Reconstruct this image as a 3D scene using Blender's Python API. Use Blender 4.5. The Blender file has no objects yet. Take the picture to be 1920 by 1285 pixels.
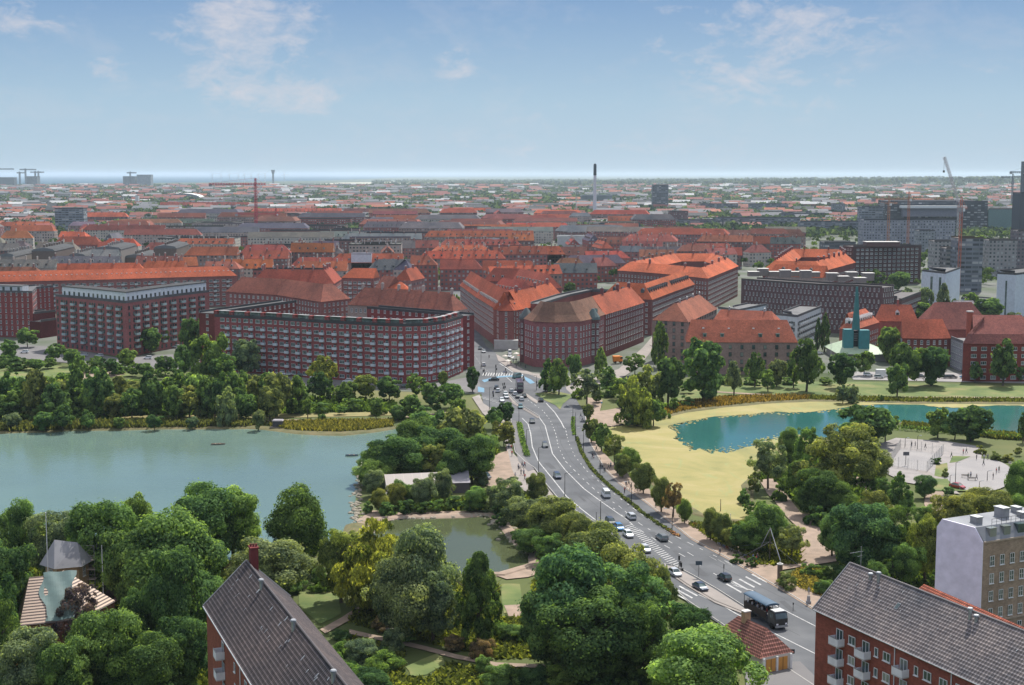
import bpy, bmesh, math, random
import numpy as np
from mathutils import Vector, Matrix
from mathutils.geometry import tessellate_polygon
R=math.radians; PI=math.pi
random.seed(7); np.random.seed(7)
scene=bpy.context.scene
COL=scene.collection
# ---------------------------------------------------------------- camera
HAZE=3.3e-5
F=2700.0; CX=960.0; CY=642.5; H=86.0; HOR=327.0
PITCH=math.atan((CY-HOR)/F)
cam=bpy.data.objects.new('camera',bpy.data.cameras.new('camera')); COL.objects.link(cam)
cam.location=(0,0,H); cam.rotation_euler=(PI/2-PITCH,0,0)
cam.data.sensor_width=36; cam.data.lens=36*F/1920
cam.data.clip_start=1; cam.data.clip_end=250000
scene.camera=cam
# ---------------------------------------------------------------- sky and sun
SUN_EL=R(53); SUN_AZ=R(22)      # azimuth from +Y towards +X
w=bpy.data.worlds.new('World'); scene.world=w; w.use_nodes=True
nt=w.node_tree; N=nt.nodes; L=nt.links
N.clear()
def nd(tree,typ,**k):
    n=tree.nodes.new(typ)
    for a,b in k.items():
        if a.startswith('i_'): 
            key=a[2:]; key=int(key) if key.isdigit() else key.replace('_',' ')
            n.inputs[key].default_value=b
        else: setattr(n,a,b)
    return n
out=nd(nt,'ShaderNodeOutputWorld'); bg=nd(nt,'ShaderNodeBackground'); bg.inputs[1].default_value=0.12
sky=nd(nt,'ShaderNodeTexSky',sky_type='NISHITA',sun_disc=False,sun_elevation=SUN_EL,sun_rotation=SUN_AZ,altitude=80,air_density=1.0,dust_density=1.2,ozone_density=2.2)
tc=nd(nt,'ShaderNodeTexCoord')
sep=nd(nt,'ShaderNodeSeparateXYZ'); L.new(tc.outputs['Generated'],sep.inputs[0])
def mth(tree,op,a,b=None,c=None,clamp=False):
    n=tree.nodes.new('ShaderNodeMath'); n.operation=op; n.use_clamp=clamp
    for i,v in enumerate((a,b,c)):
        if v is None: continue
        if isinstance(v,(int,float)): n.inputs[i].default_value=v
        else: tree.links.new(v,n.inputs[i])
    return n.outputs[0]
zz=mth(nt,'ADD',mth(nt,'MAXIMUM',sep.outputs[2],0.0),0.06)
cmb=nd(nt,'ShaderNodeCombineXYZ')
L.new(mth(nt,'DIVIDE',sep.outputs[0],zz),cmb.inputs[0]); L.new(mth(nt,'DIVIDE',sep.outputs[1],zz),cmb.inputs[1])
n1=nd(nt,'ShaderNodeTexNoise',i_Scale=11.0,i_Detail=10.0,i_Roughness=0.6,i_Distortion=0.7); mpc=nd(nt,'ShaderNodeMapping'); mpc.inputs['Scale'].default_value=(1,1,2.1); L.new(tc.outputs['Generated'],mpc.inputs[0]); L.new(mpc.outputs[0],n1.inputs['Vector'])
n2=nd(nt,'ShaderNodeTexNoise',i_Scale=48.0,i_Detail=8.0,i_Roughness=0.68,i_Distortion=0.4); L.new(mpc.outputs[0],n2.inputs['Vector'])
def skydir(px,py):
    d=Vector(((px-CX)/F, math.cos(PITCH)+((CY-py)/F)*math.sin(PITCH), -math.sin(PITCH)+((CY-py)/F)*math.cos(PITCH))); return d.normalized()
blobs=[(455,110,170,110,1.0),(560,185,110,50,.9),(470,30,170,60,.8),(205,130,70,26,1.2),(855,120,60,40,.6),(1370,60,230,110,.85),(1560,60,150,60,.6),(1090,205,170,50,.5),(60,20,110,60,.5),(1500,170,260,60,.45),(1860,190,140,90,.5),(10,45,60,30,.6),(285,70,50,30,.6),(1050,280,420,40,.35)]
acc=None
for (bx,by,rx,ry,st) in blobs:
    d=skydir(bx,by); az=math.atan2(d.x,d.y); el=math.asin(d.z)
    # distance in (x/y, z) space, world-fixed
    ax=mth(nt,'DIVIDE',mth(nt,'SUBTRACT',mth(nt,'DIVIDE',sep.outputs[0],mth(nt,'MAXIMUM',sep.outputs[1],0.05)),math.tan(az)),rx/F)
    ay=mth(nt,'DIVIDE',mth(nt,'SUBTRACT',sep.outputs[2],d.z),ry/F)
    q=mth(nt,'MULTIPLY',mth(nt,'MAXIMUM',mth(nt,'SUBTRACT',1.0,mth(nt,'ADD',mth(nt,'MULTIPLY',ax,ax),mth(nt,'MULTIPLY',ay,ay))),0.0),st)
    acc=q if acc is None else mth(nt,'ADD',acc,q)
nse=mth(nt,'ADD',mth(nt,'MULTIPLY',n1.outputs[0],1.05),mth(nt,'SUBTRACT',mth(nt,'MULTIPLY',n2.outputs[0],0.75),.35))
cl=mth(nt,'MULTIPLY',mth(nt,'SUBTRACT',mth(nt,'ADD',nse,mth(nt,'MULTIPLY',acc,0.22)),0.66),3.0,clamp=True)
cl=mth(nt,'MULTIPLY',cl,mth(nt,'MINIMUM',mth(nt,'MULTIPLY',acc,2.5),1.0))
cl=mth(nt,'MULTIPLY',mth(nt,'ADD',cl,mth(nt,'MULTIPLY',mth(nt,'MAXIMUM',mth(nt,'SUBTRACT',nse,0.52),0.0),0.9)),0.62,clamp=True)
mixc=nd(nt,'ShaderNodeMix',data_type='RGBA'); L.new(cl,mixc.inputs[0]); L.new(sky.outputs[0],mixc.inputs[6]); mixc.inputs[7].default_value=(4.5,4.4,4.7,1)
# summer haze grading of the low sky, and added bright cloud overhead, out of view, to fill the shade
rp=nd(nt,'ShaderNodeValToRGB'); cr=rp.color_ramp
SK=[(0,(3.0,4.0,4.9)),(.05,(2.4,3.5,4.55)),(.12,(1.2,2.15,3.7)),(.22,(.52,1.2,2.95)),(.5,(1.2,2.0,3.7)),(1,(1.1,1.9,3.6))]
while len(cr.elements)<len(SK): cr.elements.new(.5)
for e,(p_,c_) in zip(cr.elements,SK): e.position=p_; e.color=(c_[0]/8,c_[1]/8,c_[2]/8,1)
L.new(mth(nt,'MAXIMUM',sep.outputs[2],0.0),rp.inputs[0])
sc8=nd(nt,'ShaderNodeVectorMath',operation='SCALE'); L.new(rp.outputs[0],sc8.inputs[0]); sc8.inputs[3].default_value=8
mixs=nd(nt,'ShaderNodeMix',data_type='RGBA'); mixs.inputs[0].default_value=.93; L.new(sky.outputs[0],mixs.inputs[6]); L.new(sc8.outputs[0],mixs.inputs[7])
L.new(mixs.outputs[2],mixc.inputs[6])
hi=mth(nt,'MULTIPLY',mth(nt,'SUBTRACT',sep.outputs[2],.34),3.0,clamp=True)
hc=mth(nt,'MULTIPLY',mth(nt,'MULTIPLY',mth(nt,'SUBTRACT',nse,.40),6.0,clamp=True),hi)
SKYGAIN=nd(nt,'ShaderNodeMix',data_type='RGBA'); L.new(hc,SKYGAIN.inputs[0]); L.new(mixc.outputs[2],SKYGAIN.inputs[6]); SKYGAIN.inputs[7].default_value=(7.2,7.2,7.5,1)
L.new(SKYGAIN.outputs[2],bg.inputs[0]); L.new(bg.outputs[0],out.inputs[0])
sd=bpy.data.lights.new('sun','SUN'); sd.energy=4.9; sd.angle=R(0.5); sd.color=(1,.95,.87)
sun=bpy.data.objects.new('sun',sd); COL.objects.link(sun); sun.location=(300,500,600)
sv=Vector((math.sin(SUN_AZ)*math.cos(SUN_EL),math.cos(SUN_AZ)*math.cos(SUN_EL),math.sin(SUN_EL)))
sun.rotation_euler=sv.to_track_quat('Z','Y').to_euler()
scene.view_settings.view_transform='Standard'; scene.view_settings.look='None'; scene.view_settings.exposure=0.36; scene.view_settings.gamma=1
scene.cycles.max_bounces=6; scene.cycles.diffuse_bounces=3; scene.cycles.glossy_bounces=3; scene.cycles.transparent_max_bounces=6; scene.cycles.volume_bounces=1
scene.cycles.use_denoising=True
# ---------------------------------------------------------------- pixel -> world
def P(px,py,z=0.0):
    dx=(px-CX)/F; dy=(CY-py)/F
    d=Vector((dx, math.cos(PITCH)+dy*math.sin(PITCH), -math.sin(PITCH)+dy*math.cos(PITCH)))
    t=(z-H)/d.z
    return Vector((d.x*t,d.y*t,z))
def S(px,py):      # pixels (of the 1920 frame) per metre at the ground point under that pixel
    p=P(px,py); fwd=p.y*math.cos(PITCH)+H*math.sin(PITCH)
    return F/fwd
# ---------------------------------------------------------------- mesh builder
class MB:
    def __init__(s): s.v=[]; s.f=[]; s.m=[]; s.uv=[]
    def quad(s,a,b,c,d,m=0,uv=None): s.poly((a,b,c,d),m,uv)
    def poly(s,pts,m=0,uv=None):
        n=len(s.v); s.v+= [tuple(p) for p in pts]; s.f.append(tuple(range(n,n+len(pts)))); s.m.append(m)
        s.uv.append(uv if uv else [(0,0)]*len(pts))
    def box(s,cx,cy,cz,lx,ly,lz,m=0,rot=0,org=None,top=1.0,topy=None):
        # base centre (cx,cy,cz) and sizes; top scales the upper face
        ty=top if topy is None else topy
        c,sn=math.cos(rot),math.sin(rot); P8=[]
        for z,k,k2 in ((0,1,1),(lz,top,ty)):
            for x,y in ((-1,-1),(1,-1),(1,1),(-1,1)):
                X=x*lx/2*k; Y=y*ly/2*k2
                P8.append((cx+X*c-Y*sn,cy+X*sn+Y*c,cz+z))
        for q in ((0,3,2,1),(4,5,6,7),(0,1,5,4),(1,2,6,5),(2,3,7,6),(3,0,4,7)): s.poly([P8[i] for i in q],m)
    def tube(s,p0,p1,r0,r1=None,n=6,m=0,cap=True):
        p0=Vector(p0);p1=Vector(p1); r1=r0 if r1 is None else r1
        d=(p1-p0); 
        if d.length<1e-6: return
        d.normalize(); a=d.orthogonal().normalized(); b=d.cross(a)
        A=[p0+(a*math.cos(2*PI*i/n)+b*math.sin(2*PI*i/n))*r0 for i in range(n)]
        B=[p1+(a*math.cos(2*PI*i/n)+b*math.sin(2*PI*i/n))*r1 for i in range(n)]
        for i in range(n): s.poly((A[i],A[(i+1)%n],B[(i+1)%n],B[i]),m)
        if cap: s.poly(A[::-1],m); s.poly(B,m)
    def prism(s,pts,z0,z1,m=0,mt=None):
        n=len(pts)
        ar=sum(pts[i][0]*pts[(i+1)%n][1]-pts[(i+1)%n][0]*pts[i][1] for i in range(n))
        if ar<0: pts=pts[::-1]
        u=0
        for i in range(n):
            a,b=pts[i],pts[(i+1)%n]; l=math.hypot(b[0]-a[0],b[1]-a[1])
            s.poly(((a[0],a[1],z0),(b[0],b[1],z0),(b[0],b[1],z1),(a[0],a[1],z1)),m,[(u,z0),(u+l,z0),(u+l,z1),(u,z1)]); u+=l
        s.flat(pts,z1,m if mt is None else mt)
    def flat(s,pts,z,m=0):
        P3=[Vector((p[0],p[1],0)) for p in pts]
        for t in tessellate_polygon([P3]):
            q=[P3[i] for i in t]
            if (q[1]-q[0]).cross(q[2]-q[0]).z<0: q=q[::-1]
            s.poly([(a.x,a.y,z) for a in q],m,[(a.x,a.y) for a in q])
    def mesh(s,name,mats,smooth=False):
        me=bpy.data.meshes.new(name); me.from_pydata(s.v,[],s.f)
        for mt in (mats if isinstance(mats,(list,tuple)) else [mats]): me.materials.append(mt)
        me.polygons.foreach_set('material_index',s.m)
        uvl=me.uv_layers.new(name='UVMap'); flat=[c for f in s.uv for uv in f for c in uv]; uvl.data.foreach_set('uv',flat)
        if smooth: me.polygons.foreach_set('use_smooth',[True]*len(s.f))
        me.validate(); me.update(); return me
    def build(s,name,mats,parent=None,color=None,smooth=False):
        return put(name,s.mesh(name,mats,smooth),parent,color)
def put(name,me,parent=None,color=None,loc=None,rz=None,scale=None):
    o=bpy.data.objects.new(name,me); COL.objects.link(o)
    if parent is not None: o.parent=parent
    if color is not None: o.color=(*color,1)
    if loc is not None: o.location=loc
    if rz is not None: o.rotation_euler=(0,0,rz)
    if scale is not None: o.scale=scale
    return o
LABELS={}
def tag(o,label=None,cat=None,group=None,kind=None):
    if label:
        o['label']=label
    if cat: o['category']=cat
    if group: o['group']=group
    if kind: o['kind']=kind
    return o
def empty(name,loc,rz=0,label=None,cat=None,group=None):
    o=bpy.data.objects.new(name,None); COL.objects.link(o); o.location=loc; o.rotation_euler=(0,0,rz); o.empty_display_size=1
    return tag(o,label,cat,group)
ONES='zeroth first second third fourth fifth sixth seventh eighth ninth tenth eleventh twelfth thirteenth fourteenth fifteenth sixteenth seventeenth eighteenth nineteenth'.split()
TENS={2:'twent',3:'thirt',4:'fort',5:'fift',6:'sixt',7:'sevent',8:'eight',9:'ninet'}
def ordinal(n):
    if n<20: return ONES[n]
    if n<100: return TENS[n//10]+('ieth' if n%10==0 else 'y-'+ONES[n%10])
    return 'hundred-and-'+ordinal(n-100)
# ---------------------------------------------------------------- materials
def newmat(name):
    m=bpy.data.materials.new(name); m.use_nodes=True; t=m.node_tree; b=t.nodes['Principled BSDF']; return m,t,b
def mixrgb(t,fac,a,b,blend='MIX'):
    n=t.nodes.new('ShaderNodeMix'); n.data_type='RGBA'; n.blend_type=blend
    for idx,v in ((0,fac),(6,a),(7,b)):
        if isinstance(v,(int,float)): n.inputs[idx].default_value=v
        elif isinstance(v,(tuple,list)): n.inputs[idx].default_value=(*v[:3],1)
        else: t.links.new(v,n.inputs[idx])
    return n.outputs[2]
def noise(t,scale,detail=4,rough=.55,vec=None,dim='3D',dist=0):
    n=t.nodes.new('ShaderNodeTexNoise'); n.noise_dimensions=dim; n.inputs['Scale'].default_value=scale; n.inputs['Detail'].default_value=detail; n.inputs['Roughness'].default_value=rough; n.inputs['Distortion'].default_value=dist
    if vec is not None: t.links.new(vec,n.inputs['Vector'])
    return n.outputs[0]
def ramp(t,fac,stops):
    n=t.nodes.new('ShaderNodeValToRGB'); cr=n.color_ramp
    while len(cr.elements)<len(stops): cr.elements.new(0.5)
    for e,(p,c) in zip(cr.elements,stops): e.position=p; e.color=(*c,1) if len(c)==3 else c
    t.links.new(fac,n.inputs[0]); return n.outputs[0]
def bump(t,b,h,strength=.3,dist=.1):
    n=t.nodes.new('ShaderNodeBump'); n.inputs['Strength'].default_value=strength; n.inputs['Distance'].default_value=dist
    t.links.new(h,n.inputs['Height']); t.links.new(n.outputs[0],b.inputs['Normal'])
def geo(t): return t.nodes.new('ShaderNodeNewGeometry').outputs['Position']
def mat(name,c1,c2=None,scale=.5,rough=.8,metal=0,detail=4,bmp=0,spec=.3,objcol=False,c3=None):
    m,t,b=newmat(name); b.inputs['Roughness'].default_value=rough; b.inputs['Metallic'].default_value=metal; b.inputs['Specular IOR Level'].default_value=spec
    pos=geo(t); f=noise(t,scale,detail,vec=pos)
    if c2 is None: c2=tuple(x*.75 for x in c1)
    st=[(.3,c2),(.7,c1)] if c3 is None else [(.3,c2),(.52,c1),(.7,c3)]
    col=ramp(t,f,st)
    if objcol:
        oi=t.nodes.new('ShaderNodeObjectInfo'); col=mixrgb(t,1.0,col,oi.outputs['Color'],'MULTIPLY')
    t.links.new(col,b.inputs['Base Color'])
    if bmp: bump(t,b,noise(t,scale*6,5,vec=pos),bmp,.2)
    return m
M={}
M['white']=mat('white_paint',(.74,.75,.74),(.62,.63,.63),.8)
M['grey']=mat('grey_concrete',(.33,.33,.33),(.24,.24,.25),.4)
M['dark']=mat('dark_metal',(.03,.032,.035),(.02,.02,.022),1,rough=.5)
M['steel']=mat('galvanised_steel',(.42,.44,.45),(.3,.31,.32),2,rough=.45,metal=.6)
M['concrete']=mat('pale_concrete',(.55,.53,.5),(.42,.41,.39),.3)
M['tint']=mat('painted_surface',(1,1,1),(.8,.8,.8),.6,rough=.6,objcol=True)
M['flatroof']=mat('roofing_felt',(.27,.27,.275),(.17,.17,.18),.15,objcol=True)
M['bark']=mat('bark',(.12,.095,.07),(.06,.05,.04),3,bmp=.4)
M['glass'],t,b=newmat('window_glass'); b.inputs['Base Color'].default_value=(.025,.04,.045,1); b.inputs['Roughness'].default_value=.12; b.inputs['Specular IOR Level'].default_value=.8
f=noise(t,.45,2,vec=geo(t)); oi=t.nodes.new('ShaderNodeObjectInfo'); cu=ramp(t,oi.outputs['Random'],[(.0,(0,0,0)),(.74,(0,0,0)),(.86,(.55,.55,.55)),(1,(.85,.85,.85))]); t.links.new(mixrgb(t,cu,ramp(t,f,[(.32,(.02,.035,.04)),(.55,(.055,.095,.095)),(.78,(.22,.27,.26))]),(.30,.32,.29)),b.inputs['Base Color'])
# brick: object colour times fine mottling; UV courses
def brickmat(name,bw,bh,mortar=.05,var=.25):
    m,t,b=newmat(name); b.inputs['Roughness'].default_value=.9; b.inputs['Specular IOR Level'].default_value=.2
    uv=t.nodes.new('ShaderNodeUVMap').outputs[0]
    br=t.nodes.new('ShaderNodeTexBrick'); br.inputs['Scale'].default_value=1; br.inputs['Brick Width'].default_value=bw; br.inputs['Row Height'].default_value=bh; br.inputs['Mortar Size'].default_value=.012
    br.inputs['Color1'].default_value=(1,1,1,1); br.inputs['Color2'].default_value=(1-var,1-var,1-var,1); br.inputs['Mortar'].default_value=(1.1,1.15,1.15,1)
    t.links.new(uv,br.inputs['Vector'])
    oi=t.nodes.new('ShaderNodeObjectInfo').outputs['Color']
    n=ramp(t,noise(t,.12,5,.6,vec=geo(t)),[(.3,(.78,.78,.78)),(.7,(1.08,1.08,1.08))])
    n2=ramp(t,noise(t,1.3,3,.6,vec=geo(t)),[(.35,(.85,.85,.85)),(.65,(1.1,1.1,1.1))])
    t.links.new(mixrgb(t,1,mixrgb(t,1,mixrgb(t,1,oi,n,'MULTIPLY'),n2,'MULTIPLY'),br.outputs[0],'MULTIPLY'),b.inputs['Base Color'])
    return m
M['brick']=brickmat('brickwork',.5,.16)
# tiles: rows along UV v, object colour, weathering
def tilemat(name,row=.36,colw=.3,bs=.7,dk=.72,grid=0):
    m,t,b=newmat(name); b.inputs['Roughness'].default_value=.9; b.inputs['Specular IOR Level'].default_value=.1
    uv=t.nodes.new('ShaderNodeUVMap').outputs[0]; sp=t.nodes.new('ShaderNodeSeparateXYZ'); t.links.new(uv,sp.inputs[0])
    oi=t.nodes.new('ShaderNodeObjectInfo').outputs['Color']; pos=geo(t)
    n=ramp(t,noise(t,.06,6,.65,vec=pos),[(.3,(.55,.60,.66)),(.68,(1.15,1.05,1.0))])
    n2=ramp(t,noise(t,.9,4,.7,vec=pos),[(.32,(.78,.8,.82)),(.62,(1.1,1.08,1.05))])
    fr=mth(t,'FRACT',mth(t,'DIVIDE',sp.outputs[1],row)); fc=mth(t,'MULTIPLY',mth(t,'PINGPONG',mth(t,'DIVIDE',sp.outputs[0],colw),.5),2.0)
    rr=ramp(t,fr,[(0,(dk,dk,dk)),(.35,(1,1,1)),(1,(1.12,1.12,1.12))])
    r2=ramp(t,fc,[(0,(1.1,1.1,1.1)),(.7,(1,1,1)),(1,(dk+.12,dk+.12,dk+.12))]); rr=mixrgb(t,1,rr,r2,'MULTIPLY')
    if grid: rr=mixrgb(t,1,ramp(t,fr,[(0,(grid,)*3),(.22,(grid,)*3),(.42,(.8,.8,.8)),(1,(.72,.72,.72))]),ramp(t,fc,[(0,(.85,.85,.85)),(.55,(.9,.9,.9)),(.8,(1.35,1.35,1.35))]),'MULTIPLY')
    wn=t.nodes.new('ShaderNodeTexWhiteNoise'); wn.noise_dimensions='2D'; cv=t.nodes.new('ShaderNodeCombineXYZ')
    t.links.new(mth(t,'FLOOR',mth(t,'DIVIDE',sp.outputs[0],colw)),cv.inputs[0]); t.links.new(mth(t,'FLOOR',mth(t,'DIVIDE',sp.outputs[1],row)),cv.inputs[1]); t.links.new(cv.outputs[0],wn.inputs[0])
    tv=ramp(t,wn.outputs[0],[(0,(.78,.78,.8)),(.6,(1,1,1)),(1,(1.2,1.18,1.15))])
    c=mixrgb(t,1,mixrgb(t,1,oi,n,'MULTIPLY'),n2,'MULTIPLY'); c=mixrgb(t,1,c,rr,'MULTIPLY'); c=mixrgb(t,.8,c,tv,'MULTIPLY')
    t.links.new(c,b.inputs['Base Color'])
    bump(t,b,mth(t,'ADD',fr,fc),bs,.05)
    return m
M['tile']=tilemat('roof_tiles')
M['tile_big']=tilemat('roof_pantiles',.52,.50,1.0,.32,1.9)
# far facade: window grid from UV (metres), object colour
def facademat(name,sx=3.4,sz=3.1,wx=.36,wz=.5):
    m,t,b=newmat(name); b.inputs['Roughness'].default_value=.8
    uv=t.nodes.new('ShaderNodeUVMap').outputs[0]; sp=t.nodes.new('ShaderNodeSeparateXYZ'); t.links.new(uv,sp.inputs[0])
    fx=mth(t,'FRACT',mth(t,'DIVIDE',sp.outputs[0],sx)); fz=mth(t,'FRACT',mth(t,'DIVIDE',sp.outputs[1],sz))
    a=mth(t,'MULTIPLY',mth(t,'GREATER_THAN',wx,mth(t,'ABSOLUTE',mth(t,'SUBTRACT',fx,.5))),mth(t,'GREATER_THAN',wz,mth(t,'MULTIPLY',mth(t,'ABSOLUTE',mth(t,'SUBTRACT',fz,.55)),2)))
    wn=t.nodes.new('ShaderNodeTexWhiteNoise'); wn.noise_dimensions='2D'; cv=t.nodes.new('ShaderNodeCombineXYZ')
    t.links.new(mth(t,'FLOOR',mth(t,'DIVIDE',sp.outputs[0],sx)),cv.inputs[0]); t.links.new(mth(t,'FLOOR',mth(t,'DIVIDE',sp.outputs[1],sz)),cv.inputs[1]); t.links.new(cv.outputs[0],wn.inputs[0])
    wc=ramp(t,wn.outputs[0],[(0,(.025,.035,.04)),(.6,(.09,.11,.12)),(1,(.42,.43,.42))])
    oi=t.nodes.new('ShaderNodeObjectInfo').outputs['Color']
    n=ramp(t,noise(t,.09,5,.6,vec=geo(t)),[(.3,(.75,.75,.75)),(.7,(1.1,1.1,1.1))])
    t.links.new(mixrgb(t,a,mixrgb(t,1,oi,n,'MULTIPLY'),wc),b.inputs['Base Color']); return m
M['facade']=facademat('windowed_facade',3.2,3.1,.24,.5)
M['facade_band']=facademat('banded_facade',5.0,3.3,.44,.5)
# foliage
m,t,b=newmat('foliage'); t.nodes.remove(b); M['leaf']=m
o_=t.nodes['Material Output']; df=t.nodes.new('ShaderNodeBsdfDiffuse'); tr=t.nodes.new('ShaderNodeBsdfTranslucent'); mx=t.nodes.new('ShaderNodeMixShader'); mx.inputs[0].default_value=.52
at=t.nodes.new('ShaderNodeAttribute'); at.attribute_name='tone'
oi=t.nodes.new('ShaderNodeObjectInfo')
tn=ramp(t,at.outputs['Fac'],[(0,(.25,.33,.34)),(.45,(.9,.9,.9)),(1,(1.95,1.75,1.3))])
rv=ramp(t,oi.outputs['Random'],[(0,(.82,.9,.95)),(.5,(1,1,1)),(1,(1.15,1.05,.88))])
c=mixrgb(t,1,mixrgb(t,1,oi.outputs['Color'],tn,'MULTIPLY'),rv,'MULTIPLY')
t.links.new(c,df.inputs[0]); t.links.new(mixrgb(t,1,c,(1.5,1.45,.6),'MULTIPLY'),tr.inputs[0]); t.links.new(df.outputs[0],mx.inputs[1]); t.links.new(tr.outputs[0],mx.inputs[2]); t.links.new(mx.outputs[0],o_.inputs[0])
# ground family
M['ground']=mat('grassland',(.085,.105,.03),(.04,.062,.018),.012,rough=.95,detail=10,bmp=.3,c3=(.16,.15,.06))
M['lawn']=mat('lawn',(.125,.16,.05),(.06,.10,.03),.09,rough=.95,detail=14,c3=(.22,.195,.085),bmp=.4)
M['dry']=mat('dry_grass',(.30,.24,.11),(.16,.16,.06),.12,rough=.95,detail=8)
M['sand']=mat('sandy_gravel',(.33,.245,.19),(.22,.17,.13),.35,rough=.95,detail=8)
M['asphalt']=mat('asphalt',(.090,.095,.104),(.062,.067,.075),.09,rough=.85,detail=12,c3=(.118,.123,.131))
M['asphalt2']=mat('cycle_asphalt',(.165,.16,.16),(.13,.125,.13),.08,rough=.9,detail=8)
M['pave']=mat('paving',(.29,.255,.235),(.22,.20,.185),.2,rough=.9,detail=8)
M['city']=mat('city_ground',(.15,.15,.145),(.06,.085,.04),.03,rough=.95,detail=8)
M['paint']=mat('road_paint',(.52,.52,.51),(.26,.265,.27),1.1,rough=.8,detail=8)
M['bluepaint']=mat('blue_cycle_paint',(.14,.27,.38),(.11,.22,.31),.8,rough=.8)
M['court2']=mat('court_surround',(.30,.275,.265),(.22,.205,.2),.3,rough=.9,detail=9)
M['plaza']=mat('pale_court',(.29,.275,.27),(.235,.225,.225),.12,rough=.9,detail=7)
M['stone']=mat('shore_stone',(.38,.34,.27),(.2,.18,.14),1.5,rough=.9,bmp=.5)
def watermat(name,c,rough=.06,bs=.12,sc=.35):
    m,t,b=newmat(name); b.inputs['IOR'].default_value=1.333; rn=ramp(t,noise(t,.018,5,.6,vec=geo(t)),[(.4,(rough*.5,)*3),(.62,(rough*2.6,)*3)]); t.links.new(rn,b.inputs['Roughness']); b.inputs['Specular IOR Level'].default_value=.5
    pos=geo(t); t.links.new(ramp(t,noise(t,.008,4,vec=pos),[(.3,tuple(x*.8 for x in c)),(.7,tuple(x*1.15 for x in c))]),b.inputs['Base Color'])
    mp=t.nodes.new('ShaderNodeMapping'); mp.inputs['Scale'].default_value=(1,.6,1); t.links.new(pos,mp.inputs[0])
    bump(t,b,noise(t,sc,4,.6,vec=mp.outputs[0]),bs,.15); return m
M['water']=watermat('lake_water',(.12,.185,.16),.08,.32,.9)
M['water2']=watermat('pond_water',(.075,.09,.045),.04,.12,.8)
M['water3']=watermat('moat_water',(.03,.125,.115),.06,.2,.9)
M['sea']=mat('sea_water',(.045,.10,.15),(.035,.085,.13),.0005,rough=1,spec=0)
# floating algae
m,t,b=newmat('algae_mat'); M['algae']=m; b.inputs['Roughness'].default_value=.8
pos=geo(t); c=ramp(t,noise(t,.03,8,.65,vec=pos,dist=1.5),[(.25,(.10,.11,.03)),(.38,(.19,.178,.038)),(.5,(.245,.212,.053)),(.74,(.32,.26,.105))])
mp=t.nodes.new('ShaderNodeMapping'); mp.inputs['Scale'].default_value=(1,.25,1); t.links.new(pos,mp.inputs[0])
c=mixrgb(t,ramp(t,noise(t,.12,6,.7,vec=mp.outputs[0],dist=2),[(.34,(.8,.8,.8)),(.44,(0,0,0))]),c,(.20,.23,.07)); t.links.new(c,b.inputs['Base Color'])
# ================================================================ SETTING
def sheet(name,pts,z,mt,kind='structure',px=True):
    q=[P(*p,z) for p in pts] if px else pts
    mb=MB(); mb.flat([(p[0],p[1]) for p in q],z,0); o=mb.build(name,mt); o['kind']=kind; return o
def rag(pts,n=4,amp=1.5,seed=1):      # pixel outline -> ragged pixel outline
    rg=random.Random(seed); o=[]
    for i,(a,b) in enumerate(zip(pts,pts[1:]+pts[:1])):
        for k in range(n):
            t=k/n; j=0 if k==0 else 1
            o.append((a[0]+(b[0]-a[0])*t+rg.uniform(-amp,amp)*j*2, a[1]+(b[1]-a[1])*t+rg.uniform(-amp,amp)*j*.45))
    return o
g=MB(); GX=70000
# ground sheet in rings so that far faces stay well shaped
g.flat([(-GX,-400),(GX,-400),(GX,90000),(-GX,90000)],0,0)
ground=g.build('ground',M['ground']); ground['kind']='structure'
sheet('city_pavement',[(-300,655),(0,648),(300,672),(480,712),(700,732),(900,740),(1060,748),(1180,715),(1400,700),(1600,700),(2200,712),(2500,480),(2000,395),(1400,385),(900,392),(300,385),(-200,392),(-600,500)],.05,M['city'])
# far farmland, woods and the airport
M['far']=mat('far_land',(.05,.075,.035),(.03,.05,.028),.0016,rough=.95,detail=12,c3=(.16,.16,.10))
o=sheet('far_ground',[(-900,392),(2900,392),(2300,331),(1900,329),(960,329.5),(640,330.5),(-400,347)],.6,M['far'])
o=sheet('sea',[(-1400,346),(0,345.5),(200,344),(400,342),(600,339),(760,333),(1000,330.6),(2400,330),(2200,328.4),(1000,328.2),(-1400,328.2)],1.2,M['sea'])
M['air']=mat('runway',(.45,.42,.33),(.36,.35,.25),.002,rough=.9)
sheet('airfield',[(590,345.5),(640,342.5),(760,341),(905,342.5),(900,345.5),(760,348),(640,348)],2.2,M['air'])
# lakes
LK_L=[(-260,840),(0,812),(133,807),(300,803.5),(467,802.5),(505,804),(567,813),(640,815),(700,809),(737,803),(790,800),(800,830),(730,850),(682,862),(676,890),(670,925),(667,955),(668,985),(660,1003),(640,1030),(560,1045),(430,1060),(300,1045),(100,1020),(0,1015),(-300,1010)]
PD=[(700,975),(760,971),(800,970.5),(870,969),(921,966),(945,984),(960,1005),(984,1030),(1008,1040),(1003,1060),(940,1078),(880,1078),(800,1066),(740,1040),(700,1010)]
LK_R=[(1140,803),(1165,798),(1235,783),(1280,773),(1350,764),(1420,757),(1513,752),(1600,753),(1700,756),(1920,757.5),(2150,760),(2150,825),(1920,819),(1873,816),(1780,805),(1693,794),(1640,800),(1600,806),(1545,828),(1480,850),(1425,885),(1398,912),(1400,940),(1417,962),(1410,979),(1360,976),(1310,965),(1270,940),(1215,890),(1170,850),(1150,822)]
sheet('lake',rag(LK_L,3,1.2,3),.12,M['water']); sheet('pond',rag(PD,3,1.2,4),.13,M['water2']); sheet('moat',rag(LK_R,3,1.2,5),.12,M['water3'])
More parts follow.
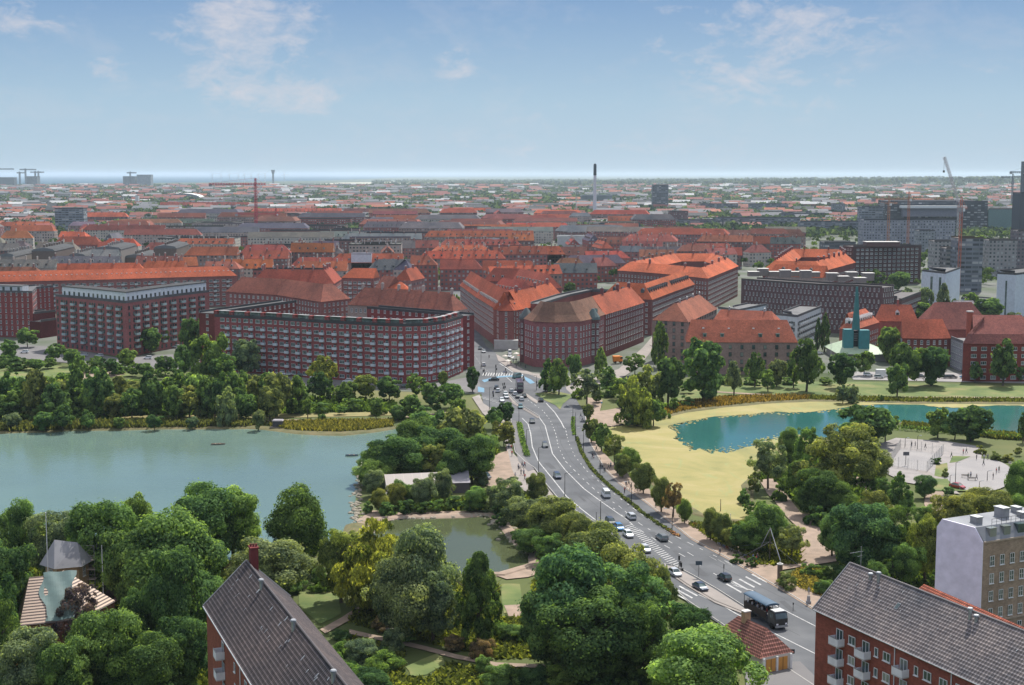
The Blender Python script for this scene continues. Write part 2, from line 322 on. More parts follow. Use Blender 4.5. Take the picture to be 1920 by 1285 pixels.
ALG=[(1140,803),(1165,798),(1235,783),(1280,773),(1350,764),(1420,757),(1513,752),(1600,753),(1700,756),(1920,757.5),(2150,760),(2150,764),(1920,762),(1880,760),(1820,764),(1760,764),(1725,759),(1640,758.5),(1590,763),(1560,768),(1500,773),(1450,772),(1400,777),(1340,781),(1290,790),(1252,799),(1268,813),(1262,822),(1290,838),(1295,846),(1310,841),(1335,851),(1345,846),(1362,850),(1400,838),(1440,826),(1500,818),(1545,828),(1480,850),(1425,885),(1398,912),(1400,940),(1417,962),(1410,979),(1360,976),(1310,965),(1270,940),(1215,890),(1170,850),(1150,822)]
o=sheet('algae',rag(rag(ALG,4,2.2,8),3,.7,9),.2,M['algae'],'stuff'); tag(o,'yellow green algae mat floating on the moat','algae')
def ell(cx,cy,rx,ry,n=14,j=.25,seed=0):
    rg=random.Random(seed); return [(cx+math.cos(2*PI*i/n)*rx*rg.uniform(1-j,1+j),cy+math.sin(2*PI*i/n)*ry*rg.uniform(1-j,1+j)) for i in range(n)]
mb=MB(); rg=random.Random(5)
EDG=[(1252,799),(1268,813),(1262,822),(1290,838),(1295,846),(1335,851),(1362,850),(1400,838),(1440,826),(1500,818)]; TOPE=[(1252,799),(1290,790),(1340,781),(1400,777),(1450,772),(1500,773),(1560,768),(1640,758.5)]
for k in range(430):
    E_=EDG if k<300 else TOPE; i=rg.randrange(len(E_)-1); t_=rg.random(); dn=abs(rg.gauss(0,8 if k<300 else 2.5)); x0=E_[i][0]+(E_[i+1][0]-E_[i][0])*t_; y0=E_[i][1]+(E_[i+1][1]-E_[i][1])*t_
    cx=x0+rg.uniform(-6,6)+(dn*.6 if k<60 else 0); cy=y0-dn*.8 if k<300 else y0+dn; rx=rg.uniform(.6,4.2)*(1-min(.7,dn/22))
    q=[P(a,b,.2) for a,b in ell(cx,cy,rx,rx*.28,8,.5,k)]; mb.flat([(p.x,p.y) for p in q],.19,0)
o=mb.build('algae_flecks',M['algae']); tag(o,'loose flecks of yellow algae at the edge of the mat','algae',kind='stuff')
M['weed']=mat('water_weed',(.07,.12,.03),(.05,.09,.02),.5)
o=sheet('water_weed',ell(1168,852,16,14,16,.08,2),.26,M['weed'],'stuff'); tag(o,'dark green weed patch in the yellow algae beside the avenue','water weed')
# banks: raised earth rims round the water
def rim(name,pts,h,wd,mt,closed=False,z=0):
    q=[P(*p,0) for p in pts]; mb=MB(); rg=random.Random(9)
    Q=[]
    for a,b in zip(q,q[1:]):
        n=max(1,int((b-a).length/6)); Q+=[a+(b-a)*(k/n) for k in range(n)]
    Q.append(q[-1])
    prof=[(-wd*.5,0.02),(-wd*.3,h*.6),(0,h),(wd*.3,h*.8),(wd*.5,0.02)]
    rows=[]
    for i,p in enumerate(Q):
        a=Q[max(0,i-1)]; b=Q[min(len(Q)-1,i+1)]; d=(b-a); d.z=0; d.normalize(); nrm=Vector((-d.y,d.x,0))
        k=rg.uniform(.7,1.3); rows.append([p+nrm*t*rg.uniform(.8,1.2)+Vector((0,0,zz*k)) for t,zz in prof])
    for r0,r1 in zip(rows,rows[1:]):
        for j in range(len(prof)-1): mb.quad(r0[j],r1[j],r1[j+1],r0[j+1])
    o=mb.build(name,mt,smooth=True); o['kind']='structure'; return o
M['bank']=mat('earth_bank',(.17,.14,.07),(.08,.09,.035),.25,rough=.95,detail=8)
rim('far_bank',LK_L[0:12],.7,7,M['bank'])
rim('moat_bank',LK_R[1:11],.6,7,M['bank']); rim('moat_south_bank',LK_R[11:24],.35,4,M['bank']); rim('moat_road_bank',LK_R[24:],.35,3.5,M['bank'])
rim('lake_near_bank',LK_L[17:],.7,6,M['bank']); rim('pond_bank',PD[0:12],.6,4,M['sand'])
# stones along the pond and the island's tip
def stones(name,label,pts,n,seed,spread=1.6):
    rg=random.Random(seed); mb=MB(); q=[P(*p,0) for p in pts]
    for k in range(n):
        i=rg.randrange(len(q)-1); p=q[i].lerp(q[i+1],rg.random()); r=rg.uniform(.25,.7)
        c=p+Vector((rg.gauss(0,spread*.5),rg.gauss(0,spread*.5),0)); ax=rg.uniform(.7,1.3)
        ring=[]
        for z,k2 in ((0,1),(.5,.95),(.85,.5)):
            ring.append([Vector((c.x+math.cos(a*PI/3+.2)*r*k2*ax*rg.uniform(.85,1.15),c.y+math.sin(a*PI/3+.2)*r*k2*rg.uniform(.85,1.15),z*r*.9)) for a in range(6)])
        for a,b in zip(ring,ring[1:]):
            for j in range(6): mb.quad(a[j],a[(j+1)%6],b[(j+1)%6],b[j])
        mb.poly(ring[2])
    o=mb.build(name,M['stone']); tag(o,label,'stones',kind='stuff')
stones('shore_stones','pale boulders edging the pond below the boathouse',[(725,974),(800,970),(870,968.5),(921,965)],260,3)
stones('shore_stones','scattered shore stones on the east side of the pond',[(930,972),(955,998),(975,1018),(1005,1036)],160,4,2.5)
stones('shore_stones','grey boulders along the island tip by the lake',[(681,860),(674,900),(668,950),(669,988),(700,1000)],220,5)
# sandy shores
sheet('pond_path',rag([(668,975),(700,957),(760,962),(850,958),(915,958),(935,966),(921,967),(870,969),(800,971),(740,974),(700,985),(672,990)],2,1,1),.24,M['sand'])
sheet('pond_beach',rag([(936,968),(965,985),(985,1002),(1022,1032),(1030,1048),(1003,1046),(1008,1040),(984,1030),(960,1005),(945,984)],2,.6,2),.24,M['dry'])
sheet('pond_sand',[(930,1079),(970,1068),(1015,1062),(1030,1070),(990,1082),(950,1086)],.22,M['sand'])
# roads
RD_L=[(899,712),(902,735),(906,756),(930,772),(958,785),(960,820),(966,850),(985,868),(1003,880),(1020,905),(1045,935),(1080,960),(1117,983),(1150,1008),(1190,1040),(1240,1085),(1290,1130),(1345,1167),(1420,1219),(1500,1272),(1560,1312)]
RD_R=[(1750,1262),(1620,1197),(1530,1147),(1480,1116),(1430,1087),(1366,1050),(1296,1012),(1255,979),(1215,946),(1190,928),(1160,907),(1135,882),(1117,851),(1106,832),(1100,807),(1097,776),(1078,745),(1062,730)]
JN=[(1000,722),(985,700)]
sheet('road',RD_L+RD_R+[(1060,722),(1030,716),(985,700),(940,697)],.30,M['asphalt'])
sheet('side_street',[(766,440),(845,540),(866,590),(871,640),(874,700),(900,716),(902,735),(950,730),(990,704),(984,696),(960,682),(932,664),(912,650),(892,612),(876,570),(860,535),(786,440)],.26,M['asphalt'])
sheet('quay_street',[(-200,652),(0,644),(120,652),(225,672),(330,664),(400,676),(470,702),(640,713),(820,718),(874,708),(903,716),(903,738),(860,733),(640,727),(480,718),(380,694),(260,690),(120,680),(0,668),(-200,676)],.22,M['asphalt2'])
sheet('east_street',[(984,698),(1030,706),(1100,712),(1160,692),(1205,652),(1250,600),(1262,600),(1224,655),(1200,686),(1172,705),(1130,722),(1075,738),(1062,742),(1020,728)],.27,M['pave'])
sheet('quay_road',[(1590,697),(1700,698),(2100,704),(2100,724),(1920,719),(1700,714),(1600,712)],.2,M['plaza'])
sheet('junction_pavement',[(930,664),(984,694),(1000,700),(1110,708),(1040,712),(985,701),(962,697),(934,676)],.33,M['pave'])
sheet('corner_island',[(1003,738),(1040,733),(1076,741),(1056,757),(1050,768),(1042,760),(1022,751)],.42,M['lawn'])
sheet('avenue_pavement',[(1100,745),(1130,750),(1120,790),(1124,840),(1150,868),(1200,905),(1246,938),(1296,980),(1345,1008),(1400,1030),(1450,1062),(1505,1092),(1570,1135),(1640,1180),(1620,1197),(1530,1147),(1480,1116),(1430,1087),(1366,1050),(1296,1012),(1255,979),(1215,946),(1190,928),(1160,907),(1135,882),(1117,851),(1106,832),(1100,807),(1097,776)],.36,M['sand'])
sheet('west_pavement',[(899,740),(906,756),(930,772),(956,785),(957,820),(962,850),(983,870),(1003,882),(1020,907),(1045,937),(1080,962),(1117,985),(1085,985),(1040,955),(1000,925),(965,915),(955,870),(948,830),(935,800),(905,775),(885,745)],.34,M['pave'])
sheet('gravel_yard',[(906,872),(930,852),(952,845),(960,880),(975,912),(940,918),(906,908)],.38,M['sand'])
sheet('cycle_path',[(960,788),(972,790),(978,820),(984,858),(1002,880),(990,884),(972,864),(964,830)],.4,M['asphalt2'])
sheet('traffic_island',[(1246,1060),(1262,1062),(1300,1082),(1345,1108),(1395,1140),(1425,1160),(1410,1158),(1340,1130),(1290,1100),(1255,1076)],.45,M['pave'])
sheet('median',[(947,737),(952,739),(968,756),(1000,775),(1012,783),(1008,784),(985,770),(960,756)],.45,M['pave'])
sheet('turning_median',[(979,737),(987,738),(1009,752),(1007,757),(998,752)],.45,M['pave'])
sheet('sand_square',rag([(1424,901),(1450,896),(1480,935),(1502,962),(1560,975),(1580,1010),(1570,1052),(1505,1062),(1440,1074),(1430,1070),(1490,1045),(1508,1020),(1497,990),(1465,958),(1438,925)],2,1.2,4),.3,M['sand'])
sheet('sand_square',rag([(1598,893),(1625,888),(1660,900),(1640,925),(1610,915)],2,1,5),.3,M['sand'])
sheet('beach_terrace',rag([(1115,772),(1160,765),(1190,770),(1205,790),(1150,800),(1122,795)],2,.8,5),.3,M['sand'])
sheet('lake_path',[(-100,797),(0,795),(140,789.5),(300,790),(420,789),(520,787),(640,785.5),(735,784),(860,770),(866,772),(735,787),(640,788.5),(520,790),(420,792.5),(300,793),(140,792.5),(0,799),(-100,801)],.25,M['sand'])
sheet('moat_path',[(1330,733),(1400,737),(1480,741.5),(1560,743),(1700,744),(1920,744.5),(2100,745),(2100,747),(1920,746.5),(1700,746),(1560,745),(1480,743.5),(1400,739.5),(1330,735)],.25,M['sand'])
sheet('moat_lawn',[(1230,765),(1280,735),(1400,715),(1600,716),(1900,722),(2100,727),(2100,756),(1920,753),(1700,752),(1513,748),(1400,752),(1300,765)],.1,M['lawn'])
sheet('dry_lawn',[(-60,700),(0,693),(60,682),(150,690),(230,697),(250,705),(120,712),(0,712)],.15,M['lawn'])
sheet('sand_lawn',rag([(110,705),(160,697),(215,696),(235,702),(180,712),(120,712)],2,1,2),.2,M['sand'])
sheet('reed_lawn',rag([(150,782),(300,778),(420,777),(560,776),(700,773),(735,770),(735,779),(560,783),(300,786),(150,788)],2,1,3),.14,M['dry'])
sheet('bank_lawn',[(500,795),(560,793),(700,790),(738,789),(735,800),(640,806),(560,805),(510,800)],.14,M['lawn'])
# park near the camera
sheet('park_lawn',rag([(560,1110),(640,1108),(640,1150),(600,1170),(560,1140)],2,2,3),.12,M['lawn'])
sheet('park_lawn',rag([(760,1250),(820,1225),(835,1245),(800,1265),(770,1268)],2,2,4),.12,M['lawn'])
sheet('park_lawn',rag([(940,1095),(975,1095),(975,1145),(945,1150)],2,2,4),.12,M['lawn'])
sheet('park_sand',rag([(945,1135),(985,1133),(990,1155),(955,1160)],2,1,3),.2,M['sand'])
sheet('park_path',[(655,1180),(700,1190),(740,1198),(800,1212),(860,1228),(930,1242),(1100,1250),(1100,1256),(930,1249),(855,1235),(795,1219),(735,1205),(690,1196),(655,1188)],.22,M['sand'])
sheet('park_path',[(600,1180),(640,1158),(680,1132),(700,1110),(716,1112),(690,1142),(650,1166),(610,1188)],.22,M['sand'])
sheet('court_ground',[(1650,832),(1680,821),(1780,828),(1842,838),(1840,860),(1800,880),(1775,905),(1745,912),(1700,905),(1655,885)],.3,M['court2'])
sheet('court',[(1688,841.5),(1768,851.5),(1738,884),(1667,873)],.34,M['plaza'])
sheet('court_lawn',[(1786,855),(1820,856),(1795,866),(1780,868)],.36,M['lawn']); sheet('court_lawn',[(1755,872),(1776,868),(1778,886),(1765,895),(1752,892)],.36,M['lawn']); sheet('court_lawn',[(1742,897),(1778,898),(1812,912),(1818,921),(1755,920),(1742,908)],.36,M['lawn'])
sheet('plaza',[(1838+math.cos(a*PI/20)*63,891+math.sin(a*PI/20)*31) for a in range(40)],.38,M['plaza'])
sheet('court_path',[(1715,880),(1760,905),(1780,925),(1800,926),(1760,895),(1742,884)],.33,M['pave'])
sheet('brick_path',[(1735,920),(1770,922),(1765,960),(1740,970),(1733,945)],.28,M['sand'])
sheet('dry_verge',rag([(1470,1085),(1510,1065),(1560,1075),(1550,1120),(1500,1100)],2,2,4),.31,M['dry'])
sheet('kiosk_yard',[(1395,1245),(1500,1240),(1560,1300),(1400,1300)],.42,M['asphalt2'])
# kerb between the carriageway and the verge
def ribbon(name,pts,wd,z,mt,dash=None,off=0):
    q=[P(*p,0) for p in pts]; mb=MB(); Q=[]; acc=0
    for a,b in zip(q,q[1:]):
        n=max(1,int((b-a).length/1.5)); Q+=[a+(b-a)*(k/n) for k in range(n)]
    Q.append(q[-1])
    nr=[]
    for i in range(len(Q)):
        d=Q[min(i+1,len(Q)-1)]-Q[max(i-1,0)]; d.normalize(); nr.append(Vector((-d.y,d.x,0)))
    for i in range(len(Q)-1):
        acc+=(Q[i+1]-Q[i]).length
        if dash and (acc%(dash[0]+dash[1]))>dash[0]: continue
        a,b=Q[i]+nr[i]*off,Q[i+1]+nr[i+1]*off
        mb.quad((a-nr[i]*wd/2)+Vector((0,0,z)),(b-nr[i+1]*wd/2)+Vector((0,0,z)),(b+nr[i+1]*wd/2)+Vector((0,0,z)),(a+nr[i]*wd/2)+Vector((0,0,z)))
    o=mb.build(name,mt); o['kind']='structure'; return o
ED=[(979,786),(990,797),(995,815),(998,840),(1009,866),(1013,872),(1040,905),(1062,933),(1090,957),(1117,978)]
ribbon('edge_marking',ED,.3,.34,M['paint'])
ribbon('centre_marking',[(1010,783),(1022,800),(1030,830),(1036,853),(1060,884),(1095,919),(1130,945),(1180,980)],.28,.34,M['paint'])
ribbon('lane_marking',[(990,752),(1018,772),(1032,790),(1042,815),(1047,840),(1060,867),(1075,882),(1095,902),(1120,925),(1160,951),(1200,985),(1250,1015),(1300,1045)],.22,.34,M['paint'],(2.5,3.5))
ribbon('lane_marking',[(1060,805),(1066,832),(1078,858),(1100,885),(1125,907),(1160,935),(1200,965),(1260,1005),(1330,1040),(1380,1065)],.22,.34,M['paint'],(2,4))
ribbon('lane_marking',[(1115,1000),(1180,1035),(1240,1045),(1300,1080)][0:0]+[(1150,955),(1190,990),(1240,1022),(1290,1050),(1350,1085),(1390,1105)],.22,.34,M['paint'],(3,5))
ribbon('edge_marking',[(1024,758),(1040,775),(1052,793),(1058,805)],.35,.34,M['paint'])
ribbon('edge_marking',[(1374,1100),(1410,1110),(1460,1142),(1530,1178),(1600,1212)],.28,.34,M['paint'])
ribbon('edge_marking',[(1310,1118),(1360,1142),(1380,1154),(1450,1190),(1530,1230),(1590,1262)],.28,.34,M['paint'])
ribbon('edge_marking',[(940,700),(960,718),(935,700)][0:2],.3,.34,M['paint']); ribbon('edge_marking',[(937,683),(962,700)],.5,.36,M['paint'])
ribbon('lane_marking',[(884,660),(905,690),(925,706)],.2,.34,M['paint'],(2,3))
def zebra(name,a,b,n,ln,wd=.5,gap=1.0):
    A=P(*a,0);B=P(*b,0); mb=MB()
    for i in range(n):
        p=A.lerp(B,i/(n-1)); d=ln
        D=(P(a[0]+d[0],a[1]+d[1],0)-A); nn=(B-A).normalized()*wd/2
        q=[p-nn,p+nn,p+nn+D,p-nn+D]; mb.quad(*[(v.x,v.y,.345) for v in q])
    o=mb.build(name,M['paint']); o['kind']='structure'
zebra('crossing_marking',(1172,990),(1262,1066),26,(14,-4),.45)
zebra('crossing_marking',(1362,1098),(1410,1080),5,(28,16),.6)
zebra('crossing_marking',(1255,1110),(1300,1090),6,(34,19),.6)
zebra('crossing_marking',(908,700),(980,703),16,(-3,6),.5)
zebra('crossing_marking',(906,745),(950,757),8,(-14,1),.5)
zebra('crossing_marking',(1362,1058),(1330,1046),3,(14,8),.35)
sheet('blue_cycle_lane',[(896,725),(908,728),(908,736),(896,735)],.37,M['bluepaint'])
sheet('blue_cycle_lane',[(983,706),(996,712),(1003,718),(994,720),(985,713)],.37,M['bluepaint'])
sheet('blue_cycle_lane',[(903,713),(935,705.5),(980,703),(981,705),(936,708),(908,717)],.37,M['bluepaint'])
# worn asphalt patches and seams on the boulevard
M['asphalt_old']=mat('old_asphalt',(.082,.085,.092),(.065,.068,.074),.3,rough=.9,detail=8)
rg=random.Random(12)
for k,(x,y) in enumerate([(1020,870),(1075,925),(1110,900),(1165,985),(1215,1000),(1290,1060),(1330,1040),(1050,820),(990,770),(1400,1110),(1460,1130),(1380,1170),(1440,1215),(1180,940),(930,735),(1100,870),(1260,1035)]):
    a=P(x,y); d=(P(x+10,y+9)-a).normalized() if y>850 else (P(x+3,y+9)-a).normalized(); n=Vector((-d.y,d.x,0)); l=rg.uniform(3,16); w_=rg.uniform(.6,2.2)
    mb=MB(); mb.quad(*[(a+d*(l*i)+n*(w_*j)+Vector((0,0,.308))) for i,j in ((0,0),(1,0),(1,1),(0,1))]); o=mb.build('asphalt_patch',M['asphalt_old']); o['kind']='structure'
for pts in ([(1012,800),(1025,838),(1050,880),(1100,935),(1160,985)],[(1045,800),(1052,835),(1072,868),(1120,915),(1190,965),(1300,1030)],[(1300,1095),(1380,1135),(1500,1195)],[(1340,1060),(1440,1110),(1520,1150)]):
    ribbon('asphalt_seam',pts,.18,.31,M['asphalt_old'])

M['kerb']=mat('kerb_stone',(.36,.35,.33),(.28,.27,.26),1.0)
def kerb(pts,off=0):
    q=[P(*p) for p in pts]; mb=MB()
    for a,b in zip(q,q[1:]):
        d=(b-a); l=d.length; d.normalize(); mb.box((a.x+b.x)/2,(a.y+b.y)/2,.28,l,.22,.17,0,rot=math.atan2(d.y,d.x))
    o=mb.build('kerb',M['kerb']); o['kind']='structure'
kerb(RD_L[3:]); kerb(RD_R[:-2]); kerb([(1246,1060),(1262,1062),(1300,1082),(1345,1108),(1395,1140),(1425,1160)]); kerb([(1246,1060),(1255,1076),(1290,1100),(1340,1130),(1410,1158),(1425,1160)]); kerb([(947,737),(952,739),(968,756),(1000,775),(1012,783),(1008,784),(985,770),(960,756),(947,737)])
# ================================================================ BUILDINGS
def V2(p): return Vector((p[0],p[1]))
def clean(path):
    o=[V2(path[0])]
    for p in path[1:]:
        if (V2(p)-o[-1]).length>.3: o.append(V2(p))
    return o
def mitres(q,closed):
    n=len(q); M_=[]; D=[]
    for i in range(n):
        d1=(q[i]-q[i-1]).normalized() if (closed or i>0) else None
        d2=(q[(i+1)%n]-q[i]).normalized() if (closed or i<n-1) else None
        if d1 is None: d1=d2
        if d2 is None: d2=d1
        n1=Vector((-d1.y,d1.x)); n2=Vector((-d2.y,d2.x)); m=(n1+n2)
        if m.length<1e-3: m=n1
        m.normalize(); k=1/max(.35,m.dot(n1)); M_.append(m*k); D.append(d2 if i==0 else d1)
    return M_,D
def profile(kind,w_,he,hr):
    if kind=='gable': return [(-.4,he-.12),(w_/2,hr),(w_+.4,he-.12)]
    if kind=='mono': return [(-.4,he),(w_+.3,hr)]
    if kind=='mansard': return [(-.35,he),(1.7,he+(hr-he)*.62),(w_/2,hr),(w_-1.7,he+(hr-he)*.62),(w_+.35,he)]
    if kind=='steep': return [(-.5,he),(2.2,he+(hr-he)*.35),(w_/2,hr),(w_-2.2,he+(hr-he)*.35),(w_+.5,he)]
    return [(-.05,he-.3),(-.05,he+.9),(.35,he+.9),(.35,he+.02),(w_-.35,he+.02),(w_-.35,he+.9),(w_+.05,he+.9),(w_+.05,he-.3)]
def sweep_roof(q,closed,w_,prof,hip=(1,1),flat=False):
    mb=MB(); M_,D=mitres(q,closed); n=len(q); st=[]
    for i in range(n):
        row=[]
        for t,z in prof:
            p=q[i]+M_[i]*t
            if not closed and i in (0,n-1) and not flat:
                sh=max(0,min(t,w_-t)); e=0 if i==0 else 1
                if hip[e]: p=p+D[i]*(sh*hip[e]*(1 if i==0 else -1))
                if not hip[e]: p=p-D[i]*(.25*(1 if i==0 else -1))
            row.append(Vector((p.x,p.y,z)))
        st.append(row)
    vl=[0]
    for a,b in zip(prof,prof[1:]): vl.append(vl[-1]+math.hypot(b[0]-a[0],b[1]-a[1]))
    u=0
    for i in range(n if closed else n-1):
        r0=st[i]; r1=st[(i+1)%n]; l=(q[(i+1)%n]-q[i]).length
        for j in range(len(prof)-1): mb.quad(r0[j],r1[j],r1[j+1],r0[j+1],0,[(u,vl[j]),(u+l,vl[j]),(u+l,vl[j+1]),(u,vl[j+1])])
        u+=l
    if not closed:
        for e,row in ((0,st[0]),(1,st[-1])):
            k=len(row); mt=0 if (hip[e] and not flat) else 1
            if flat:
                a=list(row); mb.poly(a,1,[(0,0)]*k); continue
            for j in range(k//2):
                a,b,c,d=row[j],row[j+1],row[k-2-j],row[k-1-j]
                wv=(a-d).length
                if (b-c).length<.05: mb.poly([a,b,d],mt,[(0,0),(wv/2,wv/2),(wv,0)])
                else: mb.poly([a,b,c,d],mt,[(0,0),(.3,vl[j+1]),(wv,vl[j+1]),(wv,0)])
    return mb
def sweep_wall(q,closed,w_,h):
    mb=MB(); M_,D=mitres(q,closed); n=len(q); u=0
    inn=[q[i]+M_[i]*w_ for i in range(n)]
    def face(a,b,u0):
        l=(b-a).length; mb.quad((a.x,a.y,0),(b.x,b.y,0),(b.x,b.y,h),(a.x,a.y,h),0,[(u0,0),(u0+l,0),(u0+l,h),(u0,h)]); return u0+l
    for i in range(n if closed else n-1): u=face(q[i],q[(i+1)%n],u)
    for i in range(n if closed else n-1): u=face(inn[(i+1)%n],inn[i],u)
    if not closed: u=face(q[-1],inn[-1],u); face(inn[0],q[0],u)
    return mb,inn
def repeats(parent,name,me,tr,color=None,cap=100,stuff='windows',sub=None):
    org=parent.location
    if sub is not None: parent=sub
    """tr: list of (x,y,z,rz,sx,sz). The `cap` nearest become parts, the rest one part of kind stuff."""
    tr=sorted(tr,key=lambda a:a[0]**2+a[1]**2)
    px,py,pz=org
    for x,y,z,rz,sx,sz in tr[:cap]:
        o=put(name,me,parent,color,(x-px,y-py,z-pz),rz,(sx,1,sz))
    rest=tr[cap:]
    if rest:
        nv=len(me.vertices); co=np.empty(nv*3); me.vertices.foreach_get('co',co); co=co.reshape(-1,3)
        vs=[];fs=[];ms=[]
        polys=[tuple(p.vertices) for p in me.polygons]; pm=[p.material_index for p in me.polygons]
        for k,(x,y,z,rz,sx,sz) in enumerate(rest):
            c,s_=math.cos(rz),math.sin(rz); X=co[:,0]*sx; Y=co[:,1]
            vs.append(np.stack([X*c-Y*s_+x-px,X*s_+Y*c+y-py,co[:,2]*sz+z-pz],1)); fs+=[tuple(i+k*nv for i in f) for f in polys]; ms+=pm
        m2=bpy.data.meshes.new(stuff); m2.from_pydata(np.concatenate(vs).tolist(),[],fs)
        for mt in me.materials: m2.materials.append(mt)
        m2.polygons.foreach_set('material_index',ms); m2.update()
        o=put(stuff,m2,parent,color); o['kind']='stuff'
# shared part meshes: local +x along the wall, -y outward, z up from the sill
def win_mesh(wd,ht,mull=1,bars=0,fr='white',dep=.09):
    mb=MB(); mb.box(0,-.02,0,wd,.06,ht,1)
    t=.09
    for x in (-wd/2+t/2,wd/2-t/2): mb.box(x,-dep/2,0,t,dep,ht,0)
    for z in (0,ht-t): mb.box(0,-dep/2-.003,z,wd-2*t,dep,t,0)
    for k in range(mull): mb.box(-wd/2+wd*(k+1)/(mull+1),-dep/2,t,.08,dep-.02,ht-2*t,0)
    for k in range(bars): mb.box(0,-dep/2-.004,ht*(k+1)/(bars+1)-.03,wd-2*t,dep-.03,.06,0)
    mb.box(0,-.1,-.1,wd+.15,.2,.09,0)
    return mb.mesh('window',[M[fr],M['glass']])
WIN={'std':win_mesh(1.25,1.5,1),'wide':win_mesh(2.3,1.5,2),'tall':win_mesh(1.1,1.9,1,1),'small':win_mesh(.8,1.2,0),'darkf':win_mesh(1.3,1.7,1,0,'dark'),'tri':win_mesh(1.9,1.75,3,1),'slot':win_mesh(.75,1.9,0,0,'white'),'pair':win_mesh(1.5,1.25,1,0)}
def balc_mesh(wd=2.0,dp=1.0,solid='tint'):
    mb=MB(); mb.box(0,-dp/2,-.15,wd,dp,.14,1)
    mb.box(0,-dp+.04,0,wd,.07,1.0,0); mb.box(-wd/2+.04,-dp/2,0,.07,dp-.08,1.0,0); mb.box(wd/2-.04,-dp/2,0,.07,dp-.08,1.0,0)
    mb.box(0,-.03,.02,1.0,.05,2.1,2)
    return mb.mesh('balcony',[M[solid],M['concrete'],M['glass']])
BALC=balc_mesh(); BALC_W=balc_mesh(3.0,1.2)
def dormer_mesh(wd=1.5,ht=1.6,dp=3,roof='flat'):
    mb=MB(); mb.box(0,dp/2,0,wd,dp,ht,0); mb.box(0,-.03,.25,wd*.75,.05,ht-.5,2)
    if roof=='flat': mb.box(0,dp/2-.1,ht,wd+.3,dp+.3,.15,1)
    else:
        z=ht; a=[(-wd/2-.15,-.15,z),(wd/2+.15,-.15,z),(0,-.15,z+wd*.6)]; b=[(x,dp,zz) for x,_,zz in a]
        mb.quad(a[0],b[0],b[2],a[2],1); mb.quad(a[1],a[2],b[2],b[1],1); mb.poly(a,0)
    return mb.mesh('dormer',[M['tint'],M['tile'] if roof!='flat' else M['flatroof'],M['glass']])
DORM=dormer_mesh(); DORM_G=dormer_mesh(1.9,1.7,3.5,'gable'); 
def chim_mesh():
    mb=MB(); mb.box(0,0,-1.5,.9,1.4,3.6,0); mb.box(0,0,2.1,1.05,1.55,.22,1)
    for y in (-.4,0,.4): mb.tube((0,y,2.3),(0,y,2.75),.14,n=6,m=1)
    return mb.mesh('chimney',[M['brick'],M['concrete']])
CHIM=chim_mesh()
def vent_mesh():
    mb=MB(); mb.box(0,0,-.6,.7,.7,1.5,0); mb.box(0,0,.95,.9,.9,.1,0); mb.tube((0,0,1.0),(0,0,1.5),.25,n=8); mb.tube((0,0,1.45),(0,0,1.6),.36,.1,n=8)
    return mb.mesh('vent',[M['steel']])
VENT=vent_mesh()
o_=MB(); o_.box(0,.3,0,.9,.9,.45,0); SKYL=o_.mesh('skylight',M['white'])
FOOT=[]   # occupied footprints (world bbox)
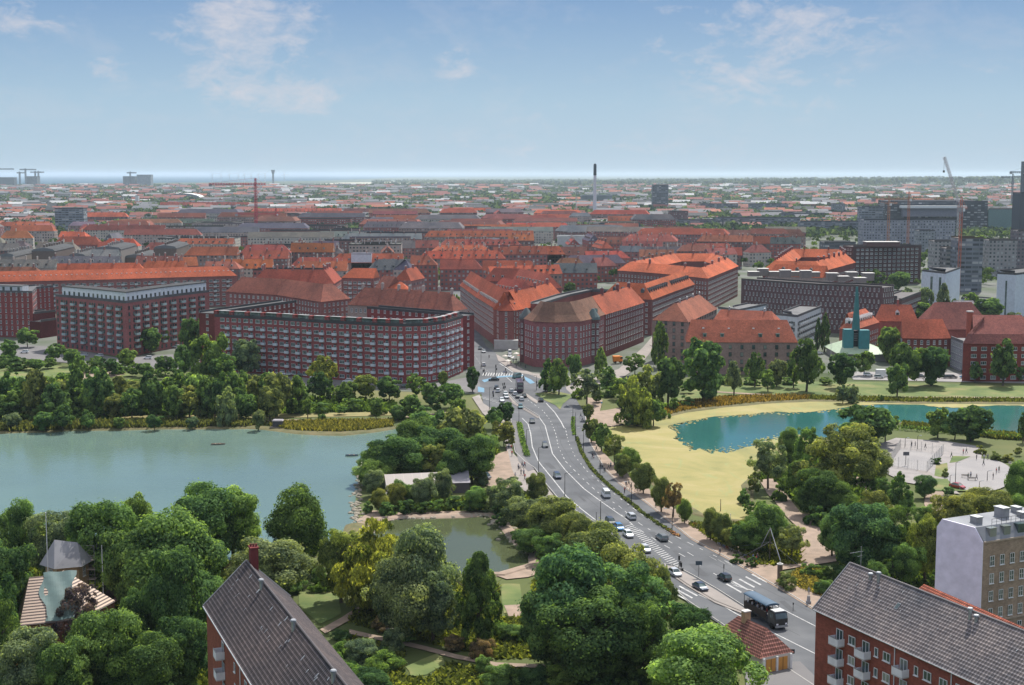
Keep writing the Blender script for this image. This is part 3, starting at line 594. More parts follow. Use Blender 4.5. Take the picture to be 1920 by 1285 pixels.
def building(name,label,cat,pts,he,hr,w_,roof='gable',closed=False,hip=(1,1),wall=(.25,.09,.07),rcol=(.45,.13,.06),wmat='brick',rmat=None,
        win=None,balc=None,dorm=None,chim=0,vents=0,z=0,px=True,group=None,wcol=None,base=None,capwin=True,parapet=None,sky=None):
    q=clean([P(a,b,he)[:2] for a,b in pts] if px else pts)
    org=Vector((q[0].x,q[0].y,0))
    root=empty(name,(org.x,org.y,0),0,label,cat,group)
    ql=[p-V2(org) for p in q]
    wb,inn=sweep_wall(ql,closed,w_,he); wb.build('wall',M[wmat],root,wall)
    prof=profile(roof,w_,he,hr); flat=roof=='flat'
    rm=rmat or ('flatroof' if flat else 'tile')
    rb=sweep_roof(ql,closed,w_,prof,hip,flat); ro=rb.build('roof',[M[rm],M[wmat]],root,rcol)
    for s in range(1 if not flat else 0): pass
    xs=[p.x for p in q]+[(p+V2(org)).x for p in inn]; ys=[p.y for p in q]+[(p+V2(org)).y for p in inn]
    FOOT.append((min(xs)-6,min(ys)-6,max(xs)+6,max(ys)+6))
    segs=[(q[i],q[(i+1)%len(q)]) for i in range(len(q) if closed else len(q)-1)]
    if not closed and capwin: segs+= [(q[-1],inn[-1]+V2(org)),(inn[0]+V2(org),q[0])]
    vis=[]
    for k,(a,b) in enumerate(segs):
        d=(b-a); l=d.length; 
        if l<3: continue
        d.normalize(); nrm=Vector((d.y,-d.x)); mid=(a+b)/2
        if nrm.dot(-mid.normalized())>.04: vis.append((k,a,b,d,l,nrm))
    chains=[]
    for k,a,b,d,l,nrm in vis:
        if k<len(q) and chains and chains[-1][-1][0]==k-1 and chains[-1][-1][3].dot(d)>.6 and k<(len(q) if closed else len(q)-1): chains[-1].append((k,a,b,d,l,nrm))
        else: chains.append([(k,a,b,d,l,nrm)])
    def spots(sp,off,main=False):
        for ch in chains:
            if main and ch[0][0]>=(len(q) if closed else len(q)-1): continue
            LT=sum(c[4] for c in ch); n=int((LT-1.0)/sp)
            if n<1: continue
            m=(LT-(n-1)*sp)/2
            for i in range(n):
                s_=m+i*sp+off; acc=0
                for j,c in enumerate(ch):
                    if s_<=acc+c[4] or j==len(ch)-1: break
                    acc+=c[4]
                p=c[1]+c[3]*(s_-acc)
                if .0<s_<LT: yield p,math.atan2(c[3].y,c[3].x),c[5],i
    if win:
        for (kind,sp,z0,fh,nf,off) in win:
            tr=[]
            for p,rz,nrm,i in spots(sp,off):
                p=p+nrm*.03
                for f in range(nf):
                    if z0+f*fh+1.5>he: continue
                    tr.append((p.x,p.y,z0+f*fh,rz,1,1))
            repeats(root,'window',WIN[kind],tr,cap=max(20,int(100/len(win))))
    if balc:
        for (kind,sp,z0,fh,nf,off,col,skip) in balc:
            tr=[]
            for p,rz,nrm,i in spots(sp,off,True):
                if skip and (i%skip==skip-1): continue
                p=p+nrm*.02
                for f in range(nf): tr.append((p.x,p.y,z0+f*fh,rz,1,1))
            repeats(root,'balcony',kind,tr,color=col,stuff='balconies',cap=100)
    if dorm:
        (me,sp,t,dz,col)=dorm; tr=[]
        prf=profile(roof,w_,he,hr)
        def rz_(t_):
            for (t0,z0),(t1,z1) in zip(prf,prf[1:]):
                if t0<=t_<=t1 and t1>t0: return z0+(z1-z0)*(t_-t0)/(t1-t0)
            return he
        zb=rz_(t)-.25
        for k,a,b,d,l,nrm in vis:
            if k>=(len(q) if closed else len(q)-1): continue
            n=int((l-5)/sp); 
            if n<1: continue
            m=(l-(n-1)*sp)/2; rz=math.atan2(d.y,d.x)
            for i in range(n):
                p=a+d*(m+i*sp)-nrm*t; tr.append((p.x,p.y,zb,rz,1,1))
        repeats(root,'dormer',me,tr,color=col,stuff='dormers',cap=60,sub=ro)
    if sky:
        tr=[]; k_=(hr-he)/(w_/2)
        for p,rz,nrm,i in spots(sky[0],0,True): p=p-nrm*sky[1]; tr.append((p.x,p.y,he+k_*sky[1]-.1,rz,1,1))
        repeats(root,'skylight',SKYL,tr,stuff='skylights',cap=100,sub=ro)
    if chim or vents:
        M_,D=mitres(q,closed); rid=[q[i]+M_[i]*(w_/2) for i in range(len(q))]; sg=[(rid[i],rid[(i+1)%len(q)]) for i in range(len(q) if closed else len(q)-1)]
        for kind,sp,nm,col in ((CHIM,chim,'chimney',wall),(VENT,vents,'vent',None)):
            if not sp: continue
            tr=[]; rg=random.Random(int(q[0].x*7)&1023)
            for a,b in sg:
                l=(b-a).length; d=(b-a).normalized(); n=int(l/sp)
                for i in range(n):
                    p=a+d*((i+.5)*l/n+rg.uniform(-1,1)); tr.append((p.x,p.y,(hr if not flat else he+1.2)+.1,math.atan2(d.y,d.x),1,rg.uniform(.7,1.2)))
            repeats(root,nm,kind,tr,color=col,stuff=nm+'s',cap=40,sub=ro)
    return root,q,inn
def face_point(a,b,t,z):
    p=a.lerp(b,t); return p
ORA=(.48,.13,.068); RED=(.34,.09,.062); BRN=(.29,.115,.085); MAR=(.24,.09,.075); GRY=(.20,.19,.19); SLA=(.13,.135,.145)
BRK=(.30,.095,.08); DBR=(.11,.07,.068); PLA=(.42,.33,.29); CRM=(.48,.43,.37); MBR=(.30,.125,.115)
STDW=lambda nf,sp=3.0,k='std',fh=3.0,z0=1.2:[(k,sp,z0,fh,nf,0)]
# --- the balcony block facing the lake
b3,q3,i3=building('balcony_block','long curved red brick apartment block with white balconies behind the lake bank trees','apartment block',
  [(402,593),(460,596),(520,599),(580,603),(640,606),(700,609),(750,611),(800,610),(835,605),(868,595)],24.2,25,11,'flat',wall=(.35,.095,.095),rcol=(.27,.275,.28),rmat='flatroof',
  win=[('wide',6.2,1.1,3.0,8,-1.3),('std',6.2,1.1,3.0,8,1.6)],balc=[(BALC,6.2,3.9,3.0,6,1.6,(.66,.70,.74),0)],capwin=True)
wl,ql_,il_=building('block_wing','flat grey roofed wing running back from the curved balcony block at its west end','apartment wing',
  [(404,590),(404,588),(556,566),(570,569)][1:3],24.2,25,9,'flat',wall=(.20,.055,.05),rcol=(.28,.285,.29),win=STDW(8,4))
wr,_,_=building('block_wing','flat grey roofed wing closing the yard of the curved balcony block at its east end','apartment wing',
  [(688,578),(760,584),(820,589),(866,593)][0:4],24.0,25,8,'flat',wall=(.24,.06,.06),rcol=(.26,.265,.275),win=STDW(8,4))
# penthouse glazing boxes on the block's roof edge: set-back top storey
mb=MB(); qq=[Vector((p.x-q3[0].x,p.y-q3[0].y)) for p in q3]; M_,_D=mitres(qq,False)
rg=random.Random(3); rail=MB()
for a,b,ma,mb_ in zip(qq,qq[1:],M_,M_[1:]):
    d=b-a; n=max(1,int(d.length/6)); rz=math.atan2(d.y,d.x); e=a+ma*.2; f=b+mb_*.2
    for z in (25.6,): rail.tube((e.x,e.y,z),(f.x,f.y,z),.035,n=4)
    for i in range(n):
        c=a+d*((i+.5)/n)+ma*2.2; L1=d.length/n
        o=MB(); o.box(c.x,c.y,24.22,L1*.62,1.8,2.3,0,rot=rz); o.box(c.x,c.y,26.52,L1*.66,2.1,.14,1,rot=rz); o.build('roof_glazing',[M['glass'],M['grey']],b3)
        c=a+d*((i+.02)/n)+ma*1.6; o=MB(); o.box(c.x,c.y,22.5,1.5,2.6,4.1,0,rot=rz); o.build('brick_pier',[M['brick']],b3,(.27,.06,.055))
rail.build('railing',M['steel'],b3)
# --- modern block with the white penthouse
b2,q2,i2=building('penthouse_block','red brick balcony block with a white penthouse storey facing the lake meadow','apartment block',
  [(104,555),(170,561),(235,568),(310,557),(392,547)],26,27,13,'flat',hip=(1,1),wall=(.35,.13,.125),rcol=(.45,.45,.45),
  win=[('darkf',3.9,1.2,3.05,8,-.9)],balc=[(BALC_W,7.8,3.9,3.05,7,1.0,(.40,.50,.50),0)])
pq=[p+ (Vector((0,1.3))) for p in q2]; pq[0]=pq[0].lerp(pq[1],.18); pq[-1]=pq[-1].lerp(pq[-2],.08)
def sub_storey(root,qw,z,h,w_,wallc,roofc,nwin,mat_='tint'):
    org=V2(root.location); ql=[p-org for p in qw]; M_,_=mitres(ql,False)
    mb=MB(); inn=[ql[i]+M_[i]*w_ for i in range(len(ql))]; ring=ql+inn[::-1]; mb.prism([tuple(p) for p in ring],z,z+h,0,0); o=mb.build('penthouse',M[mat_],root,wallc)
    mb=MB(); e=[ql[i]-M_[i]*.5 for i in range(len(ql))]; e2=[ql[i]+M_[i]*(w_+.5) for i in range(len(ql))]; mb.prism([tuple(p) for p in e+e2[::-1]],z+h+.02,z+h+.35,0,0); mb.build('penthouse_roof',M['flatroof'],root,roofc)
    tr=[]
    for a,b in zip(qw,qw[1:]):
        d=b-a; l=d.length; d.normalize(); nrm=Vector((d.y,-d.x)); n=int(l/nwin)
        for i in range(n): p=a+d*((i+.5)*l/n)+nrm*.03; tr.append((p.x,p.y,z+.5,math.atan2(d.y,d.x),1,1.2))
    for x,y,z_,rz,sx,sz in tr: put('window',WIN['darkf'],root,None,(x-org.x,y-org.y,z_),rz,(sx,1,sz))
sub_storey(b2,pq,26.1,4.6,8,(.80,.83,.86),(.12,.12,.125),3.6)
# --- red cube building at the far west
b1,q1,_=building('brick_complex','dark red brick complex with slit windows and a white roof storey beside the lake','apartment block',
  [(-60,547),(60,549),(68,541),(100,538)],24,25,14,'flat',wall=(.29,.075,.07),rcol=(.42,.42,.43),win=[('slot',3.2,1.2,3.0,8,0)])
sub_storey(b1,[q1[0]+Vector((0,3)),q1[1]+Vector((-6,3))],24.1,3,6,(.7,.72,.74),(.4,.4,.4),4)
building('brick_annex','low windowless dark red brick annex with stepped flat grey roofs','brick annex',[(64,588),(104,584)],13,14,9,'flat',wall=(.15,.04,.04),rcol=(.4,.38,.37))
building('brick_annex','lower flat roofed dark brick annex beside a white lit doorway','brick annex',[(76,603),(106,599)],9,10,8,'flat',wall=(.13,.035,.035),rcol=(.4,.38,.37))
# --- long terrace with orange roof
building('terrace_block','very long orange roofed terrace with a ribbon of rooflights behind the penthouse block','terrace block',
  [(-120,531),(20,528),(200,524),(330,520),(445,517)],20,26,13,'gable',wall=MBR,rcol=ORA,win=[('wide',4.2,1.2,3.0,6,-1),],sky=(3.1,3.4),balc=[(BALC,8.4,3.9,3.0,5,1.6,(.5,.55,.55),0)],vents=0)
building('roof_block','plain orange roofed block standing behind the long rooflight terrace','apartment block',[(106,518),(278,516)],19,27,13,'gable',wall=PLA,rcol=ORA,hip=(0,1),chim=14)
# --- blocks behind the balcony block
building('corner_block','brown roofed brick block with an angled front behind the curved block','apartment block',
  [(423,547),(520,553),(602,566),(656,560)],22,30,13,'gable',wall=MBR,rcol=BRN,hip=(1,1),win=STDW(7,3.4))
building('courtyard_block','orange roofed courtyard block with many chimneys behind the brown angled roof','apartment block',
  [(470,530),(560,532),(626,532),(640,523)],21,29,13,'gable',wall=MBR,rcol=RED,hip=(1,0),chim=9,win=STDW(6,3.6))
building('balcony_terrace','red roofed brick terrace with stacked balconies west of the side street','terrace block',
  [(640,521),(700,522),(702,516)][0:2],20,26,12,'gable',wall=MBR,rcol=ORA,hip=(1,0),win=STDW(6,3.2,'wide'),balc=[(BALC,6.4,3.9,3,5,1.6,(.55,.6,.62),0)])
building('gable_roof_house','brown cross gabled brick house between the terrace and the chimney row','house',[(700,546),(722,549)],18,27,14,'gable',wall=MBR,rcol=BRN,hip=(0,0))
building('orange_roof_house','low orange roofed building behind the row of white chimney pots','house',[(718,546),(770,546)],19,24,12,'gable',wall=MBR,rcol=ORA,hip=(1,1))
building('mansard_block','brown hipped roof block with a dark attic window row above the curved block','apartment block',
  [(652,572),(720,575),(790,581),(850,584)],21,29.5,14,'steep',wall=PLA,rcol=BRN,hip=(.8,.8),chim=8,win=[('tall',2.6,17.5,3,1,0),('std',3,2,3,5,0)])
# --- the wedge block between the streets
bw,qw,_=building('wedge_block','red roofed wedge shaped brick block pointing at the junction between two streets','apartment block',
  [(1056,557),(1062,530),(960,512),(868,512),(863,535),(893,557),(936,583),(962,583),(990,574)][4:],19,28,12,'steep',wall=MBR,rcol=(.37,.10,.06),hip=(1,.3),rmat='tile',
  win=[('tall',3.1,5,2.9,5,0)],dorm=(DORM,4.6,1.1,.3,(.7,.72,.72)))
building('wedge_block_wing','orange red roofed east wing of the wedge block with a ridge chimney','apartment wing',
  [(966,582),(1010,573),(1057,558)],19,27.5,12,'gable',wall=MBR,rcol=(.45,.12,.06),hip=(0,1),chim=24,win=STDW(6,3))
building('wedge_courtyard_wing','red inner roof with white dormers closing the court of the wedge block','apartment wing',
  [(920,545),(975,556),(1000,558)][0:2],17,25,11,'gable',wall=(.45,.3,.28),rcol=(.34,.09,.07),hip=(1,1),dorm=(DORM,5,1.5,.6,(.7,.65,.62)))
building('wedge_rear_wing','red roof with shaded slope at the back of the wedge block courtyard','apartment wing',
  [(905,527),(960,528),(1018,541)],18,26,12,'gable',wall=MBR,rcol=(.36,.10,.07),hip=(1,1),dorm=(DORM,6,1.5,.6,(.6,.55,.52)))
# shop front at the tip
o=MB(); a,b=P(932,583,19),P(966,583,19); o.box((a.x+b.x)/2,a.y-1.0,0,abs(b.x-a.x)+3,3.2,4.6,0); o.build('shop_pavilion',M['tint'],None,(.55,.56,.55))
so=bpy.data.objects['shop_pavilion']; tag(so,'white shop front pavilion at the tip of the wedge block','shop front')
# --- brown corner block
bb,qb,_=building('corner_mansard_block','brown mansard roofed brick corner block with rounded tower bays opposite the wedge block','apartment block',
  [(983,598),(1000,603),(1040,605),(1087,603),(1110,598),(1133,590)],20.5,29,12,'steep',wall=(.33,.13,.13),rcol=(.24,.14,.10),hip=(.9,0),
  win=[('tall',3.1,3.9,3.1,5,0)],dorm=(DORM_G,13,.6,.2,(.12,.2,.2)))
building('street_wing','orange roofed brick wing running up the east street beside the mansard block','apartment wing',
  [(1133,590),(1170,579),(1208,567)],20.5,29,12,'gable',wall=(.20,.075,.075),rcol=(.44,.135,.08),hip=(0,1),win=[('tall',3.0,3.2,3.05,6,0)],chim=16)
building('flat_roof_wing','grey flat roofed rear range of the mansard corner block round a deep yard','apartment wing',
  [(1020,570),(1068,555),(1110,546),(1185,552)],21,22,7,'flat',wall=(.26,.09,.08),rcol=(.42,.43,.43))
def ctower(px,py,z0,r,h,col,label):
    p=P(px,py,20); root=empty('corner_tower',(p.x,p.y,0),0,label,'tower'); m=MB(); m.tube((0,0,0),(0,0,h),r,n=12); m.build('wall',M['tint'],root,(.16,.07,.075)); m=MB(); m.tube((0,0,h),(0,0,h+1.2),r+.5,r+.2,n=12,cap=False); m.tube((0,0,h+1.2),(0,0,h+5),r+.2,r*.2,n=12); m.build('roof',M['tint'],root,col)
    for k in range(5):
        for a in (-.7,0,.7):
            put('window',WIN['tall'],root,None,(math.sin(a)*r,-math.cos(a)*r-.03,4+k*3.1),a)
ctower(987,598,0,3.2,20,(.10,.12,.12),'dark capped round tower bay on the west corner of the mansard block')
ctower(1112,599,0,3.0,20,(.10,.14,.14),'dark green capped tower bay near the street end of the mansard block')
# --- orange blocks east of it
building('angled_orange_block','brown and orange roofed block with dark dormers behind the street wing','apartment block',
  [(1128,556),(1180,560),(1222,562),(1262,547),(1302,533)],19.5,27.5,12,'gable',wall=(.2,.085,.08),rcol=(.44,.125,.06),hip=(1,1),dorm=(DORM_G,5.5,2.2,1.6,(.1,.1,.11)),win=STDW(6,3))
building('bright_hip_block','large bright orange hipped roof block with a recessed court','apartment block',
  [(1158,507),(1240,513),(1327,522),(1384,499),(1350,488),(1250,488)],21.5,27,14,'gable',closed=True,wall=(.24,.11,.10),rcol=(.52,.145,.072),win=[('std',3,2,3.1,6,0)],chim=22)
building('quay_corner_block','tan walled corner block with a broad brown roof and white pediment','apartment block',
  [(1223,600),(1290,604),(1344,579)],19,26.5,15,'gable',wall=(.33,.24,.21),rcol=(.33,.135,.09),hip=(1,1),win=[('darkf',4.2,1.5,3.1,6,0)],vents=12)
building('rooflight_block','low orange roof with three white rooflight boxes behind the dormered quay block','apartment block',
  [(1334,604),(1456,609)],17.5,23,13,'gable',wall=(.3,.2,.18),rcol=(.42,.14,.09),hip=(.4,.6),vents=13)
building('dormer_quay_block','long orange roofed tan block with evenly spaced dark dormers behind the poplars','apartment block',
  [(1286,641),(1390,642),(1496,642)],14,23,14,'gable',wall=(.36,.24,.21),rcol=(.44,.15,.095),hip=(.35,.5),win=[('darkf',5.0,1.5,3.2,4,0)],dorm=(DORM,7.5,1.4,.6,(.25,.36,.32)),sky=(11,4.2))
building('white_modern_house','white slab house with a grey flat roof behind the rooflight block','modern house',[(1346,578),(1385,583),(1437,572)],15,16,11,'flat',wall=(.62,.68,.7),rcol=(.5,.5,.5),wmat='tint',win=[('darkf',2.6,2,3,4,0)])
building('white_modern_house','larger white slab house with angular balconies and flat grey roof beside the church poplar','modern house',[(1455,590),(1495,594),(1540,576)],15.5,16.5,12,'flat',wall=(.62,.68,.7),rcol=(.5,.5,.5),wmat='tint',win=[('darkf',2.4,2,3,4,0)],balc=[(BALC,4.8,4.8,3,3,1.2,(.75,.8,.82),0)])
# --- dark modern slab with scattered slits
building('dark_slab_block','long dark brown brick slab with scattered slit windows and rooftop cabins','apartment slab',
  [(1390,525),(1460,530),(1537,535),(1600,537),(1654,540)],26,27,14,'flat',wall=(.15,.095,.098),rcol=(.38,.34,.32),win=[('slot',2.6,2.4,6.2,4,0),('slot',2.6,5.2,6.2,4,1.1)])
q=[P(*p,26) for p in ((1412,518),(1430,517),(1452,518),(1472,520),(1492,518),(1510,521),(1526,519),(1560,526),(1580,527),(1596,524),(1612,530),(1627,526))]
dk=bpy.data.objects['dark_slab_block']
for i,p in enumerate(q):
    o=MB(); o.box(p.x-dk.location.x,p.y-dk.location.y,26.0,6,6,2.6+(i%2)*1.5,0); o.box(p.x-dk.location.x,p.y-dk.location.y,28.6+(i%2)*1.5,6.6,6.6,.25,1); o.build('rooftop_cabin',[M['tint'],M['concrete']],dk,(.26,.23,.21))
building('stepped_slab','stepped terrace end of the dark brick slab with pale parapets','apartment slab',[(1656,560),(1690,563),(1727,549)],17,18,12,'flat',wall=(.14,.08,.075),rcol=(.42,.38,.36),win=STDW(5,3))
building('orange_court_block','bright orange hipped roof court block behind the dark slab','apartment block',
  [(1430,507),(1545,508),(1604,492),(1590,481),(1470,480)],22,28,14,'gable',closed=True,wall=(.2,.07,.065),rcol=(.48,.135,.065),chim=14,win=STDW(6,3.2))
building('orange_front_roof','orange gabled range with dark dormers rising just behind the dark slab roof','apartment block',[(1440,517),(1543,521)],23,30,12,'gable',wall=PLA,rcol=(.5,.14,.07),hip=(.4,0),dorm=(DORM_G,9,2.5,1.5,(.16,.15,.15)))
building('tall_dark_block','tall dark brown apartment block with glazed bays in the modern quarter','apartment block',
  [(1600,463),(1664,462),(1728,461)],30,31,16,'flat',wall=(.10,.06,.06),rcol=(.33,.28,.27),win=[('wide',4,2,3.1,9,0)])
td=bpy.data.objects['tall_dark_block']; o=MB(); o.box(24,9,30,26,12,3.4,0); o.box(24,9,33.4,27,13,.3,1); o.build('upper_storey',[M['tint'],M['concrete']],td,(.13,.075,.07))
building('white_cube_building','plain white cube building with two dark vertical slots','white building',[(1728,508),(1773,513),(1801,503)],25,26,18,'flat',wall=(.62,.68,.74),rcol=(.4,.4,.4),wmat='tint')
building('white_cube_building','white panelled cube with dark strips beside the low white annex near the harbour towers','white building',[(1870,513),(1905,515),(1990,505)],27,28,20,'flat',wall=(.60,.66,.72),rcol=(.3,.3,.3),wmat='tint')
for nm,pxs in (('white_cube_building',((1747,1748.5),(1763,1764.5))),('white_cube_building.001',((1888,1889.5),(1904,1905)))):
    r_=bpy.data.objects[nm]
    for x0,_ in pxs:
        k=1 if nm.endswith('1') else 0; y0=511+(x0-1730)*.09 if not k else 514
        p=P(x0,y0,25 if not k else 27); o=MB(); o.box(p.x-r_.location.x,p.y-r_.location.y-.15,1,1.3,.5,22,0); o.build('window_strip',M['glass'],r_)
building('low_white_annex','low white annex linking the two white cubes','white building',[(1802,560),(1868,566)],8,9,14,'flat',wall=(.6,.66,.7),rcol=(.55,.56,.57),wmat='tint',win=[('wide',5,2,3,2,0)])
# --- quay villas on the right
building('school_wing','long orange hipped villa with a row of white dormers behind the church spire','villa',
  [(1574,616),(1600,619),(1648,604)],12,19,12,'gable',wall=BRK,rcol=(.47,.15,.09),hip=(.7,.7),dorm=(DORM_G,3.6,2.0,1.6,(.75,.75,.74)),win=STDW(3,3))
building('school_hall','orange hipped hall roof with two brick chimneys and three dormers','villa',[(1645,602),(1722,603)],12,20,12,'gable',wall=BRK,rcol=(.46,.14,.085),hip=(.4,.5),dorm=(DORM_G,9,2,1.6,(.7,.7,.7)),chim=12)
building('gabled_brick_house','orange gabled red brick house with dark dormers above the quay trees','house',[(1693,634),(1745,635),(1783,634)],13,21,12,'gable',wall=(.2,.06,.05),rcol=(.47,.14,.085),hip=(0,.2),dorm=(DORM,12,1.2,1.0,(.2,.2,.2)),win=STDW(4,2.8,'tall'))
building('curved_glass_wing','low grey glazed link with a pale roof between the brick quay houses','link building',[(1783,634),(1806,643)],13,14,8,'flat',wall=(.3,.3,.33),rcol=(.6,.6,.6),wmat='tint',win=STDW(4,2.4,'tall'))
building('rooflight_hall','broad brown roof dotted with small rooflights and one tall brick chimney','hall',[(1736,618),(1864,617)],13,25,20,'gable',wall=BRK,rcol=(.30,.12,.10),hip=(.75,.75))
p=P(1811,583,24); o=empty('brick_chimney',(p.x,p.y-6,0),0,'tall plain red brick chimney through the rooflight hall roof','chimney'); m=MB(); m.box(0,0,0,2.4,2.4,24,0,top=.9); m.build('stack',M['brick'],o,(.32,.09,.06)); m=MB(); m.box(0,0,24,2.6,2.6,.5); m.build('cap',M['concrete'],o)
building('hipped_brick_villa','red brick villa with a steep brown hipped roof at the end of the quay','villa',[(1806,644),(1825,645),(1960,645)],16,27,22,'steep',wall=(.26,.06,.05),rcol=(.28,.11,.095),hip=(.6,.6),win=STDW(5,4.2,'wide'))
building('red_roof_cottage','small orange red hipped roof poking in beside the brick villa','house',[(1905,631),(1970,631)],15,22,12,'gable',wall=BRK,rcol=(.45,.11,.08),hip=(1,1))
building('grey_roof_house','small pale grey gabled house among trees below the white cubes','house',[(1792,581),(1834,581)],7,12,10,'gable',wall=(.5,.5,.52),rcol=(.42,.38,.38),hip=(0,.3))
# --- church: copper green spire on a slab tower, pale green tent roof
p=P(1606,676); ch=empty('church',(p.x,p.y,0),0,'church with a slim green copper spire and pale green tent roof','church')
sc=S(1606,676)
def hh(py,pyb=676): return (pyb-py)/sc/.99
cop=(.045,.20,.20)
m=MB(); m.box(0,3,hh(620),12.5/sc*1.0,3.2,hh(556)-hh(620)+4,0,top=.28); m.build('spire',M['tint'],ch,cop)
m=MB(); m.box(-14/sc,3.5,0,18/sc,4,hh(619),0,top=.96); m.build('tower_slab',M['tint'],ch,(.07,.27,.29))
m=MB(); m.box(14/sc,2.2,0,20/sc,4,hh(620),0,top=.96); m.build('tower_slab',M['tint'],ch,(.06,.25,.28))
m=MB(); m.box(0,4.2,0,8/sc,3,hh(622),0); m.build('tower_core',M['dark'],ch)
m=MB()
for k in range(4): m.box(0,2.6,hh(640)+k*1.0,7/sc,.3,.2,0)
m.build('louvre',M['grey'],ch)
m=MB(); m.prism([(-34/sc,-2),(58/sc,-4),(60/sc,26),(-34/sc,26)],0,3.4,0); m.build('wall',M['tint'],ch,(.3,.3,.28))
m=MB(); a=[(-38/sc,-4,3.4),(62/sc,-6,3.4),(64/sc,28,3.4),(-38/sc,28,3.4)]; t_=(2/sc,12,9.5)
for i in range(4): m.poly((a[i],a[(i+1)%4],t_))
m.build('tent_roof',M['tint'],ch,(.40,.50,.36))
# ================================================================ FOREGROUND BUILDINGS
def tiled_gable(name,label,E1,E2,R1,R2,he,hr,wallc,roofc,hidden_slope=True):
    """E1,E2: eave pixels at height he (far, near); R1,R2: ridge pixels at height hr"""
    e1,e2,r1,r2=P(*E1,he),P(*E2,he),P(*R1,hr),P(*R2,hr)
    d=(e2-e1).normalized(); up=Vector((0,0,1)); side=d.cross(up)
    # the horizontal distance between eave and ridge lines
    mid=(r1+r2)/2-e1; mid.z=0; hw=abs(mid.dot(Vector((side.x,side.y,0)).normalized()))
    return e1,e2,r1,r2,d,hw
def proj(p):
    fy=p[1]*math.cos(PITCH)+(H-p[2])*math.sin(PITCH); up=p[1]*math.sin(PITCH)-(H-p[2])*math.cos(PITCH)
    return CX+F*p[0]/fy, CY-F*up/fy
def along(e,d,px,z):   # distance s along e+d*s whose projection is px
    lo,hi=-5.0,120.0
    k=(px-CX)/F; c,s_=math.cos(PITCH),math.sin(PITCH)
    # (ex+dx s) = k*((ey+dy s)c+(H-z)s_)
    return (k*(e.y*c+(H-z)*s_)-e.x)/(d.x-k*d.y*c)
FW_BRK=(.29,.09,.062)
def fore_block(name,label,e1,d,L_,w_,he,hr,wallc,roofc,cols,rows,pipes=()):
    q=[V2(e1),V2(e1)+V2(d)*L_]
    root,qq,inn=building(name,label,'apartment block',[tuple(p) for p in q],he,hr,w_,'gable',wall=wallc,rcol=roofc,hip=(0,0),px=False,rmat='tile_big')
    rz=math.atan2(d.y,d.x); nrm=Vector((d.y,-d.x)); ox,oy=root.location.x,root.location.y
    for px,kind in cols:
        s=along(e1,d,px,he-3)
        if s<0.5: s=.8
        for k in range(rows):
            z=he-1.9-1.0-k*2.85; p=V2(e1)+V2(d)*s+nrm*.03
            if kind=='b':
                put('window',DOORW,root,None,(p.x-ox,p.y-oy,z-.6),rz); put('balcony',BALF,root,(.8,.8,.82),(p.x-ox,p.y-oy,z-.6),rz)
            else: put('window',{'w':WIN['pair'],'n':NARW,'W':WIN['wide']}[kind],root,None,(p.x-ox,p.y-oy,z+.05),rz)
    for px in pipes:
        s=along(e1,d,px,he-3); p=V2(e1)+V2(d)*s+nrm*.12; m=MB(); m.tube((p.x-ox,p.y-oy,0),(p.x-ox,p.y-oy,he-.3),.07,n=6); m.build('drainpipe',M['white'],root)
    m=MB(); a=V2(e1)-V2((ox,oy))+nrm*.5; b=a+V2(d)*L_; m.tube((a.x,a.y,he-.15),(b.x,b.y,he-.15),.09,n=6); m.build('gutter',M['steel'],root)
    # ridge tiles, verge boards
    n2=-nrm*(w_/2); a=V2(e1)-V2((ox,oy))+n2; m=MB()
    k=0.0
    while k<L_: m.tube((a.x+d.x*k,a.y+d.y*k,hr+.02),(a.x+d.x*(k+.38),a.y+d.y*(k+.38),hr+.05),.15,.13,n=6); k+=.4
    m.build('ridge_tiles',M['tint'],root,tuple(x*1.3 for x in roofc))
    for e in (0,1):
        m=MB(); A=V2(e1)-V2((ox,oy))+nrm*.45+V2(d)*(L_*e+(.3 if e else -.3)); B=A-nrm*(w_/2+.45); C_=A-nrm*(w_+.9)
        m.tube((A.x,A.y,he-.1),(B.x,B.y,hr+.05),.1,n=5); m.tube((B.x,B.y,hr+.05),(C_.x,C_.y,he-.1),.1,n=5); m.build('verge',M['grey'],root)
    return root,nrm
DOORW=win_mesh(1.5,2.1,1,0); NARW=win_mesh(.75,1.25,0,0)
def balf():
    mb=MB(); mb.box(0,-.6,-.15,2.1,1.2,.16,1); mb.box(0,-1.17,0,2.1,.06,1.0,0); mb.box(-1.02,-.57,0,.06,1.14,1.0,0); mb.box(1.02,-.57,0,.06,1.14,1.0,0)
    mb.box(0,-1.17,1.0,2.18,.1,.06,2); return mb.mesh('balcony',[M['tint'],M['concrete'],M['steel']])
BALF=balf()
e1=P(1530,1141,24); d_=(P(1847,1285,24)-e1).normalized()
fr,nrmR=fore_block('brick_apartment_block','red brick apartment block with white balconies and grey pantiles by the boulevard',e1,d_,70,12,24,30,FW_BRK,(.195,.18,.178),
  [(1575,'b'),(1598,'w'),(1624,'b'),(1643.5,'n'),(1663,'w'),(1695,'b'),(1718,'n'),(1739,'w'),(1769,'w'),(1800,'b'),(1824,'n'),(1845,'w'),(1874,'w'),(1905,'b')],8,(1678,1784,))
fr['category']='apartment block'
def on_roof(root,e,d,s,t,w_,he,hr):   # local point on the roof at distance s along and t across
    nn=Vector((-d.y,d.x)); z=he+(hr-he)*(t/(w_/2) if t<w_/2 else (w_-t)/(w_/2)); p=V2(e)+V2(d)*s+nn*t
    return (p.x-root.location.x,p.y-root.location.y,z)
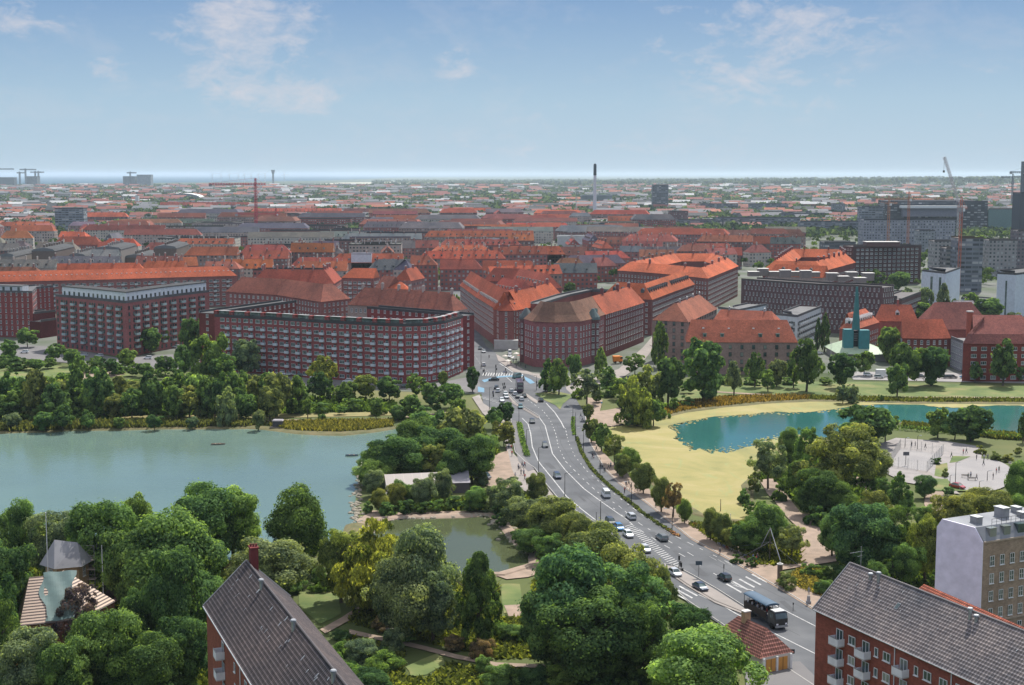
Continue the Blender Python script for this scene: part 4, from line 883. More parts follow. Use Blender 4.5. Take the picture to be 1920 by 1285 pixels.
def silvent(root,loc,h=1.0,tall=True):
    m=MB(); m.tube((0,0,-.6),(0,0,h),.24,n=10); m.tube((0,0,h),(0,0,h+.1),.36,n=10); m.tube((0,0,h+.22),(0,0,h+.34),.4,.3,n=10); m.tube((0,0,h),(0,0,h+.25),.2,n=8)
    return m.build('vent',M['steel'],root).__setattr__('location',loc)
def sky_light(root,loc,rz,tilt,wd=.7,ln=1.0):
    m=MB(); m.box(0,0,0,wd,ln,.14,0); m.box(0,0,.14,wd*.8,ln*.8,.02,1); o=m.build('skylight',[M['steel'],M['glass']],root); o.location=loc; o.rotation_euler=(tilt,0,rz)
def ridge_px(px,hr,e,d,w_):     # s whose ridge point projects on px
    nn=Vector((-d.y,d.x)); r=V2(e)+nn*(w_/2); rr=Vector((r.x,r.y,0)); return along(rr,d,px,hr)
for px in (1641,1656,1828,1840): 
    s=ridge_px(px,30,e1,d_,12); silvent(fr,on_roof(fr,e1,d_,s,5.2,12,24,30),1.1 if px in(1656,1828) else .5)
rz=math.atan2(d_.y,d_.x)
for px in (1683,): sky_light(fr,on_roof(fr,e1,d_,ridge_px(1683,27,e1,d_,12)+3,3.6,12,24,30),rz,R(45))
def hooks(root,e,d,L_,w_,he,hr,n,seed,slen=(.25,.5)):
    rg=random.Random(seed); m=MB()
    for k in range(n):
        s=rg.uniform(2,L_-2); t=rg.uniform(.6,5.3); p=Vector(on_roof(root,e,d,s,t,w_,he,hr)); q=Vector(on_roof(root,e,d,s+rg.uniform(-.1,.1),t+rg.uniform(*slen),w_,he,hr)); m.tube(p+Vector((0,0,.06)),q+Vector((0,0,.1)),.06,n=4)
    o=m.build('roof_hooks',M['white'],root); o['kind']='stuff'
hooks(fr,e1,d_,50,12,24,30,26,1,(.1,.25))
m=MB(); p=on_roof(fr,e1,d_,2.2,6,12,24,30); m.tube((p[0],p[1],29.5),(p[0],p[1],33),.05,n=5); m.tube((p[0]-1.6,p[1],32),(p[0]+.3,p[1],32.3),.03,n=4); m.tube((p[0]-.5,p[1],31.5),(p[0]+.2,p[1],31.7),.03,n=4); m.build('aerial',M['steel'],fr)
m=MB(); p=on_roof(fr,e1,d_,2.2,6,12,24,30); Q=[(p[0]+d_.x*(i*2),p[1]+d_.y*(i*2),31-.0+(-1.0 if 0<i<3 else -.9 if i>2 else 1)) for i in range(5)]
e1b=P(387,1135,24); db=(P(480,1285,24)-e1b).normalized()
fl,nrmL=fore_block('brick_apartment_block','red brick apartment block with steep dark tiled roof and brick chimney among the park trees',e1b,db,80,12,24,30,(.30,.095,.06),(.085,.075,.077),
  [(419,'b'),(441,'n'),(462,'w'),(480,'n')],8,(452,))
fl['category']='apartment block'
for px in (498,559,635,716): 
    s=ridge_px(px,30,e1b,db,12); silvent(fl,on_roof(fl,e1b,db,s,5.4,12,24,30),1.1)
hooks(fl,e1b,db,55,12,24,30,52,2)
ch_=MB(); p=on_roof(fl,e1b,db,.6,6.9,12,24,30); ch_.box(p[0],p[1],28,1.5,1.1,4.0,0,rot=math.atan2(db.y,db.x)); ch_.box(p[0],p[1],32,1.7,1.3,.2,0,rot=math.atan2(db.y,db.x))
for k in (-.4,0,.4): ch_.tube((p[0]+k,p[1],32.2),(p[0]+k,p[1],32.6),.16,n=6)
ch_.build('chimney',M['brick'],fl,(.16,.035,.035))
# --- lavender gabled corner house
a0,a1,a2=P(1758,1002,19.5),P(1844,1017,19.5),P(1934,1003,19.5)
lv,lq,li=building('corner_house','tall corner house with a blank lavender party wall and a tan window front','apartment house',
  [(1844,1017),(1934,1003)],19.5,24,12,'mansard',wall=(.40,.30,.22),rcol=(.22,.23,.24),hip=(0,0),rmat='flatroof',win=[('tall',2.5,1.6,3.3,5,0)])
for c_ in list(lv.children):
    if c_.name.startswith('wall') or c_.name.startswith('roof'): bpy.data.objects.remove(c_)
dv=(a2-a1); L_=40; dv=dv.normalized(); back=(a0-a1); 
ox,oy=lv.location.x,lv.location.y
def lp(p,z): return (p[0]-ox,p[1]-oy,z)
b0,b1,b2_=a0,a1,a1+dv*L_; b3_=a0+dv*L_
m=MB(); u=0
for A_,B_,hh_ in ((b1,b2_,19.5),(b2_,b3_,19.5),(b3_,b0,19.5)):
    l=(B_-A_).length; m.quad(lp(A_,0),lp(B_,0),lp(B_,hh_),lp(A_,hh_),0,[(0,0),(l,0),(l,hh_),(0,hh_)])
m.build('wall',M['brick'],lv,(.40,.30,.22))
m=MB(); mt_=(b0+b1)/2; off=(b1-b0).normalized()*1.6; pts_=[lp(b0,0),lp(b1,0),lp(b1,19.5),lp(b1-off,22.0),lp(b0+off*.6,22.6),lp(b0,21.0)]; m.poly(pts_)
d9=dv*-.25; m.poly([(x+d9.x,y+d9.y,z) for x,y,z in pts_]); 
for i in range(6):
    a,b=pts_[i],pts_[(i+1)%6]; m.quad(a,b,(b[0]+d9.x,b[1]+d9.y,b[2]),(a[0]+d9.x,a[1]+d9.y,a[2]))
m.build('party_wall',M['tint'],lv,(.90,.86,.99))
m=MB(); A1=b1-off; A0=b0+off*.6
def q4(a,b,c,d_,mt=0): m.quad(a,b,c,d_,mt,[(0,0),(L_,0),(L_,3),(0,3)])
q4(lp(b1+off*.15,19.4),lp(b2_+off*.15,19.4),lp(A1+dv*L_,22.0),lp(A1,22.0)); q4(lp(A1,22.0),lp(A1+dv*L_,22),lp(A0+dv*L_,22.6),lp(A0,22.6)); q4(lp(A0,22.6),lp(A0+dv*L_,22.6),lp(b0+dv*L_,21),lp(b0,21))
m.build('roof',M['flatroof'],lv,(1.0,1.05,1.1))
for s,t,sz,hh2 in ((3,.35,1.3,1.5),(11,.55,1.6,2.2),(16,.7,1.2,1.6),(14,.3,1.0,1.2)):
    p=A1.lerp(A0,t)+dv*s; o=MB(); o.box(p.x-ox,p.y-oy,21.8,sz,sz*1.4,hh2,0,rot=math.atan2(dv.y,dv.x)); o.box(p.x-ox,p.y-oy,21.8+hh2,sz*1.15,sz*1.6,.15,1,rot=math.atan2(dv.y,dv.x)); o.build('roof_box',[M['grey'],M['steel']],lv)
m=MB(); 
for k in range(9):
    p=A1+dv*(4+k*1.2); m.tube((p.x-ox,p.y-oy,22),(p.x-ox,p.y-oy,23.1),.04,n=4)
p=A1+dv*4; r_=A1+dv*13.6; m.tube((p.x-ox,p.y-oy,23.1),(r_.x-ox,r_.y-oy,23.1),.04,n=4); m.tube((p.x-ox,p.y-oy,22.5),(r_.x-ox,r_.y-oy,22.5),.03,n=4); m.build('terrace_railing',M['dark'],lv)
for s in (3,6.5,10,24,28): 
    p=A1.lerp(b1,.35)+dv*s; o=MB(); o.box(p.x-ox,p.y-oy,20.0,1.6,1.4,1.7,0,rot=math.atan2(dv.y,dv.x)); o.box(p.x-ox,p.y-oy,21.7,1.8,1.6,.12,0,rot=math.atan2(dv.y,dv.x)); o.build('dormer',[M['glass']],lv)
m=MB(); nn=(b1-b0).normalized()
for z in (19.3,4.2): 
    a=b1+nn*.15; m.box((a.x+b2_.x)/2-ox,(a.y+b2_.y)/2-oy,z,L_,.35,.3,rot=math.atan2(dv.y,dv.x))
m.build('cornice',M['tint'],lv,(.45,.36,.28))
r1_,r2_=P(1728,1093,16.5),P(1906,1170,16.5); dd_=(r2_-r1_).normalized(); nn_=Vector((-dd_.y,dd_.x,0)); e1_=r1_-nn_*3.5; e2_=r2_-nn_*3.5+dd_*12
building('red_roof_house','low red tiled roof squeezed behind the grey pantiled apartment block','house',[(e1_.x,e1_.y),(e2_.x,e2_.y)],13.6,16.5,7,'gable',wall=BRK,rcol=(.30,.105,.07),hip=(.2,0),px=False,rmat='tile_big')
# --- kiosk
Ak=Vector((43.1,240.2,0)); dk_=Vector((.47,-.88,0)).normalized(); s0=Ak-dk_*14.4
ks,kq,ki=building('kiosk_house','small tiled toll house with yellow doors and a tan chimney beside the boulevard','kiosk',[(s0.x,s0.y),(Ak.x,Ak.y)],3.2,7.2,6.6,'gable',wall=(.6,.56,.5),rcol=(.20,.10,.085),hip=(1,.9),px=False,rmat='tile_big',wmat='tint')
nk=Vector((-dk_.y,dk_.x,0)); rz=math.atan2(nk.y,nk.x); ox2,oy2=ks.location.x,ks.location.y
for t in (1.9,4.5):
    p=Ak+nk*t; m=MB(); m.box(0,-.05,0,2.0,.1,2.7,0); m.box(0,-.08,0,.06,.12,2.7,1); o=m.build('door',[M['tint'],M['dark']],ks,(.62,.30,.07)); o.location=(p.x-ox2,p.y-oy2,0); o.rotation_euler=(0,0,rz)
for t in (.35,3.2,6.2):
    p=Ak+nk*t; m=MB(); m.box(0,-.12,0,.4,.24,3.0,0); o=m.build('pilaster',M['white'],ks); o.location=(p.x-ox2,p.y-oy2,0); o.rotation_euler=(0,0,rz)
p=Ak-dk_*9.0+nk*3.3; m=MB(); m.box(p.x-ox2,p.y-oy2,5.5,1.3,1.0,3.0,0,rot=rz); m.box(p.x-ox2,p.y-oy2,8.5,1.5,1.2,.2,1,rot=rz); m.build('chimney',[M['brick'],M['concrete']],ks,(.46,.30,.18))
# --- house under repair (bare battens, green tarpaulin) with the grey hipped pavilion
def gable_px(name,label,cat,A,B,w_,he,hr,**k): return building(name,label,cat,[A,B],he,hr,w_,**k)
M['batten'],t,b=newmat('battened_roof'); uv=t.nodes.new('ShaderNodeUVMap').outputs[0]; sp=t.nodes.new('ShaderNodeSeparateXYZ'); t.links.new(uv,sp.inputs[0])
fr_=mth(t,'FRACT',mth(t,'DIVIDE',sp.outputs[1],.62)); n_=noise(t,1.5,4,vec=geo(t)); t.links.new(mixrgb(t,ramp(t,mth(t,'ADD',fr_,mth(t,'MULTIPLY',n_,.12)),[(.50,(0,0,0)),(.53,(1,1,1))]),(.07,.045,.04),(.58,.43,.33)),b.inputs['Base Color']); bump(t,b,fr_,.6,.05)
rp,rq,ri=building('house_under_repair','house under repair with bare battened roof and a green tarpaulin among park trees','house',[(36,1172),(150,1160),(214,1126)],7,13.4,15,'gable',wall=(.28,.12,.08),rcol=(1,1,1),hip=(.3,.6),rmat='batten')
A_,B_=rq[0],rq[1]; dd=(B_-A_).normalized(); nn2=Vector((-dd.y,dd.x)); ln=(B_-A_).length
m=MB(); G_=10; rg=random.Random(4)
def rpnt(s,t): 
    z=7+(13.4-7)*t/8.0; p=A_+dd*s+nn2*t; return Vector((p.x-rp.location.x,p.y-rp.location.y,z+.45+(.10*math.sin(s*1.7+t*.6)+.06*math.sin(s*.9-t*1.3))))
s0_,s1_=ln*.42,ln*.96; gp=[[rpnt(s0_+(s1_-s0_)*i/14+(.7*math.sin(j*.8) if i in(0,14) else 0),-.3+8.3*j/10) for i in range(15)] for j in range(11)]
for j in range(10):
    for i in range(14): m.quad(gp[j][i],gp[j][i+1],gp[j+1][i+1],gp[j+1][i])
m.build('tarpaulin',M['tint'],rp,(.13,.20,.19),smooth=True)
M['ggrey']=mat('slate_sheet',(.22,.22,.235),(.18,.18,.19),.3,rough=.5)
p=P(118,1140,0); gv=empty('pavilion',(p.x+.5,p.y+2,0),0,'octagonal tan pavilion with a faceted grey sheet roof behind the repair works','pavilion')
sc=S(118,1140); rr=44/sc
m=MB(); ring=[(math.cos(a*PI/3+.35)*rr*.88,math.sin(a*PI/3+.35)*rr*.88) for a in range(6)]; m.prism(ring,0,9.0); m.build('wall',M['tint'],gv,(.48,.34,.2))
m=MB(); e=[Vector((math.cos(a*PI/3+.35)*rr*1.12,math.sin(a*PI/3+.35)*rr*1.12,8.8)) for a in range(6)]; ap=[Vector((-2,0.6,12.4)),Vector((1.8,.6,12.2))]
ap=[Vector((-2.6,.8,13.2)),Vector((2.2,.2,12.8))]
pick=lambda p:0 if p.x<0 else 1
for i in range(6):
    a_,b_=e[i],e[(i+1)%6]; k0,k1=pick(a_),pick(b_)
    m.poly((a_,b_,ap[k1])) if k0==k1 else m.poly((a_,b_,ap[k1],ap[k0]))
m.build('roof',M['ggrey'],gv)
for a in range(6):
    x=math.cos(a*PI/3+.35+PI/6)*rr*.77; y=math.sin(a*PI/3+.35+PI/6)*rr*.77
    if y<1: put('window',WIN['tall'],gv,None,(x,y,6.2),a*PI/3+.35+PI/6+PI/2)
p=P(163,1138,0); sf=empty('scaffold',(p.x,p.y+3,0),0,'small steel scaffold tower with boards beside the grey roofed pavilion','scaffold')
m=MB()
for x in (-1.2,1.2):
    for y in (-1,1): m.tube((x,y,0),(x,y,12),.05,n=5)
m.build('frame',M['steel'],sf)
for z in (3,5,7,9): 
    m=MB(); m.box(0,0,z,2.6,2.2,.12); m.build('deck',M['tint'],sf,(.6,.5,.45)); 
for z in (3,5,7,9,11): 
    m=MB(); m.tube((-1.2,-1,z+1),(1.2,-1,z+1),.04,n=4); m.tube((-1.2,-1,z-1),(1.2,-1,z+1),.035,n=4); m.build('rail',M['steel'],sf)
# --- boathouse on the island
building('boathouse','long low boathouse with a pinkish corrugated roof on the island shore','boathouse',[(728,920),(838,915)],3.0,6.0,13,'gable',wall=(.12,.11,.11),rcol=(1.1,1.0,.95),hip=(0,0),rmat='flatroof',wmat='tint')
for o in bpy.data.objects['boathouse'].children:
    if o.name.startswith('roof'): 
        M['corr'],t,b=newmat('corrugated_sheet'); uv=t.nodes.new('ShaderNodeUVMap').outputs[0]; sp=t.nodes.new('ShaderNodeSeparateXYZ'); t.links.new(uv,sp.inputs[0])
        f1=mth(t,'FRACT',mth(t,'DIVIDE',sp.outputs[0],2.4)); t.links.new(mixrgb(t,ramp(t,f1,[(0,(0,0,0)),(.08,(1,1,1))]),(.38,.30,.27),mixrgb(t,noise(t,.3,5,vec=geo(t)),(.22,.19,.175),(.30,.26,.24))),b.inputs['Base Color']); b.inputs['Roughness'].default_value=.6; o.data.materials[0]=M['corr']
building('boathouse_annex','grey roofed annex adjoining the pinkish boathouse roof','boathouse',[(842,905),(880,904)],3.0,5,11,'gable',wall=(.10,.09,.10),rcol=(1.2,1.15,1.2),hip=(0,0),rmat='flatroof',wmat='tint')
building('boathouse_leanto','lower grey lean-to roof along the waterside of the boathouse','lean-to',[(727,935),(780,933)],2.4,3.6,5,'gable',wall=(.08,.08,.08),rcol=(1.1,1.0,.95),hip=(0,0),rmat='flatroof',wmat='tint')
# ================================================================ TREES
def crown_mesh(name,seed,n_cl,n_leaf,leaf,shape='round'):
    rg=np.random.RandomState(seed); C=[];Rr=[];T=[];O=[]
    ph=rg.uniform(0,6.28,6); core=np.array([0,0,.5])
    for k in range(n_cl*6):
        if len(C)>=n_cl: break
        v=rg.normal(size=3); v/=np.linalg.norm(v); az=math.atan2(v[1],v[0])
        irr=1+.22*math.sin(2*az+ph[0])*(1-abs(v[2])*.5)+.16*math.sin(3*az+ph[1]+2*v[2])+.12*math.sin(5*v[2]+ph[2])+rg.uniform(-.22,.12)
        r=rg.uniform(.72,1.0)*irr; rad=rg.uniform(.055,.150)
        if shape=='round': p=np.array([v[0]*.36*r,v[1]*.36*r,.50+v[2]*.39*r])
        elif shape in('tall','cone'):
            zz=rg.uniform(.05,.95); wd=(.36*math.sin(min(1,zz*1.0+.05)*PI)**.6*(1-.2*zz) if shape=='tall' else .40*(1-zz)**.75+.02)*irr; p=np.array([math.cos(az)*wd,math.sin(az)*wd,zz]); rad=rg.uniform(.05,.11)*(1 if shape=='tall' else 1.15-.6*zz)
        elif shape=='open': p=np.array([v[0]*.42*r,v[1]*.42*r,.55+v[2]*.36*r]); rad=rg.uniform(.04,.10)
        else: p=np.array([v[0]*.38*r,v[1]*.38*r,.40+max(v[2],-.6)*.50*r]); rad=rg.uniform(.06,.12)
        if p[2]<.06: continue
        o=p-core*(1 if shape not in('tall','cone') else 0)-(np.array([0,0,p[2]]) if shape in('tall','cone') else 0); o=o/(np.linalg.norm(o)+1e-6)
        C.append(p);Rr.append(rad);T.append(np.clip(rg.normal(.5,.2),.05,.95));O.append(o)
    C=np.array(C);Rr=np.array(Rr);T=np.array(T);O=np.array(O)
    wgt=Rr**2; wgt/=wgt.sum(); idx=rg.choice(len(C),n_leaf,p=wgt)
    v=rg.normal(size=(n_leaf,3)); v/=np.linalg.norm(v,axis=1)[:,None]
    d=(v*(O[idx]+np.array([0,0,.5]))).sum(1); v=np.where((d<-.25)[:,None],-v,v)
    rad=Rr[idx]*(.80+.28*rg.rand(n_leaf)); st=rg.rand(n_leaf)<.08; rad=np.where(st,rad*rg.uniform(1.0,1.45,n_leaf),rad)
    pos=C[idx]+v*rad[:,None]*np.array([1.1,1.1,.85])
    inn=rg.rand(n_leaf)<.09
    pos=np.where(inn[:,None],core+(C[idx]-core)*rg.rand(n_leaf,1),pos)
    nrm=v*1.3+rg.normal(size=(n_leaf,3))*.38+np.array([0,0,.35]); nrm/=np.linalg.norm(nrm,axis=1)[:,None]
    a=np.cross(nrm,rg.normal(size=(n_leaf,3))); a/=np.linalg.norm(a,axis=1)[:,None]; b=np.cross(nrm,a)
    s=leaf*(.5+1.0*rg.rand(n_leaf))[:,None]; s2=s*(.5+.5*rg.rand(n_leaf))[:,None]
    if shape=='willow': a=a*.5+np.array([0,0,-.8]); s=s*1.3
    V=np.stack([pos-a*s*.5-b*s2*.2,pos+a*s*.1-b*s2*.5,pos+a*s*.5+b*s2*.2,pos-a*s*.1+b*s2*.5],1).reshape(-1,3)
    me=bpy.data.meshes.new(name); me.vertices.add(len(V)); me.vertices.foreach_set('co',V.astype(np.float32).ravel())
    nl=n_leaf*4; me.loops.add(nl); me.loops.foreach_set('vertex_index',np.arange(nl,dtype=np.int32))
    me.polygons.add(n_leaf); me.polygons.foreach_set('loop_start',np.arange(0,nl,4,dtype=np.int32)); me.polygons.foreach_set('loop_total',np.full(n_leaf,4,dtype=np.int32))
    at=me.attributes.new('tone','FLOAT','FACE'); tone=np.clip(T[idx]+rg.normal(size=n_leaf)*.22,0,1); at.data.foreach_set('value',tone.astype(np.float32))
    me.materials.append(M['leaf']); me.update(); me.validate(); return me
def trunk_mesh(name,seed,limbs=5,h=.62,r=.022):
    rg=random.Random(seed); m=MB(); p=Vector((0,0,0)); q=Vector((rg.uniform(-.02,.02),rg.uniform(-.02,.02),h*.45)); t=Vector((rg.uniform(-.04,.04),rg.uniform(-.04,.04),h))
    m.tube(p,q,r*1.25,r,n=7); m.tube(q,t,r,r*.5,n=6)
    for k in range(limbs):
        a=2*PI*k/limbs+rg.uniform(-.4,.4); s=q.lerp(t,rg.uniform(0,.8)); e=s+Vector((math.cos(a)*rg.uniform(.18,.3),math.sin(a)*rg.uniform(.18,.3),rg.uniform(.14,.3))); mid=s.lerp(e,.5)+Vector((0,0,.02))
        m.tube(s,mid,r*.55,r*.38,n=5); m.tube(mid,e,r*.38,r*.15,n=5)
        e2=mid+Vector((math.cos(a+.9)*.12,math.sin(a+.9)*.12,.12)); m.tube(mid,e2,r*.3,r*.1,n=4)
    return m.mesh(name,M['bark'],smooth=True)
SH=['round','round','round','tall','cone','open','willow']
NEAR=[crown_mesh('crown',11,110,34000,.027,'round'),crown_mesh('crown',12,140,36000,.025,'round'),crown_mesh('crown',13,90,32000,.028,'round'),crown_mesh('crown',14,130,26000,.029,'tall'),crown_mesh('crown',15,110,20000,.032,'cone'),crown_mesh('crown',16,120,22000,.025,'open'),crown_mesh('crown',17,120,30000,.028,'willow')]
MID=[crown_mesh('crown',21,60,5200,.068,'round'),crown_mesh('crown',22,75,5600,.064,'round'),crown_mesh('crown',23,50,4800,.070,'round'),crown_mesh('crown',24,80,5000,.066,'tall'),crown_mesh('crown',25,60,3600,.075,'cone'),crown_mesh('crown',26,70,3800,.064,'open'),crown_mesh('crown',27,70,5200,.066,'willow'),crown_mesh('crown',28,66,5200,.066,'round'),crown_mesh('crown',29,56,5000,.070,'round')]
NEAR+= [crown_mesh('crown',18,120,34000,.027,'round'),crown_mesh('crown',19,100,34000,.027,'round')]
TRK=[trunk_mesh('trunk',k,4+k%3) for k in range(5)]
BUSH=[crown_mesh('crown',31,30,2200,.10,'round'),crown_mesh('crown',32,26,2000,.10,'willow'),crown_mesh('crown',33,24,2000,.10,'open')]
FC={'d':(0.099,0.177,0.077),'g':(0.155,0.254,0.099),'y':(.215,.265,.090),'o':(0.208,0.250,0.105),'s':(0.193,0.258,0.163),'l':(0.215,0.339,0.130),'p':(0.129,0.098,0.122),'b':(0.218,0.185,0.131),'c':(.125,.225,.110),'r':(0.336,0.186,0.150)}
FCN={'d':'dark green','g':'mid green','y':'yellow green','o':'olive','s':'silvery green','l':'bright green','p':'purple leaved','b':'sparse brownish','c':'bluish green','r':'rusty'}
SHN={'r':'round crowned','t':'tall oval','c':'cone shaped','o':'loose open crowned','w':'drooping willow-like'}
TREES=[]
def tree(cx,top,base,wd,col='g',sh='r',near=None):
    TREES[-1][1].append((cx,top,base,wd,col,sh))
def region(phrase): TREES.append((phrase,[]))
def T_(s):
    for it in s.split(';'):
        it=it.split()
        if not it: continue
        tree(float(it[0]),float(it[1]),float(it[2]),float(it[3]),it[4] if len(it)>4 else 'g',it[5] if len(it)>5 else 'r')
region('along the near lake shore')
T_('43 932 1075 80 g;-20 960 1110 80 d;110 955 1090 120 s;197 932 1115 150 g;257 922 1070 70 g;385 904 1062 160 g;438 912 1052 115 l;318 950 1150 210 g;262 985 1150 130 g;370 1000 1120 120 g;0 1005 1215 150 d;-15 1060 1240 120 d;562 908 1075 142 d;512 1008 1132 160 s;660 1000 1125 100 y o')
region('round the house under repair')
T_('0 1120 1290 80 d;65 1172 1330 140 s;203 1135 1310 140 g;150 1098 1225 95 p o;130 1190 1340 110 g;365 1072 1175 115 g;352 1148 1300 110 d;290 1185 1330 130 d;262 1100 1230 80 d;330 1020 1230 130 d')
region('in the park below the pond')
T_('700 962 1150 160 y w;640 985 1130 80 y;790 980 1190 140 s;752 1030 1200 140 s;812 1058 1205 110 s;898 1042 1212 95 d t;1070 1020 1250 215 c;1165 1050 1240 190 c;1118 978 1120 140 o;1185 1015 1190 140 o;1225 1055 1200 90 o;1035 1090 1262 140 c;1110 1105 1290 190 d;1205 1120 1290 130 d;1290 1132 1240 90 d;1250 1180 1285 90 g;1318 1172 1350 215 l')
region('on the boathouse island')
T_('752 812 905 120 d;703 862 915 75 g;778 785 880 110 d;870 755 860 95 o;825 800 890 120 d;720 830 905 90 g;815 832 905 66 o o;885 815 908 95 d;850 842 915 60 d;948 753 795 38 d;945 790 838 42 o;905 810 880 60 g;800 770 830 70 g;845 785 850 60 o;704 878 932 50 s;795 895 955 50 s;742 905 955 35 o;893 912 960 52 l;712 915 962 36 o;928 765 805 40 g;770 905 950 30 g;828 878 945 44 s;748 898 948 34 g')
region('between the pond and the boulevard')
T_('955 895 975 80 s;1008 885 948 44 o;985 930 1005 95 s;1042 930 1030 115 o;1000 985 1040 80 g;1075 960 1050 70 o;935 905 960 50 s;1030 1000 1060 60 g;1087 985 1045 60 o')
region('behind the meadow near the brick complex')
T_('17 638 676 40 g;52 612 652 44 g;105 645 682 44 g;133 650 688 34 g;283 614 664 46 g;305 612 655 36 g;365 586 676 56 d;392 626 725 70 g;462 636 706 58 s;345 650 710 50 g;310 664 704 40 d;240 654 694 42 g;205 672 705 38 d;420 665 735 60 g;180 668 696 30 g;270 680 708 34 g;30 668 694 40 d;70 670 696 36 g;375 700 745 46 g')
region('in the belt along the far lake bank')
rg=random.Random(21)
for k,x in enumerate(range(-15,560,27)): tree(x+rg.uniform(-6,6),696+rg.uniform(-8,14),778+rg.uniform(-8,10),56+rg.uniform(-8,14),rg.choice('gggodl'),rg.choice('rrrt'))
for k,x in enumerate(range(0,540,36)): tree(x+rg.uniform(-8,8),722+rg.uniform(-6,12),788+rg.uniform(-6,4),50+rg.uniform(-8,10),rg.choice('gdgo'),'r')
region('standing at the reeds of the far bank')
T_('22 770 808 36 s;80 768 810 44 g;118 760 810 48 d;165 770 808 34 g;225 782 806 30 g;290 775 808 34 d;425 735 800 52 s w;485 763 808 28 s;577 745 787 22 g;604 776 792 16 g;360 778 806 26 s;620 708 752 22 c c')
region('in front of the curved balcony block')
T_('605 670 728 54 y;600 700 752 46 d;686 697 750 48 y;730 702 755 48 d;780 702 752 44 g;830 694 730 22 y;850 712 765 50 g;886 686 736 30 d;806 716 760 40 g;655 715 755 34 g;640 722 756 40 g;560 722 760 40 g;525 716 762 42 g;500 700 750 40 g;820 735 778 46 d;770 738 785 44 g;705 745 785 34 g;860 745 790 40 g;745 755 790 30 c')
region('on the green beside the junction')
T_('1026 672 738 44 g c;1048 676 742 46 g;1077 656 718 28 g;1126 655 714 30 l t;1100 694 760 60 s o;1140 690 740 40 g;1190 664 705 46 g;1162 705 750 50 g;1202 694 765 72 o w;1194 718 800 72 y w;1252 662 760 72 d;1236 608 690 36 g t;1225 745 800 40 g')
region('on the moat lawn before the quay houses')
T_('1318 638 752 88 g;1372 612 690 46 d t;1376 680 742 36 s;1415 664 726 36 d;1456 672 725 42 s;1512 640 735 62 d;1546 592 660 22 d t;1533 600 660 16 d t;1580 660 728 62 d;1620 655 705 42 g;1682 682 745 42 g;1664 604 680 50 g;1700 636 726 66 d;1746 640 724 72 d;1748 685 722 28 g;1880 640 724 56 d;1828 680 718 26 g;1908 680 716 28 g;1440 690 735 36 g;1488 680 728 32 g;1580 722 758 30 s o;1600 722 756 26 s o')
region('in the gardens below the white cubes')
T_('1718 564 606 58 g;1735 530 600 34 s;1768 535 598 32 s t;1818 545 590 34 g;1852 558 610 62 g;1900 588 625 52 s;1840 590 625 36 g;1640 506 550 38 d;1684 505 545 50 g;1616 515 548 26 g;1770 583 604 40 d;1790 560 590 20 s;1067 528 566 26 d;856 552 592 14 l;1915 545 580 30 g;1700 540 575 30 s;440 565 592 18 g')
region('in the avenue along the boulevard')
T_('1102 756 790 26 o;1109 784 832 36 o;1128 796 848 34 g;1152 815 874 46 o;1180 838 890 44 g;1168 850 898 36 o;1206 866 928 48 o;1240 893 962 44 o;1262 905 972 36 b o;1284 934 984 28 g;1332 952 1015 42 o;1354 960 1022 42 o;1398 975 1036 56 g;1438 942 1036 76 g;1484 985 1050 62 s o;1415 965 1038 64 g;1375 985 1030 44 o')
region('in the park beside the algae shore')
T_('1440 826 918 84 s;1512 800 905 60 g;1582 797 945 150 o;1632 828 905 90 s;1530 878 968 88 d;1570 900 975 80 d;1632 750 835 104 d;1600 780 840 60 g;1660 772 830 50 g;1505 860 940 70 d;1480 800 870 50 g;1758 766 822 46 g;1820 758 828 84 d;1790 775 825 50 c;1918 775 830 18 d;1686 885 965 60 g c;1733 890 935 42 c;1640 918 985 66 o;1650 895 950 46 c;1616 936 1080 138 c;1672 950 1075 86 d;1560 960 1045 60 c')
region('round the skating plaza and corner house')
T_('1734 962 1090 66 y;1790 922 1015 96 o;1850 914 1005 100 o;1906 862 955 56 g;1905 925 1000 60 g;1700 1015 1100 64 g;1735 945 1000 50 g;1690 985 1060 50 d;1865 955 1010 70 d;1640 1050 1110 50 g')
for ph,lst in TREES:
    lst.sort(key=lambda t:t[0])
    grp='trees '+ph
    for i,(cx,top,base,wd,col,sh) in enumerate(lst):
        p=P(cx,base); s=S(cx,base); ht=(base-top)/s/.985; w_=wd/s; dist=p.length
        rg=random.Random(int(cx*13+base)); si={'r':rg.choice([0,1,2,7,8,0,1,2,7,8,5]),'t':3,'c':4,'o':5,'w':6}[sh]
        lib=NEAR if p.y<430 else MID
        lab=f"{FCN[col]} {SHN[sh]} tree, {ordinal(i+1)} from the left of those {ph}"
        if len(lab.split())>16: lab=f"{FCN[col]} tree, {ordinal(i+1)} from the left {ph}"
        t=empty('tree',tuple(p),0,lab,'tree',grp)
        cb=min(ht*.10,1.4) if sh not in('w','t','c') else ht*.03
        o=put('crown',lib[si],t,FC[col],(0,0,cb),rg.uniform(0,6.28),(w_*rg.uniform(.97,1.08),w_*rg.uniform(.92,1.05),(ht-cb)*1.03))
        put('trunk',TRK[rg.randrange(5)],t,None,(0,0,-.1),rg.uniform(0,6.28),(ht*.9,ht*.9,ht*.95))
